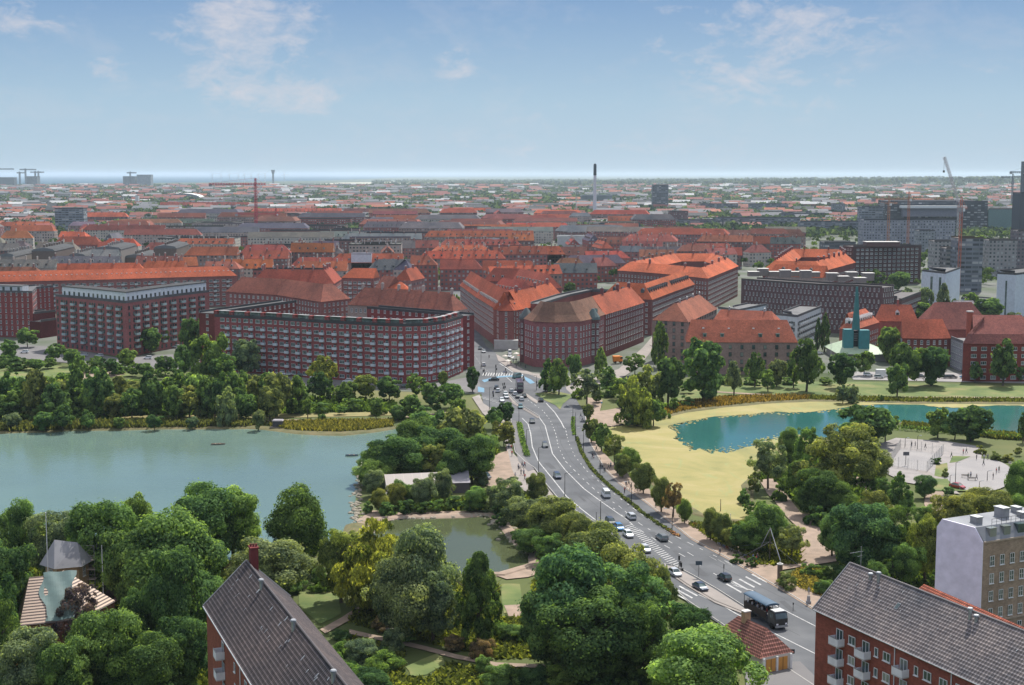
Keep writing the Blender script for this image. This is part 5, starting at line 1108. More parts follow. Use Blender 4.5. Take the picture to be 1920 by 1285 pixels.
# shrubs
def shrubs(phrase,items):
    items=sorted(items,key=lambda t:t[0])
    for i,(cx,top,base,wd,col) in enumerate(items):
        p=P(cx,base); s=S(cx,base); rg=random.Random(int(cx*7+base))
        o=put('shrub',rg.choice(BUSH) if p.y>300 else NEAR[rg.choice((0,2,5,6,7,8))],None,FC[col],tuple(p+Vector((0,0,-.15*(base-top)/s))),rg.uniform(0,6),(wd/s,wd/s*.9,(base-top)/s*1.2))
        tag(o,f"{FCN[col]} shrub, {ordinal(i+1)} from the left of those {phrase}",'shrub','shrubs '+phrase)
def S_(s): return [(float(a[0]),float(a[1]),float(a[2]),float(a[3]),a[4]) for a in (x.split() for x in s.split(';')) if a]
shrubs('on the slope below the park path',S_('640 1200 1235 60 g;680 1195 1245 80 s;735 1175 1225 50 s;720 1215 1255 90 g;905 1228 1262 36 l;940 1245 1290 80 g;650 1240 1285 90 g;1000 1250 1290 70 d;700 1255 1300 90 d;760 1180 1205 40 g;640 1180 1200 40 d;850 1190 1220 46 b;905 1195 1235 50 b;960 1170 1200 60 g;930 1160 1190 50 g;720 1150 1180 60 b;600 1090 1110 40 g;1240 1230 1290 70 g;1400 1205 1250 24 s;1185 1230 1290 80 d;1130 1245 1295 80 d;1060 1245 1290 80 g;620 1225 1265 60 g'))
shrubs('under the trees of the repair works',S_('283 1128 1152 46 r;15 1232 1290 60 r;215 1095 1130 50 p;60 1120 1160 60 d;250 1160 1210 70 d;330 1255 1310 110 d;210 1235 1310 110 d;320 1120 1160 60 d;370 1110 1160 50 d;30 1240 1320 100 d;580 1050 1085 46 g;545 1075 1110 70 g;600 1060 1100 40 g'))
shrubs('along the meadow hedge',S_('5 662 690 34 g;30 676 696 46 d;60 676 694 44 g;92 670 692 40 g;150 666 700 44 g;178 672 700 36 d;222 678 702 34 g;250 682 706 38 g;278 684 708 32 d;300 690 712 30 g;330 690 716 36 d;360 694 722 40 g;300 668 696 30 g;120 700 722 60 g;40 710 730 70 g;180 708 728 60 g;250 708 732 60 g;310 712 735 60 g;370 720 745 60 g;440 725 755 60 g;480 720 750 50 g;520 735 765 50 d;560 745 775 50 g;600 750 775 44 g;660 742 770 46 g;710 755 778 40 d;750 765 786 40 g;790 755 790 44 g;640 760 778 30 g;440 745 780 50 g;330 745 782 60 d;260 748 785 56 d;200 750 785 60 d;140 750 785 56 g;70 750 788 60 g;20 752 790 56 d;390 748 782 50 d'))
shrubs('round the boathouse shore',S_('725 935 968 44 g;760 935 968 50 d;790 940 965 44 d;820 935 962 36 l;850 925 955 50 d;880 935 962 40 d;690 935 962 26 g;940 940 968 40 d;700 900 930 30 d;680 880 910 22 g;940 960 990 40 d;975 990 1025 40 d;1020 1020 1050 44 g;690 860 885 30 d;905 880 910 30 s;925 935 962 50 s'))
shrubs('by the brick path and court',S_('1395 915 945 34 g;1405 940 970 30 g;1415 885 930 36 o;1425 935 975 30 g;1520 1052 1080 44 g;1550 1060 1090 40 d;1576 1058 1090 40 d;1475 1075 1105 50 o;1545 1085 1115 40 g;1837 836 852 26 o;1867 846 864 30 o;1890 850 866 30 o;1908 838 855 22 o;1560 955 990 60 d;1530 950 985 60 d;1580 985 1010 50 d;1778 912 930 30 c;1540 930 965 50 d;1460 910 940 40 d;1820 765 826 30 g;1756 858 872 26 d;1772 875 896 18 o;1380 1040 1058 30 d;1410 1045 1065 34 d;1590 1020 1060 60 g'))
shrubs('on the moat shore',S_('1575 730 757 28 s;1598 728 757 30 s;1652 738 754 14 d;1290 740 765 30 g;1262 745 772 30 g;1240 755 785 36 g;1180 775 802 34 g;1330 705 722 60 g;1370 702 722 50 g;1410 705 722 40 g;1450 702 720 50 g;1480 705 722 34 g;1550 708 722 40 g;1290 715 738 40 g;1145 720 745 40 g;1170 735 765 40 g;1120 732 756 30 g;1085 728 748 30 g;1210 745 775 40 d'))
# boulevard hedges
def hedge(name,label,pts,wd,ht,col,seed):
    rg=random.Random(seed); q=[P(*p) for p in pts]; pos=[];
    n=0
    V=[];Tn=[]
    for a,b in zip(q,q[1:]):
        L0=(b-a).length; k=int(L0*26)
        for i in range(k):
            c=a.lerp(b,rg.random())+Vector((rg.uniform(-wd/2,wd/2),rg.uniform(-wd/2,wd/2),rg.uniform(0,1)**.6*ht)); s=rg.uniform(.18,.4)
            u=Vector((rg.gauss(0,1),rg.gauss(0,1),rg.gauss(0,.6))).normalized(); v=u.cross(Vector((rg.gauss(0,1),rg.gauss(0,1),rg.gauss(0,1)))).normalized()
            V+=[c-u*s,c-v*s*.7,c+u*s,c+v*s*.7]; Tn.append(rg.random())
    me=bpy.data.meshes.new(name); me.from_pydata([tuple(v) for v in V],[],[tuple(range(i,i+4)) for i in range(0,len(V),4)]); at=me.attributes.new('tone','FLOAT','FACE'); at.data.foreach_set('value',Tn); me.materials.append(M['leaf'])
    o=put(name,me,None,FC[col] if col!='p' else (.085,.115,.06)); return tag(o,label,'hedge')
hedge('hedge','long low dull green hedge between the boulevard carriageway and its cycle path',[(1081,822),(1090,850),(1108,880),(1125,898),(1150,921),(1180,944),(1205,965),(1235,986),(1258,1000)],1.0,.8,'p',1)
hedge('hedge','short red brown hedge end where the boulevard verge tapers out',[(1252,996),(1272,1009)],1.0,.7,'r',2)
hedge('hedge','thin green verge hedge beside the boulevard lamp near the bus stop',[(1075,785),(1074,800),(1077,818)],1.1,.9,'d',3)
hedge('hedge','dark green hedge strip between the west footpath and the carriageway',[(973,797),(977,815),(981,835),(988,858)],1.8,1.3,'d',4)
hedge('hedge','clipped dark hedge running along the moat shore behind the paved courts',[(1680,806),(1760,812),(1840,818),(1920,826),(1990,830)],3,1.8,'d',5)
# reeds and rough grass
def scatter(name,label,polys,n,hmin,hmax,wd,cols,seed,kind='reeds',z=0,lean=.3):
    rg=np.random.RandomState(seed); V=[];Tn=[]
    tot=[]
    for poly in polys:
        q=[P(*p) for p in poly]; tris=tessellate_polygon([[Vector((a.x,a.y,0)) for a in q]])
        for t in tris:
            a,b,c=[q[i] for i in t]; tot.append((abs((b-a).cross(c-a).z)/2,a,b,c))
    ar=np.array([t[0] for t in tot]); idx=rg.choice(len(tot),n,p=ar/ar.sum())
    A=np.array([t[1] for t in tot])[idx];B=np.array([t[2] for t in tot])[idx];C_=np.array([t[3] for t in tot])[idx]
    u=rg.rand(n,1);v=rg.rand(n,1); f=(u+v)>1; u=np.where(f,1-u,u);v=np.where(f,1-v,v); p=A+(B-A)*u+(C_-A)*v; p[:,2]=z
    a=rg.rand(n)*2*PI; h=hmin+(hmax-hmin)*rg.rand(n); w2=wd*(.5+rg.rand(n)); dx=np.cos(a)*w2/2; dy=np.sin(a)*w2/2; lx=rg.normal(size=n)*lean*h; ly=rg.normal(size=n)*lean*h
    V=np.stack([np.stack([p[:,0]-dx,p[:,1]-dy,p[:,2]],1),np.stack([p[:,0]+dx,p[:,1]+dy,p[:,2]],1),np.stack([p[:,0]+dx*.4+lx,p[:,1]+dy*.4+ly,p[:,2]+h],1),np.stack([p[:,0]-dx*.4+lx,p[:,1]-dy*.4+ly,p[:,2]+h*.9],1)],1).reshape(-1,3)
    me=bpy.data.meshes.new(name); nl=n*4; me.vertices.add(nl); me.vertices.foreach_set('co',V.astype(np.float32).ravel()); me.loops.add(nl); me.loops.foreach_set('vertex_index',np.arange(nl,dtype=np.int32)); me.polygons.add(n); me.polygons.foreach_set('loop_start',np.arange(0,nl,4,dtype=np.int32)); me.polygons.foreach_set('loop_total',np.full(n,4,dtype=np.int32))
    at=me.attributes.new('tone','FLOAT','FACE'); at.data.foreach_set('value',(rg.rand(n)).astype(np.float32)); me.materials.append(M['leaf']); me.update()
    o=put(name,me,None,cols); tag(o,label,kind,kind='stuff'); return o
scatter('reeds','tall pale green reeds fringing the far lake shore',[[(0,800),(133,797),(300,794),(467,794),(500,796),(467,803),(300,804.5),(133,808),(0,813)]],9000,1.0,2.6,.7,(.12,.13,.06),1)
scatter('reeds','green reed bed in front of the lake path on the spit',[[(505,797),(600,793),(735,792),(737,802),(690,810),(640,813),(567,811),(510,804)]],9000,.8,2.0,.6,(.13,.14,.06),2)
scatter('reeds','dry brown reeds along the moat shore below the lawn',[[(1236,770),(1280,757),(1350,748),(1420,745),(1520,745),(1513,752),(1420,757),(1350,764),(1280,773),(1240,783)]],7000,.8,1.8,.6,(.17,.13,.055),3)
scatter('reeds','green rushes along the straight eastern moat shore',[[(1520,746),(1700,750),(1960,752),(1960,757),(1700,756),(1513,752)],[(1693,794),(1780,803),(1873,814),(1960,820),(1960,828),(1870,824),(1780,812),(1690,802)]],9000,.7,1.7,.7,(.09,.11,.04),4)
scatter('undergrowth','rough green undergrowth covering the park slope',[[(660,1150),(700,1135),(760,1100),(900,1090),(935,1100),(940,1160),(990,1160),(1000,1085),(1240,1180),(1240,1236),(930,1236),(860,1220),(740,1190),(655,1170)],[(655,1194),(735,1212),(760,1220),(750,1250),(765,1272),(805,1270),(845,1246),(930,1258),(1330,1262),(1330,1330),(640,1330),(620,1230)]],20000,.3,1.0,.8,(.11,.14,.045),5,'undergrowth',lean=.6)
scatter('undergrowth','dark undergrowth beneath the trees near the repair works',[[(-60,1050),(300,1060),(420,1060),(400,1350),(-60,1350)]],14000,.4,1.4,1.1,(.07,.10,.035),6,'undergrowth',lean=.6)
scatter('undergrowth','straw coloured rough grass on the corner verge by the sand square',[[(1470,1085),(1510,1065),(1560,1075),(1550,1125),(1500,1105)]],5000,.3,.9,.6,(.20,.18,.07),7,'grass',lean=.5)
scatter('undergrowth','tangled undergrowth below the algae shore trees',[[(1380,985),(1440,965),(1500,1010),(1500,1060),(1420,1062),(1360,1030),(1290,985)]],7000,.4,1.3,.8,(.11,.14,.045),8,'undergrowth',lean=.5)
scatter('undergrowth','dark undergrowth under the trees of the algae shore park',[[(1400,900),(1500,850),(1640,840),(1660,900),(1600,960),(1600,990),(1530,975),(1480,935),(1450,900)],[(1590,1010),(1760,980),(1760,1100),(1590,1120)]],9000,.4,1.4,1.0,(.07,.11,.04),9,'undergrowth',lean=.5)
scatter('undergrowth','shaded undergrowth covering the boathouse island',[[(690,870),(760,810),(900,800),(935,850),(900,900),(720,900)],[(700,935),(900,935),(930,960),(760,960),(705,955)],[(925,950),(985,925),(1050,965),(1060,1040),(1010,1020),(960,985)]],10000,.4,1.4,1.0,(.08,.12,.04),10,'undergrowth',lean=.5)
scatter('undergrowth','thick undergrowth beneath the belt of lake bank trees',[[(-40,735),(300,730),(560,745),(740,755),(740,772),(560,775),(300,780),(-40,790)]],12000,.6,2.0,1.5,(.08,.13,.04),11,'undergrowth',lean=.4)
# ================================================================ VEHICLES
M['carpaint'],t,b=newmat('car_paint'); oi=t.nodes.new('ShaderNodeObjectInfo'); t.links.new(oi.outputs['Color'],b.inputs['Base Color']); b.inputs['Roughness'].default_value=.3; b.inputs['Coat Weight'].default_value=.6; b.inputs['Metallic'].default_value=.15
M['tyre']=mat('tyre',(.02,.02,.02),(.015,.015,.015),2)
M['lamp_r']=mat('tail_lamp',(.4,.02,.02),(.3,.01,.01),1,rough=.3); M['lamp_w']=mat('head_lamp',(.8,.82,.85),(.7,.7,.75),1,rough=.2)
def loft(secs,m=0,mb=None,cap=True):
    mb=mb or MB()
    for a,b in zip(secs,secs[1:]):
        n=len(a)
        for i in range(n): mb.quad(a[i],a[(i+1)%n],b[(i+1)%n],b[i],m)
    if cap: mb.poly(secs[0][::-1],m); mb.poly(secs[-1],m)
    return mb
def sec(x,w_,z0,z1,r=.12,top=.92):
    h=w_/2; return [(x,-h+r*.5,z0),(x,-h,z0+r),(x,-h,z1-r),(x,-h*top,z1),(x,h*top,z1),(x,h,z1-r),(x,h,z0+r),(x,h-r*.5,z0)]
def car_meshes(L_,W_,Hb,Ht,cab):   # cab: (x rear base, rear top, front top, front base), +x is forward
    body=loft([sec(-L_/2,W_*.82,.35,Hb*.78),sec(-L_/2+.15,W_*.95,.25,Hb*.95),sec(-L_/2+.8,W_,.2,Hb),sec(0,W_,.2,Hb),sec(cab[3],W_,.2,Hb*.98),sec(L_/2-.7,W_*.97,.2,Hb*.86),sec(L_/2-.12,W_*.9,.25,Hb*.74),sec(L_/2,W_*.75,.35,Hb*.62)])
    x0,x1,x2,x3=cab; w1=W_*.9; w2=W_*.70
    B=[(x0,-w1/2,Hb-.03),(x3,-w1/2,Hb-.03),(x3,w1/2,Hb-.03),(x0,w1/2,Hb-.03)]; T=[(x1,-w2/2,Ht-.06),(x2,-w2/2,Ht-.06),(x2,w2/2,Ht-.06),(x1,w2/2,Ht-.06)]
    g_=MB(); 
    for i in range(4): g_.quad(B[i],B[(i+1)%4],T[(i+1)%4],T[i])
    g_.poly(T)
    rf=MB(); rf.box((x1+x2)/2,0,Ht-.06,(x2-x1)*1.02,w2*1.03,.07,0,top=.92)
    for sx,xb,xt in ((0,x0,x1),(1,x3,x2)):
        for y in (-1,1): rf.tube((xb,y*w1/2,Hb-.02),(xt,y*w2/2,Ht-.03),.045,n=4)
    wh=MB(); wh.tube((0,-.11,0),(0,.11,0),.32,n=14,m=0)
    lr=MB(); lr.box(0,0,0,.08,.3,.16); 
    return body.mesh('body',M['carpaint'],True),g_.mesh('windows',M['glass']),rf.mesh('roof_panel',M['carpaint']),wh.mesh('wheel',[M['tyre'],M['steel']]),lr.mesh('headlight',M['lamp_w']),lr.mesh('tail_light',M['lamp_r'])
CAR={'hatch':((4.1,1.75,.88,1.48,(-1.95,-1.55,.35,1.05)),),'saloon':((4.6,1.8,.88,1.43,(-1.7,-1.0,.45,1.2)),),'estate':((4.7,1.8,.9,1.5,(-2.25,-1.95,.45,1.2)),),'van':((5.0,1.95,1.15,2.1,(-2.45,-2.35,1.2,2.0)),),'box':((5.8,2.1,1.2,2.2,(.6,.8,1.7,2.3)),)}
rm_=MB(); rm_.tube((0,-.12,0),(0,.12,0),.2,n=10); RIM=rm_.mesh('rim',M['steel'])
def rim_(o): put('rim',RIM,o); return o
CARM={k:(v[0],car_meshes(*v[0])) for k,v in CAR.items()}
def car(kind,loc,rz,col,label,cat='car',group=None,lights=True):
    (L_,W_,Hb,Ht,cab),(b_,g_,r_,w_,hl,tl)=CARM[kind]
    t=empty('van' if kind in('van','box') else 'car',loc,rz,label,cat,group)
    put('body',b_,t,col); put('windscreen' if kind in('van','box') else 'windows',g_,t); t_c=col
    put('roof_panel',r_,t,col)
    for x in (-L_/2+.8,L_/2-.85):
        for y in (-W_/2+.1,W_/2-.1): rim_(put('wheel',w_,t,None,(x,y,.32)))
    if lights:
        for y in (-W_/2+.3,W_/2-.3): put('headlight',hl,t,None,(L_/2-.1,y,Hb*.6)); put('tail_light',tl,t,None,(-L_/2+.06,y,Hb*.68))
    if kind=='box':
        m=MB(); m.box(-.95,0,.75,3.9,2.15,2.3,0); m.build('cargo_box',M['white'],t)
    return t
CC={'black':(.012,.013,.015),'dark':(.03,.035,.045),'navy':(.02,.035,.07),'blue':(.05,.2,.42),'white':(.75,.76,.77),'silver':(.5,.52,.54),'grey':(.16,.17,.18),'green':(.02,.05,.04),'red':(.35,.03,.03),'teal':(.06,.16,.17)}
def head(a,b):
    p,q=P(*a),P(*b); d=q-p; return math.atan2(d.y,d.x)
def C_(kind,x,y,dx,dy,col,label,**k):
    s=1; return car(kind,tuple(P(x,y,.36)),head((x,y),(x+dx,y+dy)),CC[col],label,'van' if kind in('van','box') else 'car',k.get('group'),k.get('lights',True))
G1='cars driving on the boulevard'
C_('hatch',976,765.5,3,8,'teal','small teal hatchback coming down beside the narrow median tip',group=G1)
C_('hatch',998,793,4,8,'dark','dark hatchback with bright windscreen just below the median tip',group=G1)
C_('hatch',1022,838,4,8,'dark','dark car alone in the oncoming lane level with the hedge end',group=G1)
C_('estate',1045,896,7,9,'navy','navy estate car between the two tall lamp posts',group=G1)
C_('van',1136,931,-7,-9,'white','white and grey van with dark rear window driving away on the boulevard',group=G1)
C_('estate',1145,982,12,10,'dark','dark estate queuing in front of the bright blue car',group=G1)
C_('hatch',1161,993,12,10,'blue','bright blue hatchback queuing beside the hatched lane',group=G1)
C_('hatch',1178,1006,12,9,'white','white car half hidden by the park trees behind the blue car',group=G1)
C_('hatch',1210,1034,12,9,'silver','silver car roof peeping out of the olive trees',group=G1)
C_('estate',1183,972,-11,-9,'silver','silver estate driving away in the middle lane',group=G1)
C_('estate',1241,1012,-12,-8,'grey','dark grey estate driving away near the hedge end',group=G1)
C_('saloon',1265,1078,14,9,'silver','silver saloon coming out beside the traffic island lights',group=G1)
C_('saloon',1313,1105,14,8,'navy','navy saloon at the crossing beside the paved island',group=G1)
C_('hatch',1358,1087,-14,-8,'black','black hatchback driving away over the striped crossing',group=G1)
G2='cars waiting and turning at the junction'
for a in [('saloon',926,714,-9,0,'black','black car turning across the middle of the junction'),('hatch',931,729,4,-6,'dark','dark car entering the junction beside the traffic lights'),('hatch',934,735,4,-6,'white','small white car behind the dark car entering the junction'),
 ('hatch',959,736,-4,-7,'silver','silver car first in the queue left of the double bus'),('hatch',965.5,741,-4,-7,'white','white car second in the queue at the junction'),('saloon',971,746,-4,-7,'dark','dark car third in the queue at the junction'),('hatch',983,745,-4,-7,'black','black car beside the queue, right behind the double bus'),('hatch',978,751,-4,-7,'white','white car last in the queue at the junction'),
 ('hatch',948,741,3,6,'white','white car nearest the signal on the near side of the junction'),('hatch',949.5,746.5,3,6,'silver','silver car close behind the white one near the signal'),('hatch',941,753,4,5,'white','white car above the small dark street tree'),('hatch',1014,753,-6,-7,'dark','dark car waiting alone beside the shaded green island')]:
    C_(*a[:6],a[6],group=G2)
C_('van',969,709,-9,2,'teal','pale teal van crossing the top of the junction')
C_('hatch',907,686,-3,-9,'white','white car with dark roof heading up the side street')
G3='cars parked in the shaded side street'
C_('hatch',900,655,3,9,'dark','dark car parked in shade, topmost of the side street pair',group=G3); C_('hatch',907,661,3,9,'silver','silver car parked in shade, lower of the side street pair',group=G3)
C_('van',956,664,2,9,'white','white van parked in front of the wedge block shops'); C_('hatch',956,670,2,9,'white','white car tucked below the parked white van by the shops')
G4='cars parked along the quay street'
for k,(x,y,c) in enumerate([(46,662,'white'),(130,664,'grey'),(157,668,'silver'),(186,669,'silver'),(277,673,'white'),(330,652,'silver'),(338,655,'white'),(455,697,'blue'),(527,703,'white'),(541,704,'silver'),(560,706,'dark'),(651,717,'white'),(665,718,'silver'),(757,727,'dark'),(772,727,'grey'),(590,709,'white')]):
    C_('hatch',x,y,-9,0,c,f'{c} car, {ordinal(k+1)} from the left of the cars along the quay street',group=G4,lights=False)
G5='cars on the quay road east of the church'
for k,(x,y,c,kd) in enumerate([(1535,664,'white','hatch'),(1628,705,'white','hatch'),(1648,709,'silver','hatch'),(1700,708,'silver','hatch'),(1727,708,'dark','hatch'),(1777,709,'black','saloon'),(1786,709,'grey','hatch'),(1810,709,'blue','saloon'),(1843,710,'green','saloon'),(1810,700,'black','hatch'),(1853,702,'white','hatch'),(1893,707,'silver','hatch'),(1912,705,'black','hatch'),(1715,704,'white','hatch')]):
    C_(kd,x,y,9,0,c,f'{c} car, {ordinal(k+1)} from the left of the cars on the quay road',group=G5,lights=False)
C_('box',1655,706,9,0,'white','white box lorry standing on the quay road below the church')
C_('estate',895,866,2,9,'silver','silver car parked on the gravel yard beside the island trees'); bpy.data.objects[-1] if False else None
C_('van',905,898,8,1,'grey','grey van parked under the trees behind the boathouse annex')
C_('saloon',1795,915,10,2,'red','small red car standing on the grass by the round plaza')
# orange skip lorry near the east street
p=P(1158,681,.3); o=empty('site_dumper',tuple(p),.2,'bright orange site dumper parked near the east street corner','dumper')
m=MB(); m.box(0,0,.8,4.2,2.2,.6); m.box(-.6,0,1.4,2.9,2.3,1.9,0,top=1.15); m.build('skip',M['tint'],o,(.8,.25,.03)); m=MB(); m.box(1.5,0,1.4,1.2,1.8,1.7,0,top=.85); m.build('cab',M['tint'],o,(.75,.22,.03)); m=MB(); m.box(1.62,0,2.1,1.1,1.86,.7); m.build('windows',M['glass'],o)
for x in (-1.3,1.3):
    for y in (-1,1): put('wheel',CARM['hatch'][1][3],o,None,(x,y,.5),0,(1.6,1.6,1.6))
# double-deck coach at the junction
p=P(974,733,.36); o=empty('double_decker_bus',tuple(p),head((974,733),(969,722)),'dark purple double deck bus waiting at the head of the junction queue','bus')
loft([sec(-5.2,2.5,.4,4.2,.2,.96),sec(-5,2.55,.35,4.3,.2,.96),sec(5,2.55,.35,4.3,.2,.96),sec(5.25,2.4,.5,4.0,.2,.94)]).build('body',M['carpaint'],o,(.05,.03,.06))
for z in (1.5,3.0):
    for y in (-1.3,1.3): m=MB(); m.box(0,y,z,9.4,.05,.8); m.build('window_band',M['glass'],o)
    m=MB(); m.box(-5.22,0,z,.06,2.0,.8); m.build('rear_window',M['glass'],o)
for x in (-3.2,3.4):
    for y in (-1.15,1.15): put('wheel',CARM['hatch'][1][3],o,None,(x,y,.5),0,(1.5,1.6,1.5))
# party lorry
def person_mesh(name,pose,seed):
    me=bpy.data.meshes.new(name); V=[];E=[];Rd=[]
    def add(p,r,par=None):
        V.append(p);Rd.append(r); i=len(V)-1
        if par is not None: E.append((par,i))
        return i
    st=.22 if pose=='walk' else .0
    pel=add((0,0,.95),.135); ch_=add((0,0,1.22),.145,pel); sh=add((0,0,1.40),.12,ch_); nk=add((0,0,1.50),.055,sh); hd=add((0,.01,1.60),.085,nk); tp=add((0,.005,1.70),.085,hd)
    for s in (-1,1):
        hp=add((s*.10,0,.88),.095,pel); kn=add((s*.10,s*st*.9+.02,.50),.06,hp); an=add((s*.10,s*st*1.5-.02,.09),.04,kn); add((s*.11,s*st*1.5+.14,.03),.035,an)
        so=add((s*.18,0,1.40),.06,sh); el=add((s*.24,-s*st*.6-.02,1.13),.042,so); wr=add((s*.25,-s*st+.06,.90),.028,el); pm=add((s*.25,-s*st+.08,.83),.03,wr)
        for k,(dx,l) in enumerate(((-.03,.06),(-.015,.075),(0,.08),(.015,.07))):
            f1=add((s*.25+dx,-s*st+.09,.79),.010,pm); add((s*.25+dx,-s*st+.10,.79-l),.008,f1)
        add((s*.25-s*.04,-s*st+.12,.81),.010,pm)
    me.from_pydata(V,E,[]); o=bpy.data.objects.new('tmp',me); COL.objects.link(o)
    md=o.modifiers.new('s','SKIN'); sk=me.skin_vertices[0].data
    for i,r in enumerate(Rd): sk[i].radius=(r,r*.85 if i<6 else r); sk[i].use_root=(i==0)
    o.modifiers.new('u','SUBSURF').levels=1
    dg=bpy.context.evaluated_depsgraph_get(); dg.update(); m2=bpy.data.meshes.new_from_object(o.evaluated_get(dg)); m2.name=name
    bpy.data.objects.remove(o); m2.materials.clear(); m2.materials.append(M['skin']); return m2
M['skin']=mat('skin',(.5,.3,.22),(.42,.25,.18),4,rough=.6)
def garment(name,parts):
    m=MB()
    for p0,p1,r0,r1 in parts: m.tube(p0,p1,r0,r1,n=10)
    return m.mesh(name,M['tint'],True)
PM={}
for pose,st in (('stand',0),('walk',.22)):
    PM[pose]=(person_mesh('body',pose,1),
      garment('shirt',[((0,0,.92),(0,0,1.24),.165,.175),((0,0,1.24),(0,0,1.47),.175,.10)]+[((s*.17,0,1.43),(s*.24,-s*st*.6-.02,1.12),.085,.06) for s in (-1,1)]),
      garment('trousers',[((0,0,.86),(0,0,.98),.17,.165)]+[((s*.10,0,.92),(s*.10,s*st*.9+.02,.50),.115,.085) for s in (-1,1)]+[((s*.10,s*st*.9+.02,.50),(s*.10,s*st*1.5-.02,.10),.085,.065) for s in (-1,1)]))
hm=MB(); hm.tube((0,-.015,1.63),(0,-.015,1.76),.105,.06,n=10); HAIR=hm.mesh('hair',M['tint'],True)
PC=[((.6,.6,.62),'white'),((.05,.05,.06),'black'),((.08,.15,.4),'blue'),((.5,.05,.05),'red'),((.2,.25,.2),'green'),((.35,.33,.3),'beige'),((.15,.15,.16),'grey')]
def person(loc,rz,pose,sc_,tc_,label,group):
    b_,s_,t_=PM[pose]; o=put('person',b_,None,None,tuple(loc),rz); o.scale=(1,1,1); tag(o,label,'person',group)
    put('shirt',s_,o,sc_); put('trousers',t_,o,tc_); put('hair',HAIR,o,(.06,.04,.025)); return o
p=P(1438,1166,.36); hd_=head((1420,1156),(1470,1184)); tk=empty('party_lorry',tuple(p),hd_,'black open sided party lorry with a blue canopy full of people in white shirts','lorry')
m=MB(); m.box(-1.6,0,.9,7.6,2.4,.35,0); 
m.build('chassis',M['dark'],tk)
for y in (-1.2,1.2): m=MB(); m.box(-1.9,y,1.25,6.9,.08,1.05); m.build('side_board',M['tint'],tk,(.035,.022,.018))
m=MB(); m.box(-5.32,0,1.25,.08,2.4,1.05); m.build('tail_board',M['tint'],tk,(.035,.022,.018))
for x in (-5.3,-3.6,-1.9,-.2,1.5):
    for y in (-1.18,1.18): m=MB(); m.tube((x,y,2.2),(x,y,3.5),.05,n=5); m.build('post',M['dark'],tk)
m=MB()
for k in range(8):
    a0,a1=PI*k/8,PI*(k+1)/8
    m.quad((-5.5,-math.cos(a0)*1.3,3.45+math.sin(a0)*.38),(1.7,-math.cos(a0)*1.3,3.45+math.sin(a0)*.38),(1.7,-math.cos(a1)*1.3,3.45+math.sin(a1)*.38),(-5.5,-math.cos(a1)*1.3,3.45+math.sin(a1)*.38))
m.poly([(1.7,-math.cos(PI*k/8)*1.3,3.45+math.sin(PI*k/8)*.38) for k in range(9)]); m.poly([(-5.5,-math.cos(PI*k/8)*1.3,3.45+math.sin(PI*k/8)*.38) for k in range(9)][::-1])
m.build('canopy',M['tint'],tk,(.05,.10,.16))
loft([sec(2.1,2.4,.6,2.9,.15,.94),sec(2.3,2.45,.5,3.0,.15,.94),sec(4.0,2.45,.5,3.0,.15,.94),sec(4.35,2.4,.5,1.9,.15,.97)]).build('cab',M['carpaint'],tk,(.012,.012,.014))
m=MB(); m.quad((4.09,-1.05,2.85),(4.09,1.05,2.85),(4.37,1.1,1.95),(4.37,-1.1,1.95)); m.build('windscreen',M['glass'],tk)
for y in (-1.24,1.24): m=MB(); m.box(3.3,y,1.9,1.0,.04,.8); m.build('side_window',M['glass'],tk)
m=MB(); m.box(3.1,0,3.0,1.5,1.9,.12); m.tube((2.8,-.9,3.1),(2.8,.9,3.1),.06,n=5); m.build('roof_rack',M['steel'],tk)
for y in (-.85,.85): m=MB(); m.box(4.4,y,.9,.08,.35,.25); m.build('headlight',M['lamp_w'],tk)
m=MB(); m.box(4.42,0,.45,.15,2.4,.35); m.build('bumper',M['steel'],tk)
for x in (-4.2,-3.0,3.2):
    for y in (-1.1,1.1): put('wheel',CARM['hatch'][1][3],tk,None,(x,y,.5),0,(1.6,1.8,1.6))
tk.scale=(1.22,1.12,1.1)
bpy.context.view_layer.update()
for k,(x,y,c) in enumerate([(-4.9,-.7,'white shirt at the lorry tail'),(-4.3,.6,'white shirt by the rear canopy post'),(-3.5,-.75,'white shirt leaning on the lorry side near the rear'),(-2.7,.5,'white shirt standing in the lorry middle'),(-1.9,-.7,'white shirt at the lorry side by the middle post'),(-1.2,.6,'white shirt behind the middle row on the lorry'),(-.5,-.75,'white shirt on the lorry near its front'),(.6,-.5,'red shirt on the lorry just behind the cab')]):
    q=tk.matrix_world@Vector((x,y,1.26)); person(q,hd_+k*1.3,'stand',(.75,.75,.76) if k<7 else (.5,.06,.06),(.08,.1,.2),'person in '+c,'people riding on the party lorry')
G6='people walking beside the boulevard'
rg=random.Random(8); pl=[(954,822,'west'),(959,829,'west'),(954,841,'west'),(949,847,'west'),(959,844,'west'),(960,855,'west'),(972,880,'west'),(979,875,'west'),(984,876,'west'),(977,890,'west'),(982,890,'west'),(984,899,'west'),(966,897,'west'),
 (1111,859,'east'),(1133,884,'east'),(1141,880,'east'),(1145,877,'east'),(1171,925,'east'),(1174,914,'east'),(1179,911,'east'),(1183,918,'east'),(1192,920,'east'),(1196,922,'east'),(1200,925,'east'),(1230,950,'east'),(1118,846,'east'),(1089,783,'east'),(1092,790,'east'),(1350,1038,'east'),(1385,1045,'east'),(1412,1052,'east'),(1418,1055,'east'),(1420,1050,'east')]
cw=ce=0
for k,(x,y,sd_) in enumerate(pl):
    c,cn=PC[rg.randrange(7)]; 
    if sd_=='west': cw+=1; n_=cw; ph='west footpath'
    else: ce+=1; n_=ce; ph='tree lined east path'
    person(P(x,y,.42),rg.uniform(0,6),rg.choice(('stand','walk','walk')),c,(.04,.05,.09),f'person in {cn} top, {ordinal(n_)} counting down the {ph}',G6)
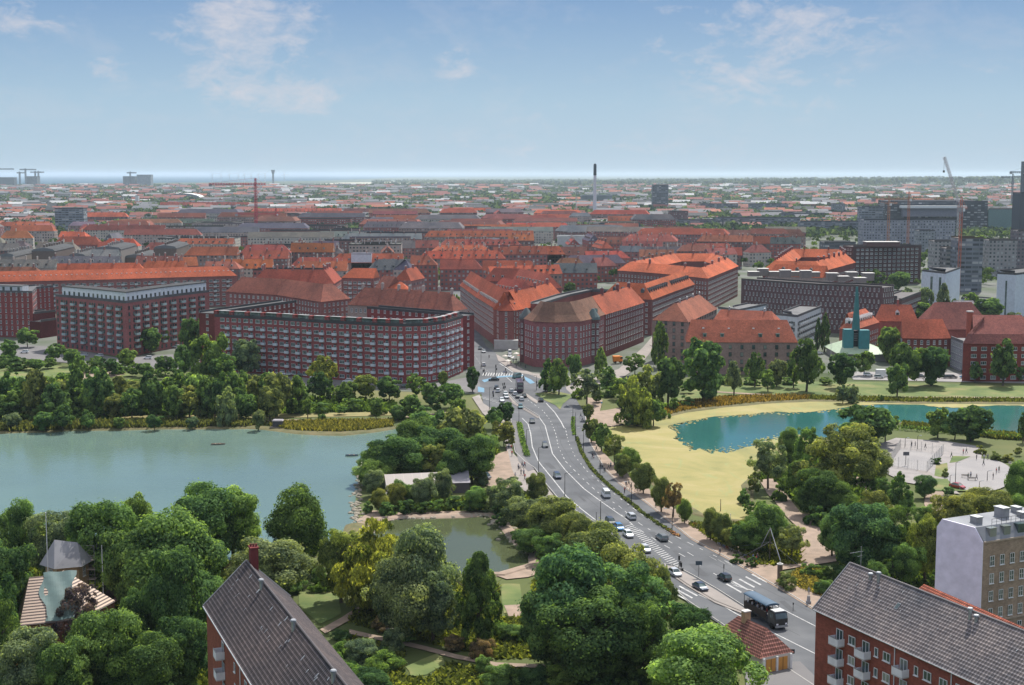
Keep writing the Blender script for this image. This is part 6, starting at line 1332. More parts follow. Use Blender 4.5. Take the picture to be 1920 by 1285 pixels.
G7='people about the junction and shop fronts'
for k,(x,y) in enumerate([(888,661),(917,672),(906,700),(945,702),(949,702),(968,690),(958,684),(962,681),(972,683),(976,687),(968,678),(985,691),(925,740),(882,704),(1088,741)]):
    c,cn=PC[rg.randrange(7)]; person(P(x,y,.4),rg.uniform(0,6),rg.choice(('stand','walk')),c,(.04,.05,.09),f'person in {cn} top, {ordinal(k+1)} among those about the junction',G7)
G8='people on the plaza and ball court'
for k,(x,y) in enumerate([(1709,838),(1716,838),(1735,841),(1806,852),(1812,850),(1831,862),(1845,862),(1852,861),(1844,873),(1873,885),(1868,888),(1820,895),(1862,898),(1831,900),(1815,898),(1784,858)]):
    c,cn=PC[rg.randrange(7)]; person(P(x,y,.42),rg.uniform(0,6),rg.choice(('stand','walk')),c,(.04,.05,.09),f'person in {cn} top, {ordinal(k+1)} from the left among plaza and court visitors',G8)
p=P(1516,1131,.4); o=empty('statue',tuple(p),0,'small dark figure statue on a slim plinth beside the east pavement','statue'); m=MB(); m.box(0,0,0,.9,.9,.5); m.box(0,0,.5,.6,.6,1.0,0,top=.8); m.build('plinth',M['grey'],o); oo=put('figure',PM['stand'][0],o,None,(0,0,1.5),0,(1.1,1.1,1.1)); oo.data=oo.data.copy(); oo.data.materials.clear(); oo.data.materials.append(M['grey'])
# bicycles
def bike_meshes():
    fr_=MB(); 
    for a,b in (((-.5,0,.34),(0,0,.3)),((0,0,.3),(-.18,0,.85)),((-.18,0,.8),(.38,0,.78)),((0,0,.3),(.38,0,.78)),((-.5,0,.34),(-.18,0,.78)),((.52,0,.34),(.36,0,.98))): fr_.tube(a,b,.025,n=5)
    hb=MB(); hb.tube((.36,-.28,1.0),(.36,.28,1.0),.02,n=5); sd_=MB(); sd_.box(-.2,0,.86,.26,.15,.06,top=.7)
    w_=MB()
    for k in range(14):
        a,b=2*PI*k/14,2*PI*(k+1)/14; w_.tube((math.cos(a)*.33,0,math.sin(a)*.33),(math.cos(b)*.33,0,math.sin(b)*.33),.025,n=4)
    for k in range(4): w_.tube((-math.cos(k*PI/4)*.33,0,-math.sin(k*PI/4)*.33),(math.cos(k*PI/4)*.33,0,math.sin(k*PI/4)*.33),.006,n=3)
    return fr_.mesh('frame',M['tint']),hb.mesh('handlebar',M['dark']),sd_.mesh('saddle',M['dark']),w_.mesh('wheel',M['tyre'])
BK=bike_meshes()
def bike(loc,rz,col,label,grp):
    o=empty('bicycle',tuple(loc),rz,label,'bicycle',grp); put('frame',BK[0],o,col); put('handlebar',BK[1],o); put('saddle',BK[2],o)
    for x in (-.5,.52): put('wheel',BK[3],o,None,(x,0,.34))
for k,x in enumerate([1348,1353,1358,1364,1369,1374,1380,1387,1393,1398,1404,1409]):
    y=1024+(x-1348)*.47; bike(P(x,y,.4),2.3+.2*math.sin(k*3),PC[k%7][0],f'{PC[k%7][1]} bicycle, {ordinal(k+1)} from the left of the bicycles by the sand square','bicycles parked by the sand square')
for k,(x,y) in enumerate([(1298,983),(1303,986),(1309,990),(1316,996)]): bike(P(x,y,.4),2.0+k,PC[(k+2)%7][0],f'{PC[(k+2)%7][1]} bicycle, {ordinal(k+1)} from the left of those leaning by the avenue edge','bicycles leaning at the avenue edge')
for k,(x,y) in enumerate([(972,880.5),(979,875.5),(1111,859.5),(1133,884.5)]): bike(P(x,y,.41)+Vector((.3,-.3,0)),1.2,PC[(k+1)%7][0],f'{PC[(k+1)%7][1]} bicycle beside a pedestrian, {ordinal(k+1)} counting from the west footpath','bicycles in use along the boulevard')
# ================================================================ STREET FURNITURE
def lamp(x,y,top,label,grp,arm=1.6,side=1,z0=.3):
    p=P(x,y,z0); h=(y-top)/S(x,y)/.985; o=empty('street_lamp',tuple(p),0,label,'street lamp',grp)
    m=MB(); m.tube((0,0,0),(0,0,h),.11,.06,n=7); m.build('post',M['dark'],o); m=MB(); m.tube((0,0,h),(side*arm,0,h+.25),.05,n=5); m.build('arm',M['dark'],o); m=MB(); m.box(side*arm,0,h+.15,.8,.3,.12,top=.8); m.build('lamp_head',M['steel'],o)
G9='street lamps along the boulevard'
for k,(x,y,t,s) in enumerate([(902,692,656,1),(918,768,727,1),(973,800,766,1),(987,845,806,1),(1010,891,840,1),(1059,931,888,1),(1126,976,940,1),(1079,827,774,-1),(1074,800,762,-1),(1094,850,804,-1),(1125,894,858,-1),(1184,945,905,-1),(1260,1001,955,-1),(929,708,684,1),(1059,700,618,1),(877,690,648,1),(1006,732,705,-1)]):
    lamp(x,y,t,f'dark street lamp, {ordinal(k+1)} in turn down the boulevard from its junction corner' if k>6 else f'tall street lamp, {ordinal(k+1)} counting down the west side of the boulevard',G9,1.6,s)
G10='lamps and masts round the plaza'
for k,(x,y,t) in enumerate([(1791,912,868),(1781,908,892),(1851,901,884),(1836,920,903),(1697,838,822),(1720,842,818)]): lamp(x,y,t,f'slim lamp post, {ordinal(k+1)} among the posts round the plaza and court',G10,.9,1,.38)
def pole(x,y,top,r,mt,name,label,cat): 
    p=P(x,y,0); h=(y-top)/S(x,y)/.985; m=MB(); m.tube((0,0,0),(0,0,h),r,r*.6,n=7); m.tube((0,0,h),(0,0,h+.2),r*.9,n=6); o=m.build(name,mt); o.location=p; return tag(o,label,cat)
pole(93,1150,962,.12,M['white'],'flagpole','tall white flagpole rising beside the grey pavilion roof','flagpole')
pole(195,1150,1023,.12,M['white'],'flagpole','shorter pale green flagpole beside the scaffold','flagpole')
pole(1557,700,645,.12,M['white'],'flagpole','thin white flagpole near the church garden','flagpole')
pole(1351,960,938,.12,M['bark'],'mooring_post','dark timber pole standing at the algae shore','post')
pole(723,962,951,.14,M['white'],'marker_post','short white marker post on the pond shore','post')
pole(1418,912,898,.12,M['white'],'marker_post','short white marker post under trees at the algae shore','post')
pole(1118,978,962,.09,M['dark'],'bollard','slim dark bollard beside the boulevard kerb','bollard')
# traffic signals and signs
def signal(x,y,top,label):
    p=P(x,y,.42); h=(y-top)/S(x,y)/.985; o=empty('traffic_signal',tuple(p),0,label,'traffic signal','traffic signals at the junctions'); m=MB(); m.tube((0,0,0),(0,0,h),.07,n=6); m.build('post',M['dark'],o)
    for z,dx in ((h-.7,0),(h-2.0,.3)):
        m=MB(); m.box(dx,-.1,z,.38,.3,1.0,0); 
        for k in range(3): m.tube((dx,-.27,z+.2+k*.3),(dx,-.22,z+.2+k*.3),.1,n=8,m=1)
        m.build('signal_head',[M['dark'],M['tyre']],o)
signal(1273,1066,1044,'dark traffic signal on the tip of the paved island'); signal(1277,1070,1057,'shorter signal beside the taller one on the island tip')
for k,(x,y,t) in enumerate([(930,702,686),(943,732,720),(946,735,719),(981,722,706),(1006,732,716),(924,744,735),(948,702,692),(908,704,694)]): signal(x,y,t,f'traffic signal, {ordinal(k+1)} among the signals round the big junction')
def sign(x,y,top,wd,ht,col,label,z0=.42):
    p=P(x,y,z0); h=(y-top)/S(x,y)/.985; o=empty('road_sign',tuple(p),0,label,'road sign'); m=MB(); m.tube((0,0,0),(0,0,h),.05,n=6); m.build('post',M['dark'],o); m=MB(); m.box(0,-.06,h-ht,wd,.06,ht); m.build('panel',M['tint'],o,col)
sign(1310,1082,1052,1.4,.9,(.06,.09,.12),'dark backed direction sign on the paved island'); sign(1484,1248,1217,1.0,.8,(.02,.02,.025),'round backed dark sign post beside the kiosk yard')
sign(1357,1075,1058,.2,.9,(.05,.05,.05),'thin dark sign post in the carriageway beside the black car'); sign(1487,1146,1130,.25,.4,(.03,.03,.03),'thin dark post in the lane beyond the party lorry')
sign(1128,765,754,.6,.5,(.1,.3,.5),'small blue sign near the avenue entrance')
# advertising column
p=P(1462,1088,.4); o=empty('advertising_column',tuple(p),0,'round brown advertising column at the corner of the sand square','column'); m=MB(); m.tube((0,0,0),(0,0,3.4),.55,n=14); m.build('drum',M['tint'],o,(.15,.11,.085)); m=MB(); m.tube((0,0,3.4),(0,0,3.6),.68,n=14); m.tube((0,0,3.6),(0,0,3.95),.5,.1,n=14); m.build('cap',M['concrete'],o)
# mast tripod with white stays over the sand square (climbing frame)
ap=P(1443,1054,0); s=S(1443,1054); h=(1054-990)/s/.985
o=empty('mast_frame',tuple(ap),0,'tall two legged white mast frame with stay wires beside the sand square','mast')
def rel(x,y): q=P(x,y,0); return (q.x-ap.x,q.y-ap.y,0)
m=MB(); m.tube((0,0,0),(0,0,h),.16,.12,n=7); m.build('mast',M['bark'],o)
for q in ((1420,1038),(1466,1060)): m=MB(); m.tube(rel(*q),(0,0,h),.10,.08,n=6); m.build('leg',M['white'],o)
for q in ((1365,1028),(1395,1045),(1500,1062),(1462,1048),(1380,1050)): m=MB(); m.tube(rel(*q),(0,0,h*.6),.035,n=4); m.build('stay_wire',M['steel'],o)
pole(1369,1012,965,.09,M['white'],'white_mast','leaning white mast among the avenue trees','mast')
# kiosks / benches / court
p=P(1690,842,.36)
def fence(name,label,a,b,ht,z0=.36,sp=3.0):
    A,B=P(*a,z0),P(*b,z0); o=empty(name,tuple(A),0,label,'fence'); L0=(B-A).length; n=max(2,int(L0/sp)); D=(B-A)
    for k in range(n+1): q=D*(k/n); m=MB(); m.tube((q.x,q.y,0),(q.x,q.y,ht),.06,n=5); m.build('post',M['steel'],o)
    m=MB()
    for z in np.arange(.3,ht,.45): m.tube((0,0,z),(D.x,D.y,z),.018,n=3)
    for k in range(n*4): q=D*((k+.5)/(n*4)); m.tube((q.x,q.y,0),(q.x,q.y,ht),.012,n=3)
    m.build('mesh_panel',M['steel'],o)
fence('court_fence','far wire fence of the fenced ball court',(1688,841),(1768,851),3.0); fence('court_fence','near wire fence of the fenced ball court',(1667,873),(1738,884),3.0); fence('court_fence','west wire fence of the fenced ball court',(1667,873),(1688,841),3.0); fence('court_fence','east wire fence of the fenced ball court',(1738,884),(1768,851),3.0)
p=P(1698,872,.36); o=empty('basketball_hoop',tuple(p),0,'basketball hoop with a dark backboard on the fenced court','basketball hoop'); m=MB(); m.tube((0,0,0),(0,0,3.2),.08,n=6); m.build('post',M['dark'],o); m=MB(); m.box(0,-.3,2.9,1.8,.06,1.1); m.build('backboard',M['tint'],o,(.12,.12,.13))
def bench(x,y,rz,label):
    o=empty('park_bench',tuple(P(x,y,.4)),rz,label,'bench','benches'); m=MB(); m.box(0,0,.42,2.2,.5,.07); m.build('seat',M['tint'],o,(.5,.45,.4)); m=MB(); m.box(0,.24,.55,2.2,.06,.4); m.build('backrest',M['tint'],o,(.5,.45,.4))
    for x_ in (-.9,.9): m=MB(); m.box(x_,0,0,.08,.45,.42); m.build('leg',M['dark'],o)
bench(1810,896,-.3,'white curved bench on the near rim of the round plaza'); bench(1822,901,-.4,'dark bench right of the white one on the plaza rim'); bench(1898,872,-.5,'bench by the hedge balls at the plaza edge'); bench(733,1183,.3,'picnic bench beside the park path'); bench(1128,874,1.9,'bench on the tree lined east path')
p=P(755,1187,.2); o=empty('litter_bin',tuple(p),0,'dark green litter bin beside the picnic bench','litter bin'); m=MB(); m.tube((0,0,.1),(0,0,1.1),.35,.38,n=12); m.build('drum',M['tint'],o,(.02,.05,.03)); m=MB(); m.tube((0,0,1.1),(0,0,1.25),.42,.3,n=12); m.build('lid',M['dark'],o)
# cafe parasols and advertising flags by the wedge block
for k,(x,y,c,cn) in enumerate([(947,677,(.5,.45,.4),'beige'),(963,680,(.7,.68,.65),'white'),(968,672,(.6,.55,.5),'sand'),(975,676,(.35,.12,.1),'maroon'),(952,686,(.55,.5,.45),'tan')]):
    o=empty('parasol',tuple(P(x,y,.4)),0,f'{cn} cafe parasol in front of the wedge block shops','parasol','cafe parasols'); m=MB(); m.tube((0,0,0),(0,0,2.6),.04,n=5); m.build('pole',M['steel'],o); m=MB(); m.tube((0,0,2.3),(0,0,2.9),1.5,.05,n=8); m.build('canopy',M['tint'],o,c)
p=P(869,690,0); o=empty('shop_banner',tuple(p),0,'tall narrow orange banner on the corner of the curved block','banner'); m=MB(); m.box(0,0,3,.8,.15,6); m.build('panel',M['tint'],o,(.7,.2,.04)); m=MB(); m.tube((-.5,0,0),(-.5,0,9.5),.07,n=5); m.build('post',M['steel'],o)
# boat and swans
def boat(x,y,L_,rz,col,label,z=.14):
    o=empty('rowing_boat',tuple(P(x,y,z)),rz,label,'boat','boats'); s_=[[(k*L_/6-L_/2,-w_,.45),(k*L_/6-L_/2,-w_*.6,0),(k*L_/6-L_/2,w_*.6,0),(k*L_/6-L_/2,w_,.45)] for k,w_ in enumerate((.35,.6,.7,.7,.6,.35,.04))]
    m=MB()
    for a,b in zip(s_,s_[1:]):
        for i in range(3): m.quad(a[i],a[i+1],b[i+1],b[i])
    m.poly(s_[0]); m.build('hull',M['tint'],o,col)
    for x_ in (-.8,.6): m=MB(); m.box(x_,0,.3,.25,1.2,.05); m.build('thwart',M['tint'],o,(.4,.3,.2))
boat(409,834,4.5,.2,(.4,.33,.25),'small rowing boat out on the left lake'); boat(660,855,4,.1,(.25,.3,.33),'grey rowing boat near the island shore')
p=P(521,803,.2); o=empty('jetty_hut',tuple(p),0,'small dark fishing hut on a jetty at the far lake shore','hut'); m=MB(); m.box(0,0,.3,5,4,.3); m.build('deck',M['tint'],o,(.3,.25,.2)); m=MB(); m.box(0,.3,.6,3.2,2.6,2.0); m.build('wall',M['tint'],o,(.1,.09,.1)); m=MB(); m.box(0,.3,2.6,3.8,3.2,.3,top=.8); m.build('roof',M['tint'],o,(.3,.28,.3))
# ================================================================ FAR CITY
def lattice(m,p0,p1,wd,step,r=.12):
    p0=Vector(p0);p1=Vector(p1); d=(p1-p0); L0=d.length; d.normalize(); a=d.orthogonal().normalized(); b=d.cross(a)
    cs=[a*wd/2+b*wd/2,-a*wd/2+b*wd/2,-a*wd/2-b*wd/2,a*wd/2-b*wd/2]; n=max(1,int(L0/step))
    for c in cs: m.tube(p0+c,p1+c,r,n=4,cap=False)
    for k in range(n):
        q0=p0+d*(L0*k/n);q1=p0+d*(L0*(k+1)/n)
        for i in range(4): m.tube(q0+cs[i],q1+cs[(i+1)%4],r*.7,n=3,cap=False)
def crane(x,yb,ytop,jl,cjl,az,col,label,dist=None,wd=2.2,r=.25):
    p=P(x,yb,0)
    if dist: p=Vector(((x-CX)/F*dist,dist,0))
    fy=p.y*math.cos(PITCH)+H*math.sin(PITCH)
    h=H-( (ytop-HOR)/F)*p.y   # ytop above/below the horizon
    o=empty('tower_crane',tuple(p),az,label,'crane','tower cranes'); m=MB(); lattice(m,(0,0,0),(0,0,h-8),wd,3.5,r); m.build('mast',M['tint'],o,col)
    m=MB(); lattice(m,(0,0,h-8),(jl,0,h-8),wd*.7,3.5,r*.8); m.build('jib',M['tint'],o,col); m=MB(); lattice(m,(0,0,h-8),(-cjl,0,h-8),wd*.7,3.5,r*.8); m.build('counter_jib',M['tint'],o,col)
    m=MB(); m.box(-cjl+2,0,h-11,4,2.2,3.5); m.build('counterweight',M['grey'],o); m=MB(); lattice(m,(0,0,h-8),(0,0,h),wd*.7,3,r*.8); m.tube((0,0,h),(jl*.7,0,h-7),.12,n=3); m.tube((0,0,h),(-cjl,0,h-7),.12,n=3); m.build('apex',M['tint'],o,col)
    m=MB(); m.box(1.6,0,h-10.5,2,1.8,2.3); m.build('cab',M['white'],o)
crane(481,447,334,14,62,.35,(.50,.03,.06),'tall red tower crane above the old town roofs',wd=2.8,r=.34)
crane(518.5,437,390,6,60,.3,(.45,.04,.06),'lower red tower crane right of the tall red one',wd=2.2,r=.25)
for k,(x,yt,j,d_,lb) in enumerate([(4,315,60,9500,'hazy grey crane at the far left edge of the skyline'),(43,322,20,9500,'short hazy crane beside the far brick halls'),(54,316,40,9500,'hazy crane with a level jib above the far shore'),(72,321,35,9600,'hazy crane right of the level jib crane'),(78,321,12,9600,'last hazy crane of the far western cluster'),(249,322,30,9200,'tiny crane on top of the twin harbour blocks')]):
    crane(x,0,yt,j*1.7,j*.9,.2*k,(.10,.12,.15),lb,dist=d_,wd=7,r=1.3)
crane(1701,0,358,48,40,.1,(.45,.17,.08),'orange tower crane left of the concert hall roof',dist=1500,wd=1.9,r=.15)
crane(1799,0,369,5,3,.2,(.5,.15,.08),'orange red tower crane standing before the building site tower',dist=1050,wd=1.7,r=.13)
crane(1664,0,366,10,10,.3,(.45,.2,.1),'short orange mast at the concert hall corner',dist=1480,wd=1.9,r=.15)
crane(1911,0,315,30,24,.1,(.12,.14,.17),'hazy crane beside the dark tower at the eastern edge',dist=2600,wd=3,r=.5)
crane(1893,0,326,40,30,.1,(.12,.14,.17),'faint crane low over the far eastern woods',dist=3600,wd=3,r=.5)
# luffing crane
d_=1500; p=Vector(((1795-CX)/F*d_,d_,0)); o=empty('luffing_crane',tuple(p),0,'pale luffing crane with a steep jib above the concert hall','crane','tower cranes'); m=MB(); lattice(m,(0,0,0),(0,0,H-(383-HOR)/F*d_),2.4,4,.3); m.build('mast',M['tint'],o,(.5,.5,.5))
hb=H-(383-HOR)/F*d_; tx=(1764-1795)/F*d_; hz_=H-(295-HOR)/F*d_; m=MB(); lattice(m,(0,0,hb),(tx,0,hz_),2.0,3.5,.25); m.build('jib',M['tint'],o,(.6,.55,.55)); m=MB(); m.box(0,0,hb-1,7,3,3.5); m.build('machinery',M['tint'],o,(.2,.2,.22)); m=MB(); m.tube((tx,0,hz_),(tx,0,hz_-14),.15,n=4); m.box(tx,0,hz_-16,1.6,1.6,2.2); m.build('hook_block',M['dark'],o)
# chimneys
def stack(x,yb,yt,r0,r1,col,capcol,capf,label,rings=0):
    p=P(x,yb,0); h=H-(yt-HOR)/F*p.y; o=empty('industrial_chimney',tuple(p),0,label,'chimney'); m=MB(); m.tube((0,0,0),(0,0,h*(1-capf)),r0,r1,n=16); m.build('stack',M['tint'],o,col); m=MB(); m.tube((0,0,h*(1-capf)),(0,0,h),r1*1.12,r1*1.05,n=16); m.tube((0,0,h),(0,0,h+1.5),r1*.8,n=10); m.build('cap',M['tint'],o,capcol); return o
stack(1115,415,309,3.6,2.6,(.62,.66,.70),(.04,.07,.08),.19,'tall slim white power station chimney with a dark top')
stack(1080,412,368,1.0,.8,(.5,.5,.5),(.4,.4,.4),.05,'thin pale mast chimney left of the white chimney')
stack(1355,434,404,1.3,1.0,(.08,.09,.1),(.05,.05,.06),.1,'short dark flue pipe behind the long grey slabs')
# airport tower
d_=12000; p=Vector(((515-CX)/F*d_,d_,0)); h=H-(319-HOR)/F*d_; o=empty('control_tower',tuple(p),0,'distant airport control tower with a wide top on the horizon','tower'); m=MB(); m.tube((0,0,0),(0,0,h*.72),9,7,n=10); m.build('shaft',M['tint'],o,(.13,.15,.18)); m=MB(); m.tube((0,0,h*.72),(0,0,h),8,17,n=10); m.build('control_room',M['tint'],o,(.1,.12,.15))
# named far buildings: (name,label,cat, x0,x1, ytop, ybase, depth m, wall colour, roof colour, mat)
def slab(name,label,cat,x0,x1,yt,yb,dp,wc,rc,wm='facade',ang=0,roof='flat',rh=0,dist=None):
    if dist: a=Vector(((x0-CX)/F*dist,dist,0)); b=Vector(((x1-CX)/F*dist,dist,0))
    else: a=P(x0,yb,0); b=P(x1,yb,0); b=Vector((b.x*a.y/b.y if False else b.x,a.y,0))
    h=H-(yt-HOR)/F*((a.y+b.y)/2)
    if ang: 
        d=b-a; l=d.length; b=a+Vector((math.cos(ang),math.sin(ang),0))*l
    return building(name,label,cat,[(a.x,a.y),(b.x,b.y)],h,h+rh,dp,roof,wall=wc,rcol=rc,wmat=wm,px=False,hip=(.5,.5))
FB=(.16,.18,.20)
slab('tower_block','grey glass tower block with pale stair end left of centre','tower block',104,158,391,440,18,(.22,.25,.29),(.3,.32,.34),'facade_band')
slab('tower_block','dark banded residential tower right of the white chimney','tower block',1223,1253,347,397,22,(.15,.17,.19),(.25,.27,.3),'facade_band')
slab('twin_block','western of two hazy harbour blocks on the left skyline','office block',235,258,331,352,60,(.14,.17,.2),(.3,.33,.36),dist=9200)
slab('twin_block','eastern boxy hazy harbour block on the left skyline','office block',261,287,328,350,60,(.22,.26,.3),(.3,.33,.36),dist=9200)
slab('far_block','hazy dark block on the far left skyline','office block',55,75,331,345,60,(.12,.14,.16),(.25,.27,.3),dist=9000)
slab('far_hall','wide low dark hall at the far left skyline','hall',-10,32,333,345,60,(.08,.1,.13),(.15,.17,.2),'tint',dist=9500)
slab('long_slab','long grey office slab, western of the pair in the green suburbs','office slab',1314,1384,382,400,16,(.17,.19,.21),(.35,.38,.4),'facade_band')
slab('long_slab','long grey office slab, eastern of the pair in the green suburbs','office slab',1405,1478,382,400,16,(.17,.19,.21),(.35,.38,.4),'facade_band')
slab('small_tower','small grey tower east of the long slabs','tower block',1561,1584,382,404,16,(.2,.22,.24),(.35,.38,.4))
slab('low_dark_block','dark square block left of the long office slabs','office block',1255,1290,396,425,20,(.18,.09,.09),(.28,.28,.28))
for k,(x0,x1,yt,yb,lb) in enumerate([(1345,1500,408,430,'front range of the low grey terrace quarter'),(1380,1560,400,415,'middle range of the low grey terrace quarter'),(1440,1640,397,410,'rear range of the low grey terrace quarter'),(1500,1620,415,440,'eastern end block of the low grey terrace quarter'),(1270,1345,412,430,'small grey range west of the terrace quarter')]):
    slab('grey_terrace',lb,'terrace',x0,x1,yt,yb,22,(.17,.19,.22),(.36,.39,.42),'facade_band',ang=(.0,.12,.1,-.03,0)[k])
slab('striped_office','long office with black and white vertical stripes in the modern quarter','office block',1618,1790,412,470,26,(.25,.26,.3),(.24,.27,.31),'facade')
slab('concert_hall','large dark concert hall with a bright silver roof among cranes','hall',1668,1850,377,440,70,(.06,.07,.085),(.36,.38,.42),'facade_band')
m=MB(); hall=bpy.data.objects['concert_hall']; hy=P(1668,440).y; a=Vector(((1686-CX)/F*hy,hy-8,H-(387-HOR)/F*hy)); b=Vector(((1800-CX)/F*hy,hy-8,0)); m.box((a.x+b.x)/2-hall.location.x,-6,a.z-14,b.x-a.x,8,14,0); m.box((a.x+b.x)/2-hall.location.x,-8,a.z-2,b.x-a.x+6,12,3.5,1); m.build('silver_front',[M['tint'],M['white']],hall,(.22,.22,.26))
slab('hall_tower','grey stair tower at the west corner of the concert hall','tower block',1614,1655,387,440,25,(.23,.25,.28),(.35,.37,.4),'facade_band')
slab('green_glass_hall','pale green glass hall at the eastern edge','glass hall',1852,1960,392,440,30,(.14,.23,.22),(.5,.55,.55),'tint')
slab('dark_tower','dark slab tower cut by the eastern edge of the view','tower block',1910,1960,362,450,30,(.05,.06,.08),(.1,.1,.12),'tint')
slab('slim_tower','slim dark tower spire at the eastern edge','tower block',1917,1950,304,400,20,(.06,.08,.11),(.1,.1,.12),'tint')
slab('site_tower','scaffolded concrete tower under construction behind the white cubes','building site',1795,1840,446,548,20,(.17,.19,.22),(.35,.28,.2),'facade_band')
slab('site_tower','lower grey concrete core beside the scaffolded tower','building site',1772,1796,465,540,16,(.2,.2,.2),(.5,.45,.4),'facade_band')
slab('harbour_block','beige slab block with two glazed bays east of the building site','apartment block',1852,1905,450,520,18,(.30,.29,.28),(.4,.38,.36),'facade')
slab('harbour_block','beige slab block west of the building site','apartment block',1750,1792,452,520,18,(.30,.29,.28),(.4,.38,.36),'facade')
slab('harbour_block','grey slab block behind the tall dark apartment block','apartment block',1722,1752,432,480,18,(.25,.27,.29),(.35,.36,.38),'facade')
slab('harbour_block','dark slab block at the edge below the glass hall','apartment block',1905,1960,432,520,18,(.18,.15,.16),(.35,.33,.33),'facade')
slab('curved_office','dark round fronted office left of the tall dark block','office block',1545,1604,454,490,24,(.1,.115,.13),(.25,.27,.28),'facade_band')
slab('shed_roof_hall','white sheeted repair roof behind the old town ridges','hall',1046,1098,443,470,26,(.5,.5,.5),(1.9,1.9,1.8),'tint')
slab('scaffold_cover','white sheeted scaffold box standing among orange roofs','scaffold cover',659,697,476,525,12,(.62,.64,.7),(1.7,1.7,1.8),'tint')
slab('white_roof_hall','long white roofed hall, western of two bright roofs in the old town','hall',677,738,408,424,25,(.3,.3,.3),(2.2,2.2,2.1),'tint')
slab('white_roof_hall','long white roofed hall near the old town edge, farther of two bright roofs','hall',765,812,390,402,40,(.3,.3,.3),(2.2,2.2,2.1),'tint')
slab('white_roof_shed','white gabled shed roof above the side street','shed',908,936,449,470,16,(.45,.48,.5),(1.9,1.9,2.0),'tint')
slab('white_roof_shed','small white flat roof right of the sheeted repair roof','shed',1085,1113,457,475,14,(.4,.3,.25),(2.0,2.0,2.1),'tint')
slab('sports_hall','distant hall with a bright flat roof behind the white chimney','hall',1090,1148,366,384,60,(.15,.18,.18),(1.6,1.7,1.7),'tint')
slab('power_hall','low dark teal hall below the white chimney','hall',1125,1200,417,440,40,(.05,.08,.1),(.5,.4,.3),'tint')
slab('white_church','tiny white church gable in the western trees','church',254,260,367,385,10,(.7,.7,.7),(.4,.3,.28),'tint')
# orange / brown gabled blocks placed by hand behind the front rows: x0,x1,y eave,y base,height,depth,angle,colour
HAND=[(345,445,472,520,ORA,.0),(450,545,468,515,RED,.1),(545,625,466,512,ORA,-.05),(400,510,497,540,ORA,.05),(320,372,497,530,ORA,.4),(545,640,492,530,ORA,0),(620,755,486,525,ORA,0),(548,650,505,540,ORA,0),
 (785,900,478,520,ORA,-.02),(770,820,490,545,RED,0),(825,905,498,545,RED,0),(905,1010,500,545,RED,-.03),(955,1060,470,505,ORA,0),(1040,1100,495,530,BRN,.1),(1060,1180,490,525,SLA,.25),(1040,1120,505,545,SLA,.05),(1120,1165,498,530,BRN,.5),(770,850,520,575,RED,1.3),(455,540,478,520,RED,0),(1100,1185,478,515,RED,.2),
 (985,1100,478,505,BRN,0),(1105,1200,455,480,BRN,0),(1190,1290,470,505,SLA,.05),(1290,1380,462,495,RED,.05),(1300,1390,478,505,RED,-.1),(1380,1480,452,480,RED,.0),(1405,1450,470,500,MAR,.3),(1420,1510,436,465,MAR,0),(1300,1420,437,462,MAR,0),(1200,1300,430,455,BRN,0),
 (155,310,425,460,MAR,-.04),(20,90,418,450,ORA,.1),(0,60,440,480,ORA,.2),(110,170,438,470,ORA,-.3),(100,190,452,490,RED,0),(190,260,455,490,ORA,0),(155,240,400,425,ORA,0),(240,400,412,435,GRY,0),(600,680,440,465,GRY,0),(680,790,420,450,GRY,0),(470,640,390,410,ORA,0),(300,470,378,395,RED,0),(640,800,395,412,MAR,0),
 (795,1000,440,465,ORA,0),(870,1000,430,450,ORA,0),(640,790,445,470,GRY,0),(950,1070,425,445,ORA,0),(1080,1200,430,450,MAR,0),(830,950,412,430,GRY,0),(700,800,460,490,GRY,-.1),(930,1080,410,425,ORA,0),(840,920,395,408,ORA,0),(1140,1240,410,430,ORA,0),(690,770,500,545,GRY,.1),(770,800,500,560,SLA,1.2)]
cnm={id(ORA):'orange',id(RED):'red',id(BRN):'brown',id(MAR):'maroon',id(GRY):'grey',id(SLA):'slate'}
WHT=(.5,.5,.5); cnm[id(WHT)]='pale'
WALLS=[BRK,MBR,PLA,CRM,(.3,.2,.17),(.2,.1,.09)]
for k,(x0,x1,ye,yb,col,ang) in enumerate(sorted(HAND,key=lambda h:h[0])):
    a=P(x0,yb,0); b=P(x1,yb,0); he=max(13,min(24,H-(ye+6-HOR)/F*a.y)); l=(b-a).length
    b=a+Vector((math.cos(ang),math.sin(ang),0))*l; rg=random.Random(k)
    building('town_block',f'{cnm[id(col)]} roofed old town block, {ordinal(k+1)} from the left of the larger town blocks','apartment block',[(a.x,a.y),(b.x,b.y)],he,he+rg.uniform(6,8),rg.uniform(11,14),'gable',wall=WALLS[rg.randrange(6)],rcol=tuple(c*rg.uniform(.8,1.15) for c in col),wmat='facade',px=False,hip=(rg.choice((0,1)),rg.choice((0,1))),chim=rg.choice((12,18)),dorm=(DORM,rg.uniform(6,9),1.6,.8,(.3,.3,.3)) if rg.random()<.5 else None,group='larger old town blocks')
# grey gable-ended tenement rows on the left: dark blind end walls facing the lake
for k,(x0,x1,ye,yb) in enumerate([(0,30,478,525),(62,104,468,520),(180,228,465,515),(290,332,463,512),(130,162,478,515),(235,275,480,512)]):
    a=P(x0,yb,0); b=P(x1,yb,0); h=H-(ye-HOR)/F*a.y
    building('tenement',f'grey tenement row with a blind gable wall, {ordinal(k+1)} in the row of tenement ends','tenement',[(b.x,b.y),(b.x-6,b.y+75)],h-1,h+2,b.x-a.x,'mansard',wall=(.16,.12,.10) if k%2 else (.26,.23,.21),rcol=(.16,.17,.18),px=False,hip=(0,0),wmat='facade' if False else 'tint',rmat='flatroof',chim=9,group='tenement rows with blind gables')
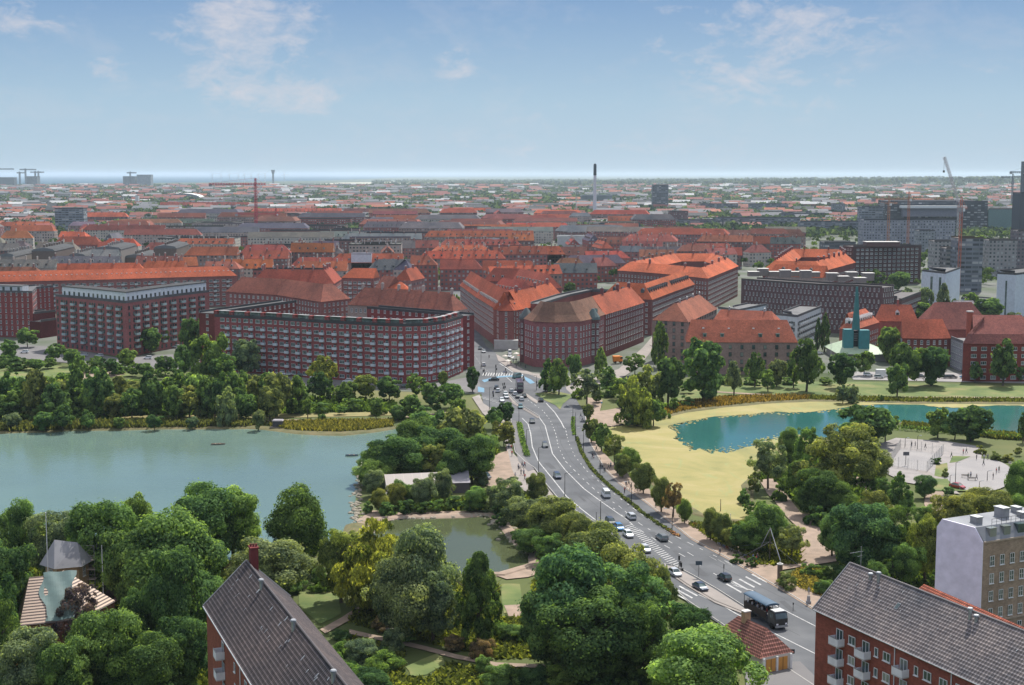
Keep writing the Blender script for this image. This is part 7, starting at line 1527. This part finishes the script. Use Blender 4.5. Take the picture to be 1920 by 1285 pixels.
# filler perimeter blocks
def overlaps(x0,y0,x1,y1):
    for a,b,c,d in FOOT:
        if x0<c and x1>a and y0<d and y1>b: return True
    return False
rg=random.Random(77); rows={}
th=0; cth,sth=math.cos(th),math.sin(th)
fill=[]
yy=800
while yy<2650:
    xx=-yy*.42
    row=[]
    while xx<yy*.42:
        bw=rg.uniform(30,62) if yy<1450 else rg.uniform(60,110)
        x=xx+bw/2; 
        # streets lean to the left going away
        X=x - (yy-800)*.09; Y=yy
        px_,py_=proj((X,Y,0))
        if -60<px_<1980:
            right=(px_>1560)
            if not (py_>470 and px_>1500) and not(right and Y>1250) and not(px_>1230 and Y>1750) and not(px_<330 and Y>2150): row.append((X,Y,bw))
        xx+=bw+(rg.uniform(15,20) if rg.random()<(.30 if yy<1450 else .8) else .8)
    fill.append((yy,row)); yy+=rg.uniform(46,60)*(1+yy/2600)
cnt=0; GRP='perimeter blocks of the old town'
for ri,(yy,row) in enumerate(fill):
    k=0
    for X,Y,bw in row:
        dp=rg.uniform(38,50)
        x0,x1=X-bw/2,X+bw/2
        if rg.random()<.06 or overlaps(x0,Y-2,x1,Y+dp): 
            if rg.random()<.5 or overlaps(x0+bw*.3,Y-2,x1-bw*.2,Y+14): continue
            x0,x1=x0+bw*.3,x1-bw*.2; kind='bar'
        else: kind='court' if bw>48 and rg.random()<.35 else 'bar'
        if cnt>=290: continue
        px_,_=proj((X,Y,20)); k+=1; cnt+=1; tw=(rg.random()<.16)
        if Y>1700 and not 330<px_<800: pal=[RED,MAR,ORA,BRN,GRY,GRY,MAR,SLA,MAR]
        elif 330<px_<800 and Y>1250: pal=[GRY,GRY,GRY,SLA,WHT,MAR,RED,BRN]
        elif px_<330: pal=[ORA,RED,GRY,SLA,GRY,BRN,MAR]
        elif px_<800: pal=[ORA,RED,GRY,GRY,SLA,BRN,WHT,MAR,RED]
        else: pal=[ORA,ORA,RED,RED,BRN,MAR,SLA,BRN,GRY]
        col=rg.choice(pal); he=rg.uniform(15,20); hr=he+rg.uniform(5,7); wc=rg.choice(WALLS); w_=rg.uniform(11,13)
        c_=tuple(c*rg.uniform(.85,1.15) for c in col); cn=cnm[id(col)]
        a=.10*math.sin(X/130+Y/170)+rg.uniform(-.03,.03)+(.45 if rg.random()<.06 else 0); a+= -.12 if px_>1150 else 0
        def rot(x,y): dx,dy=x-X,y-Y; return (X+dx*math.cos(a)-dy*math.sin(a),Y+dx*math.sin(a)+dy*math.cos(a))
        lab=f'{cn} roofed town block, {ordinal(k)} from the left in {ordinal(ri+1)} street row'
        if kind=='court': pts_=[rot(x0,Y),rot(x1,Y),rot(x1,Y+dp),rot(x0,Y+dp)]; cl_=True
        else:
            if tw: pts_=[(X+8,Y+2),(X+8+rg.uniform(-8,8),Y+dp)][::-1] if rg.random()<.5 else [(X-14,Y+dp),(X-10,Y+2)]
            else: pts_=[rot(x0,Y),rot(x1,Y)]
            cl_=False
        far_=Y>1500
        flat_=(col is GRY and rg.random()<.5) or (col is GRY and 330<px_<800) or col is WHT
        building('perimeter_block',lab,'town block',pts_,he,hr,w_,'flat' if flat_ else 'gable',closed=cl_,wall=wc,rcol=c_,wmat='facade',px=False,hip=(rg.choice((0,0,1)),rg.choice((0,0,1))),chim=0 if far_ else rg.choice((8,12,16)),vents=0 if far_ else rg.choice((0,9,14)),dorm=None if (far_ or flat_ or rg.random()<.3) else (DORM,rg.uniform(4.5,8),1.6,.8,rg.choice(((.35,.33,.32),(.65,.65,.64),(.2,.12,.1)))),group=GRP)
        for _ in range(rg.choice((0,1,1,2)) if Y<2000 else 0): pass
# street trees of the town: one mass of small crowns between the blocks, and the wooded suburbs beyond
def blobs(name,label,pts,leaves,seed,cols=(.045,.07,.028)):
    rg=np.random.RandomState(seed); n=len(pts); P0=np.array(pts)
    idx=np.repeat(np.arange(n),leaves); N_=len(idx); v=rg.normal(size=(N_,3)); v/=np.linalg.norm(v,axis=1)[:,None]; v[:,2]=np.abs(v[:,2])*.9
    r=P0[idx,3][:,None]; pos=P0[idx,:3]+v*r*np.array([1,1,.9])*(.6+.45*rg.rand(N_,1)); pos[:,2]+=P0[idx,4]
    nr=v+rg.normal(size=(N_,3))*.35; nr/=np.linalg.norm(nr,axis=1)[:,None]; a=np.cross(nr,rg.normal(size=(N_,3))); a/=np.linalg.norm(a,axis=1)[:,None]; b=np.cross(nr,a); s=r*.75
    V=np.stack([pos-a*s*.5,pos-b*s*.4,pos+a*s*.5,pos+b*s*.4],1).reshape(-1,3)
    me=bpy.data.meshes.new(name); nl=N_*4; me.vertices.add(nl); me.vertices.foreach_set('co',V.astype(np.float32).ravel()); me.loops.add(nl); me.loops.foreach_set('vertex_index',np.arange(nl,dtype=np.int32)); me.polygons.add(N_); me.polygons.foreach_set('loop_start',np.arange(0,nl,4,dtype=np.int32)); me.polygons.foreach_set('loop_total',np.full(N_,4,dtype=np.int32))
    T0=rg.rand(n); at=me.attributes.new('tone','FLOAT','FACE'); at.data.foreach_set('value',np.clip(T0[idx]*.9+rg.normal(size=N_)*.1,0,1).astype(np.float32)); me.materials.append(M['leaf']); me.update()
    o=put(name,me,None,cols); return tag(o,label,'trees',kind='stuff')
rg=random.Random(5); pts=[]
def rpx(x0,x1,y0,y1): return P(rg.uniform(x0,x1),rg.uniform(y0,y1),0)
for k in range(900): p=rpx(-20,1940,396,540); pts.append((p.x,p.y,0,rg.uniform(3,5.5),rg.uniform(3,8)))
for (x0,x1,y0,y1,n) in [(0,330,384,412,260),(1230,1560,396,425,160),(160,330,385,400,60),(840,1010,370,400,160),(1500,1560,400,440,30),(330,420,392,405,20),(1830,1860,440,480,14),(1640,1720,480,520,20),(1290,1330,385,400,20),(1480,1640,385,402,70)]:
    for k in range(n): p=rpx(x0,x1,y0,y1); pts.append((p.x,p.y,0,rg.uniform(4,7),rg.uniform(4,9)))
blobs('town_greenery','scattered small tree crowns between the old town blocks',pts,30,1,(.075,.125,.045))
pts=[]
for k in range(30000):
    # uniform in distance, from 1.9 to 10 km
    d=1900+8300*rg.random()**1.15; x=(rg.uniform(-60,1980)-CX)/F*d; px_=CX+F*x/d
    if d<2700 and 1200<px_<1500 and rg.random()<.3: continue
    if px_<560 and rg.random()<.45: continue
    r=rg.uniform(4.5,9)*(1+d/9000); pts.append((x,d,0,r,rg.uniform(2,6)+d/2500))
blobs('suburb_woods','wooded suburbs spreading to the horizon beyond the town',pts,10,2,(.070,.105,.075))
pts=[]
for k in range(2500):
    d=9000+9000*rg.random(); px_=rg.uniform(700,1980); x=(px_-CX)/F*d; r_=rg.uniform(18,34); pts.append((x,d,0,r_,max(0,(px_-900)/1000)*rg.uniform(20,52)))
blobs('far_forest','thin dark line of forest under the horizon',pts,12,3,(.05,.075,.05))
# suburban houses
def house_mesh(w_,d_,h,rh):
    m=MB(); m.box(0,0,0,w_,d_,h,0); a=[(-w_/2-.3,-d_/2-.3,h),(w_/2+.3,-d_/2-.3,h),(w_/2+.3,d_/2+.3,h),(-w_/2-.3,d_/2+.3,h)]; r0,r1=(-w_/2-.3,0,h+rh),(w_/2+.3,0,h+rh)
    m.quad(a[0],a[1],r1,r0,1); m.quad(a[2],a[3],r0,r1,1); m.poly((a[1],a[2],r1),0); m.poly((a[3],a[0],r0),0); return m
HM={}
def hmesh(i,rc,wc):
    key=(i,rc,wc)
    if key not in HM:
        w_,d_,h,rh=[(11,8,4,3.5),(20,10,6,4.5),(32,11,8,4),(45,18,6,1)][i]; HM[key]=house_mesh(w_,d_,h,rh).mesh('suburban_house',[M['h_'+wc],M['h_'+rc]])
    return HM[key]
for n_,c in (('orange',(.42,.15,.09)),('red',(.28,.10,.08)),('grey',(.22,.22,.23)),('white',(.55,.55,.54)),('cream',(.5,.46,.4)),('brick',(.25,.11,.09)),('dark',(.07,.075,.08))): M['h_'+n_]=mat('suburb_'+n_,c,tuple(x*.8 for x in c),.2)
hs=[]
for k in range(2900):
    d=2250+7500*rg.random()**1.35; px_=rg.uniform(-40,1960); x=(px_-CX)/F*d
    hs.append((x,d,rg.choice((1,1,2,2,0,2)) if d<3900 else rg.choice((0,0,0,1,1,2,3)) if d<5000 else rg.choice((0,1,2,3,3)),rg.choice(('orange','red','red','grey','grey','dark','dark','red','grey','white')),rg.choice(('cream','brick','grey','white','dark')),rg.uniform(-.5,.5)))
hs.sort(key=lambda h:h[1]); near,rest=hs[:290],hs[290:]
bands={}
for k,(x,d,i,rc,wc,a) in enumerate(near):
    bands.setdefault(k//30,[]).append((CX+F*x/d,x,d,i,rc,wc,a))
for b,l in bands.items():
    l.sort()
    for k,(px_,x,d,i,rc,wc,a) in enumerate(l):
        o=put('suburban_house',hmesh(i,rc,wc),None,None,(x,d,0),a); tag(o,f'tiny {rc} roofed house, {ordinal(k+1)} from the left in the {ordinal(b+1)} band of suburb houses','house','suburb houses beyond the town')
m=MB(); bmv=[];bmf=[];bmi=[]; mats=['h_'+n_ for n_ in ('orange','red','grey','white','cream','brick','dark')]
for (x,d,i,rc,wc,a) in rest:
    hm_=house_mesh(*[(11,8,4,3.5),(20,10,6,4.5),(32,11,8,4),(45,18,6,1)][i]); c,s_=math.cos(a),math.sin(a); n0=len(m.v); up=d/2600-.7
    sc_=1+d/9000
    m.v+=[((vx*c-vy*s_)*sc_+x,(vx*s_+vy*c)*sc_+d,vz*sc_+ (up if vz>0.1 else 0)) for vx,vy,vz in hm_.v]; m.f+=[tuple(j+n0 for j in f) for f in hm_.f]; m.m+=[mats.index('h_'+(wc if q==0 else rc)) for q in hm_.m]; m.uv+=hm_.uv
o=m.build('suburb_houses',[M[q] for q in mats]); tag(o,'countless tiny houses of the suburbs out to the horizon','houses',kind='stuff')
# far road, arched hall, wind turbines off the coast
sheet('far_road',[(1706,368),(1709,368),(1704,350),(1712,340),(1710,340),(1701,350)],9,M['air'])
p=Vector(((347-CX)/F*4700,4700,0)); o=empty('arched_hall',tuple(p),0,'pale arched roof hall left of the red crane on the skyline','hall'); m=MB()
prev=None
for k in range(13):
    a=PI*k/12; q=[(-math.cos(a)*56,0,8+math.sin(a)*16),(-math.cos(a)*56,70,8+math.sin(a)*16)]
    if prev: m.quad(prev[0],q[0],q[1],prev[1])
    prev=q
m.build('roof',M['white'],o); m=MB(); m.poly([(-56,1,0)]+[(-math.cos(PI*k/12)*56,1,8+math.sin(PI*k/12)*16) for k in range(13)]+[(56,1,0)]); m.build('wall',M['tint'],o,(.2,.22,.24))
for k,x in enumerate((402,418,434,450,462,474,488,500,536)):
    d_=16000; p=Vector(((x-CX)/F*d_,d_,0)); o=empty('wind_turbine',tuple(p),0,f'faint white wind turbine at sea, {ordinal(k+1)} from the left','wind turbine','wind turbines at sea'); m=MB(); m.tube((0,0,0),(0,0,92),4,2.5,n=6); m.build('tower',M['white'],o)
    for j in range(3): a=j*2*PI/3+k; m=MB(); m.tube((0,-4,92),(math.cos(a)*50,-4,92+math.sin(a)*50),2.2,1,n=4); m.build('blade',M['white'],o)
# ================================================================ HAZE
hz=MB(); hz.box(0,36000,-1.5,150000,80000,150); ho=hz.build('haze',M['white']); ho['kind']='stuff'; ho['label']='pale summer haze lying over the whole city'
hm2=bpy.data.materials.new('haze_air'); hm2.use_nodes=True; t=hm2.node_tree; t.nodes.clear(); o_=t.nodes.new('ShaderNodeOutputMaterial'); v_=t.nodes.new('ShaderNodeVolumePrincipled'); v_.inputs['Color'].default_value=(.70,.84,.97,1); v_.inputs['Density'].default_value=HAZE; v_.inputs['Anisotropy'].default_value=0.2
t.links.new(v_.outputs[0],o_.inputs['Volume']); ho.data.materials.clear(); ho.data.materials.append(hm2);
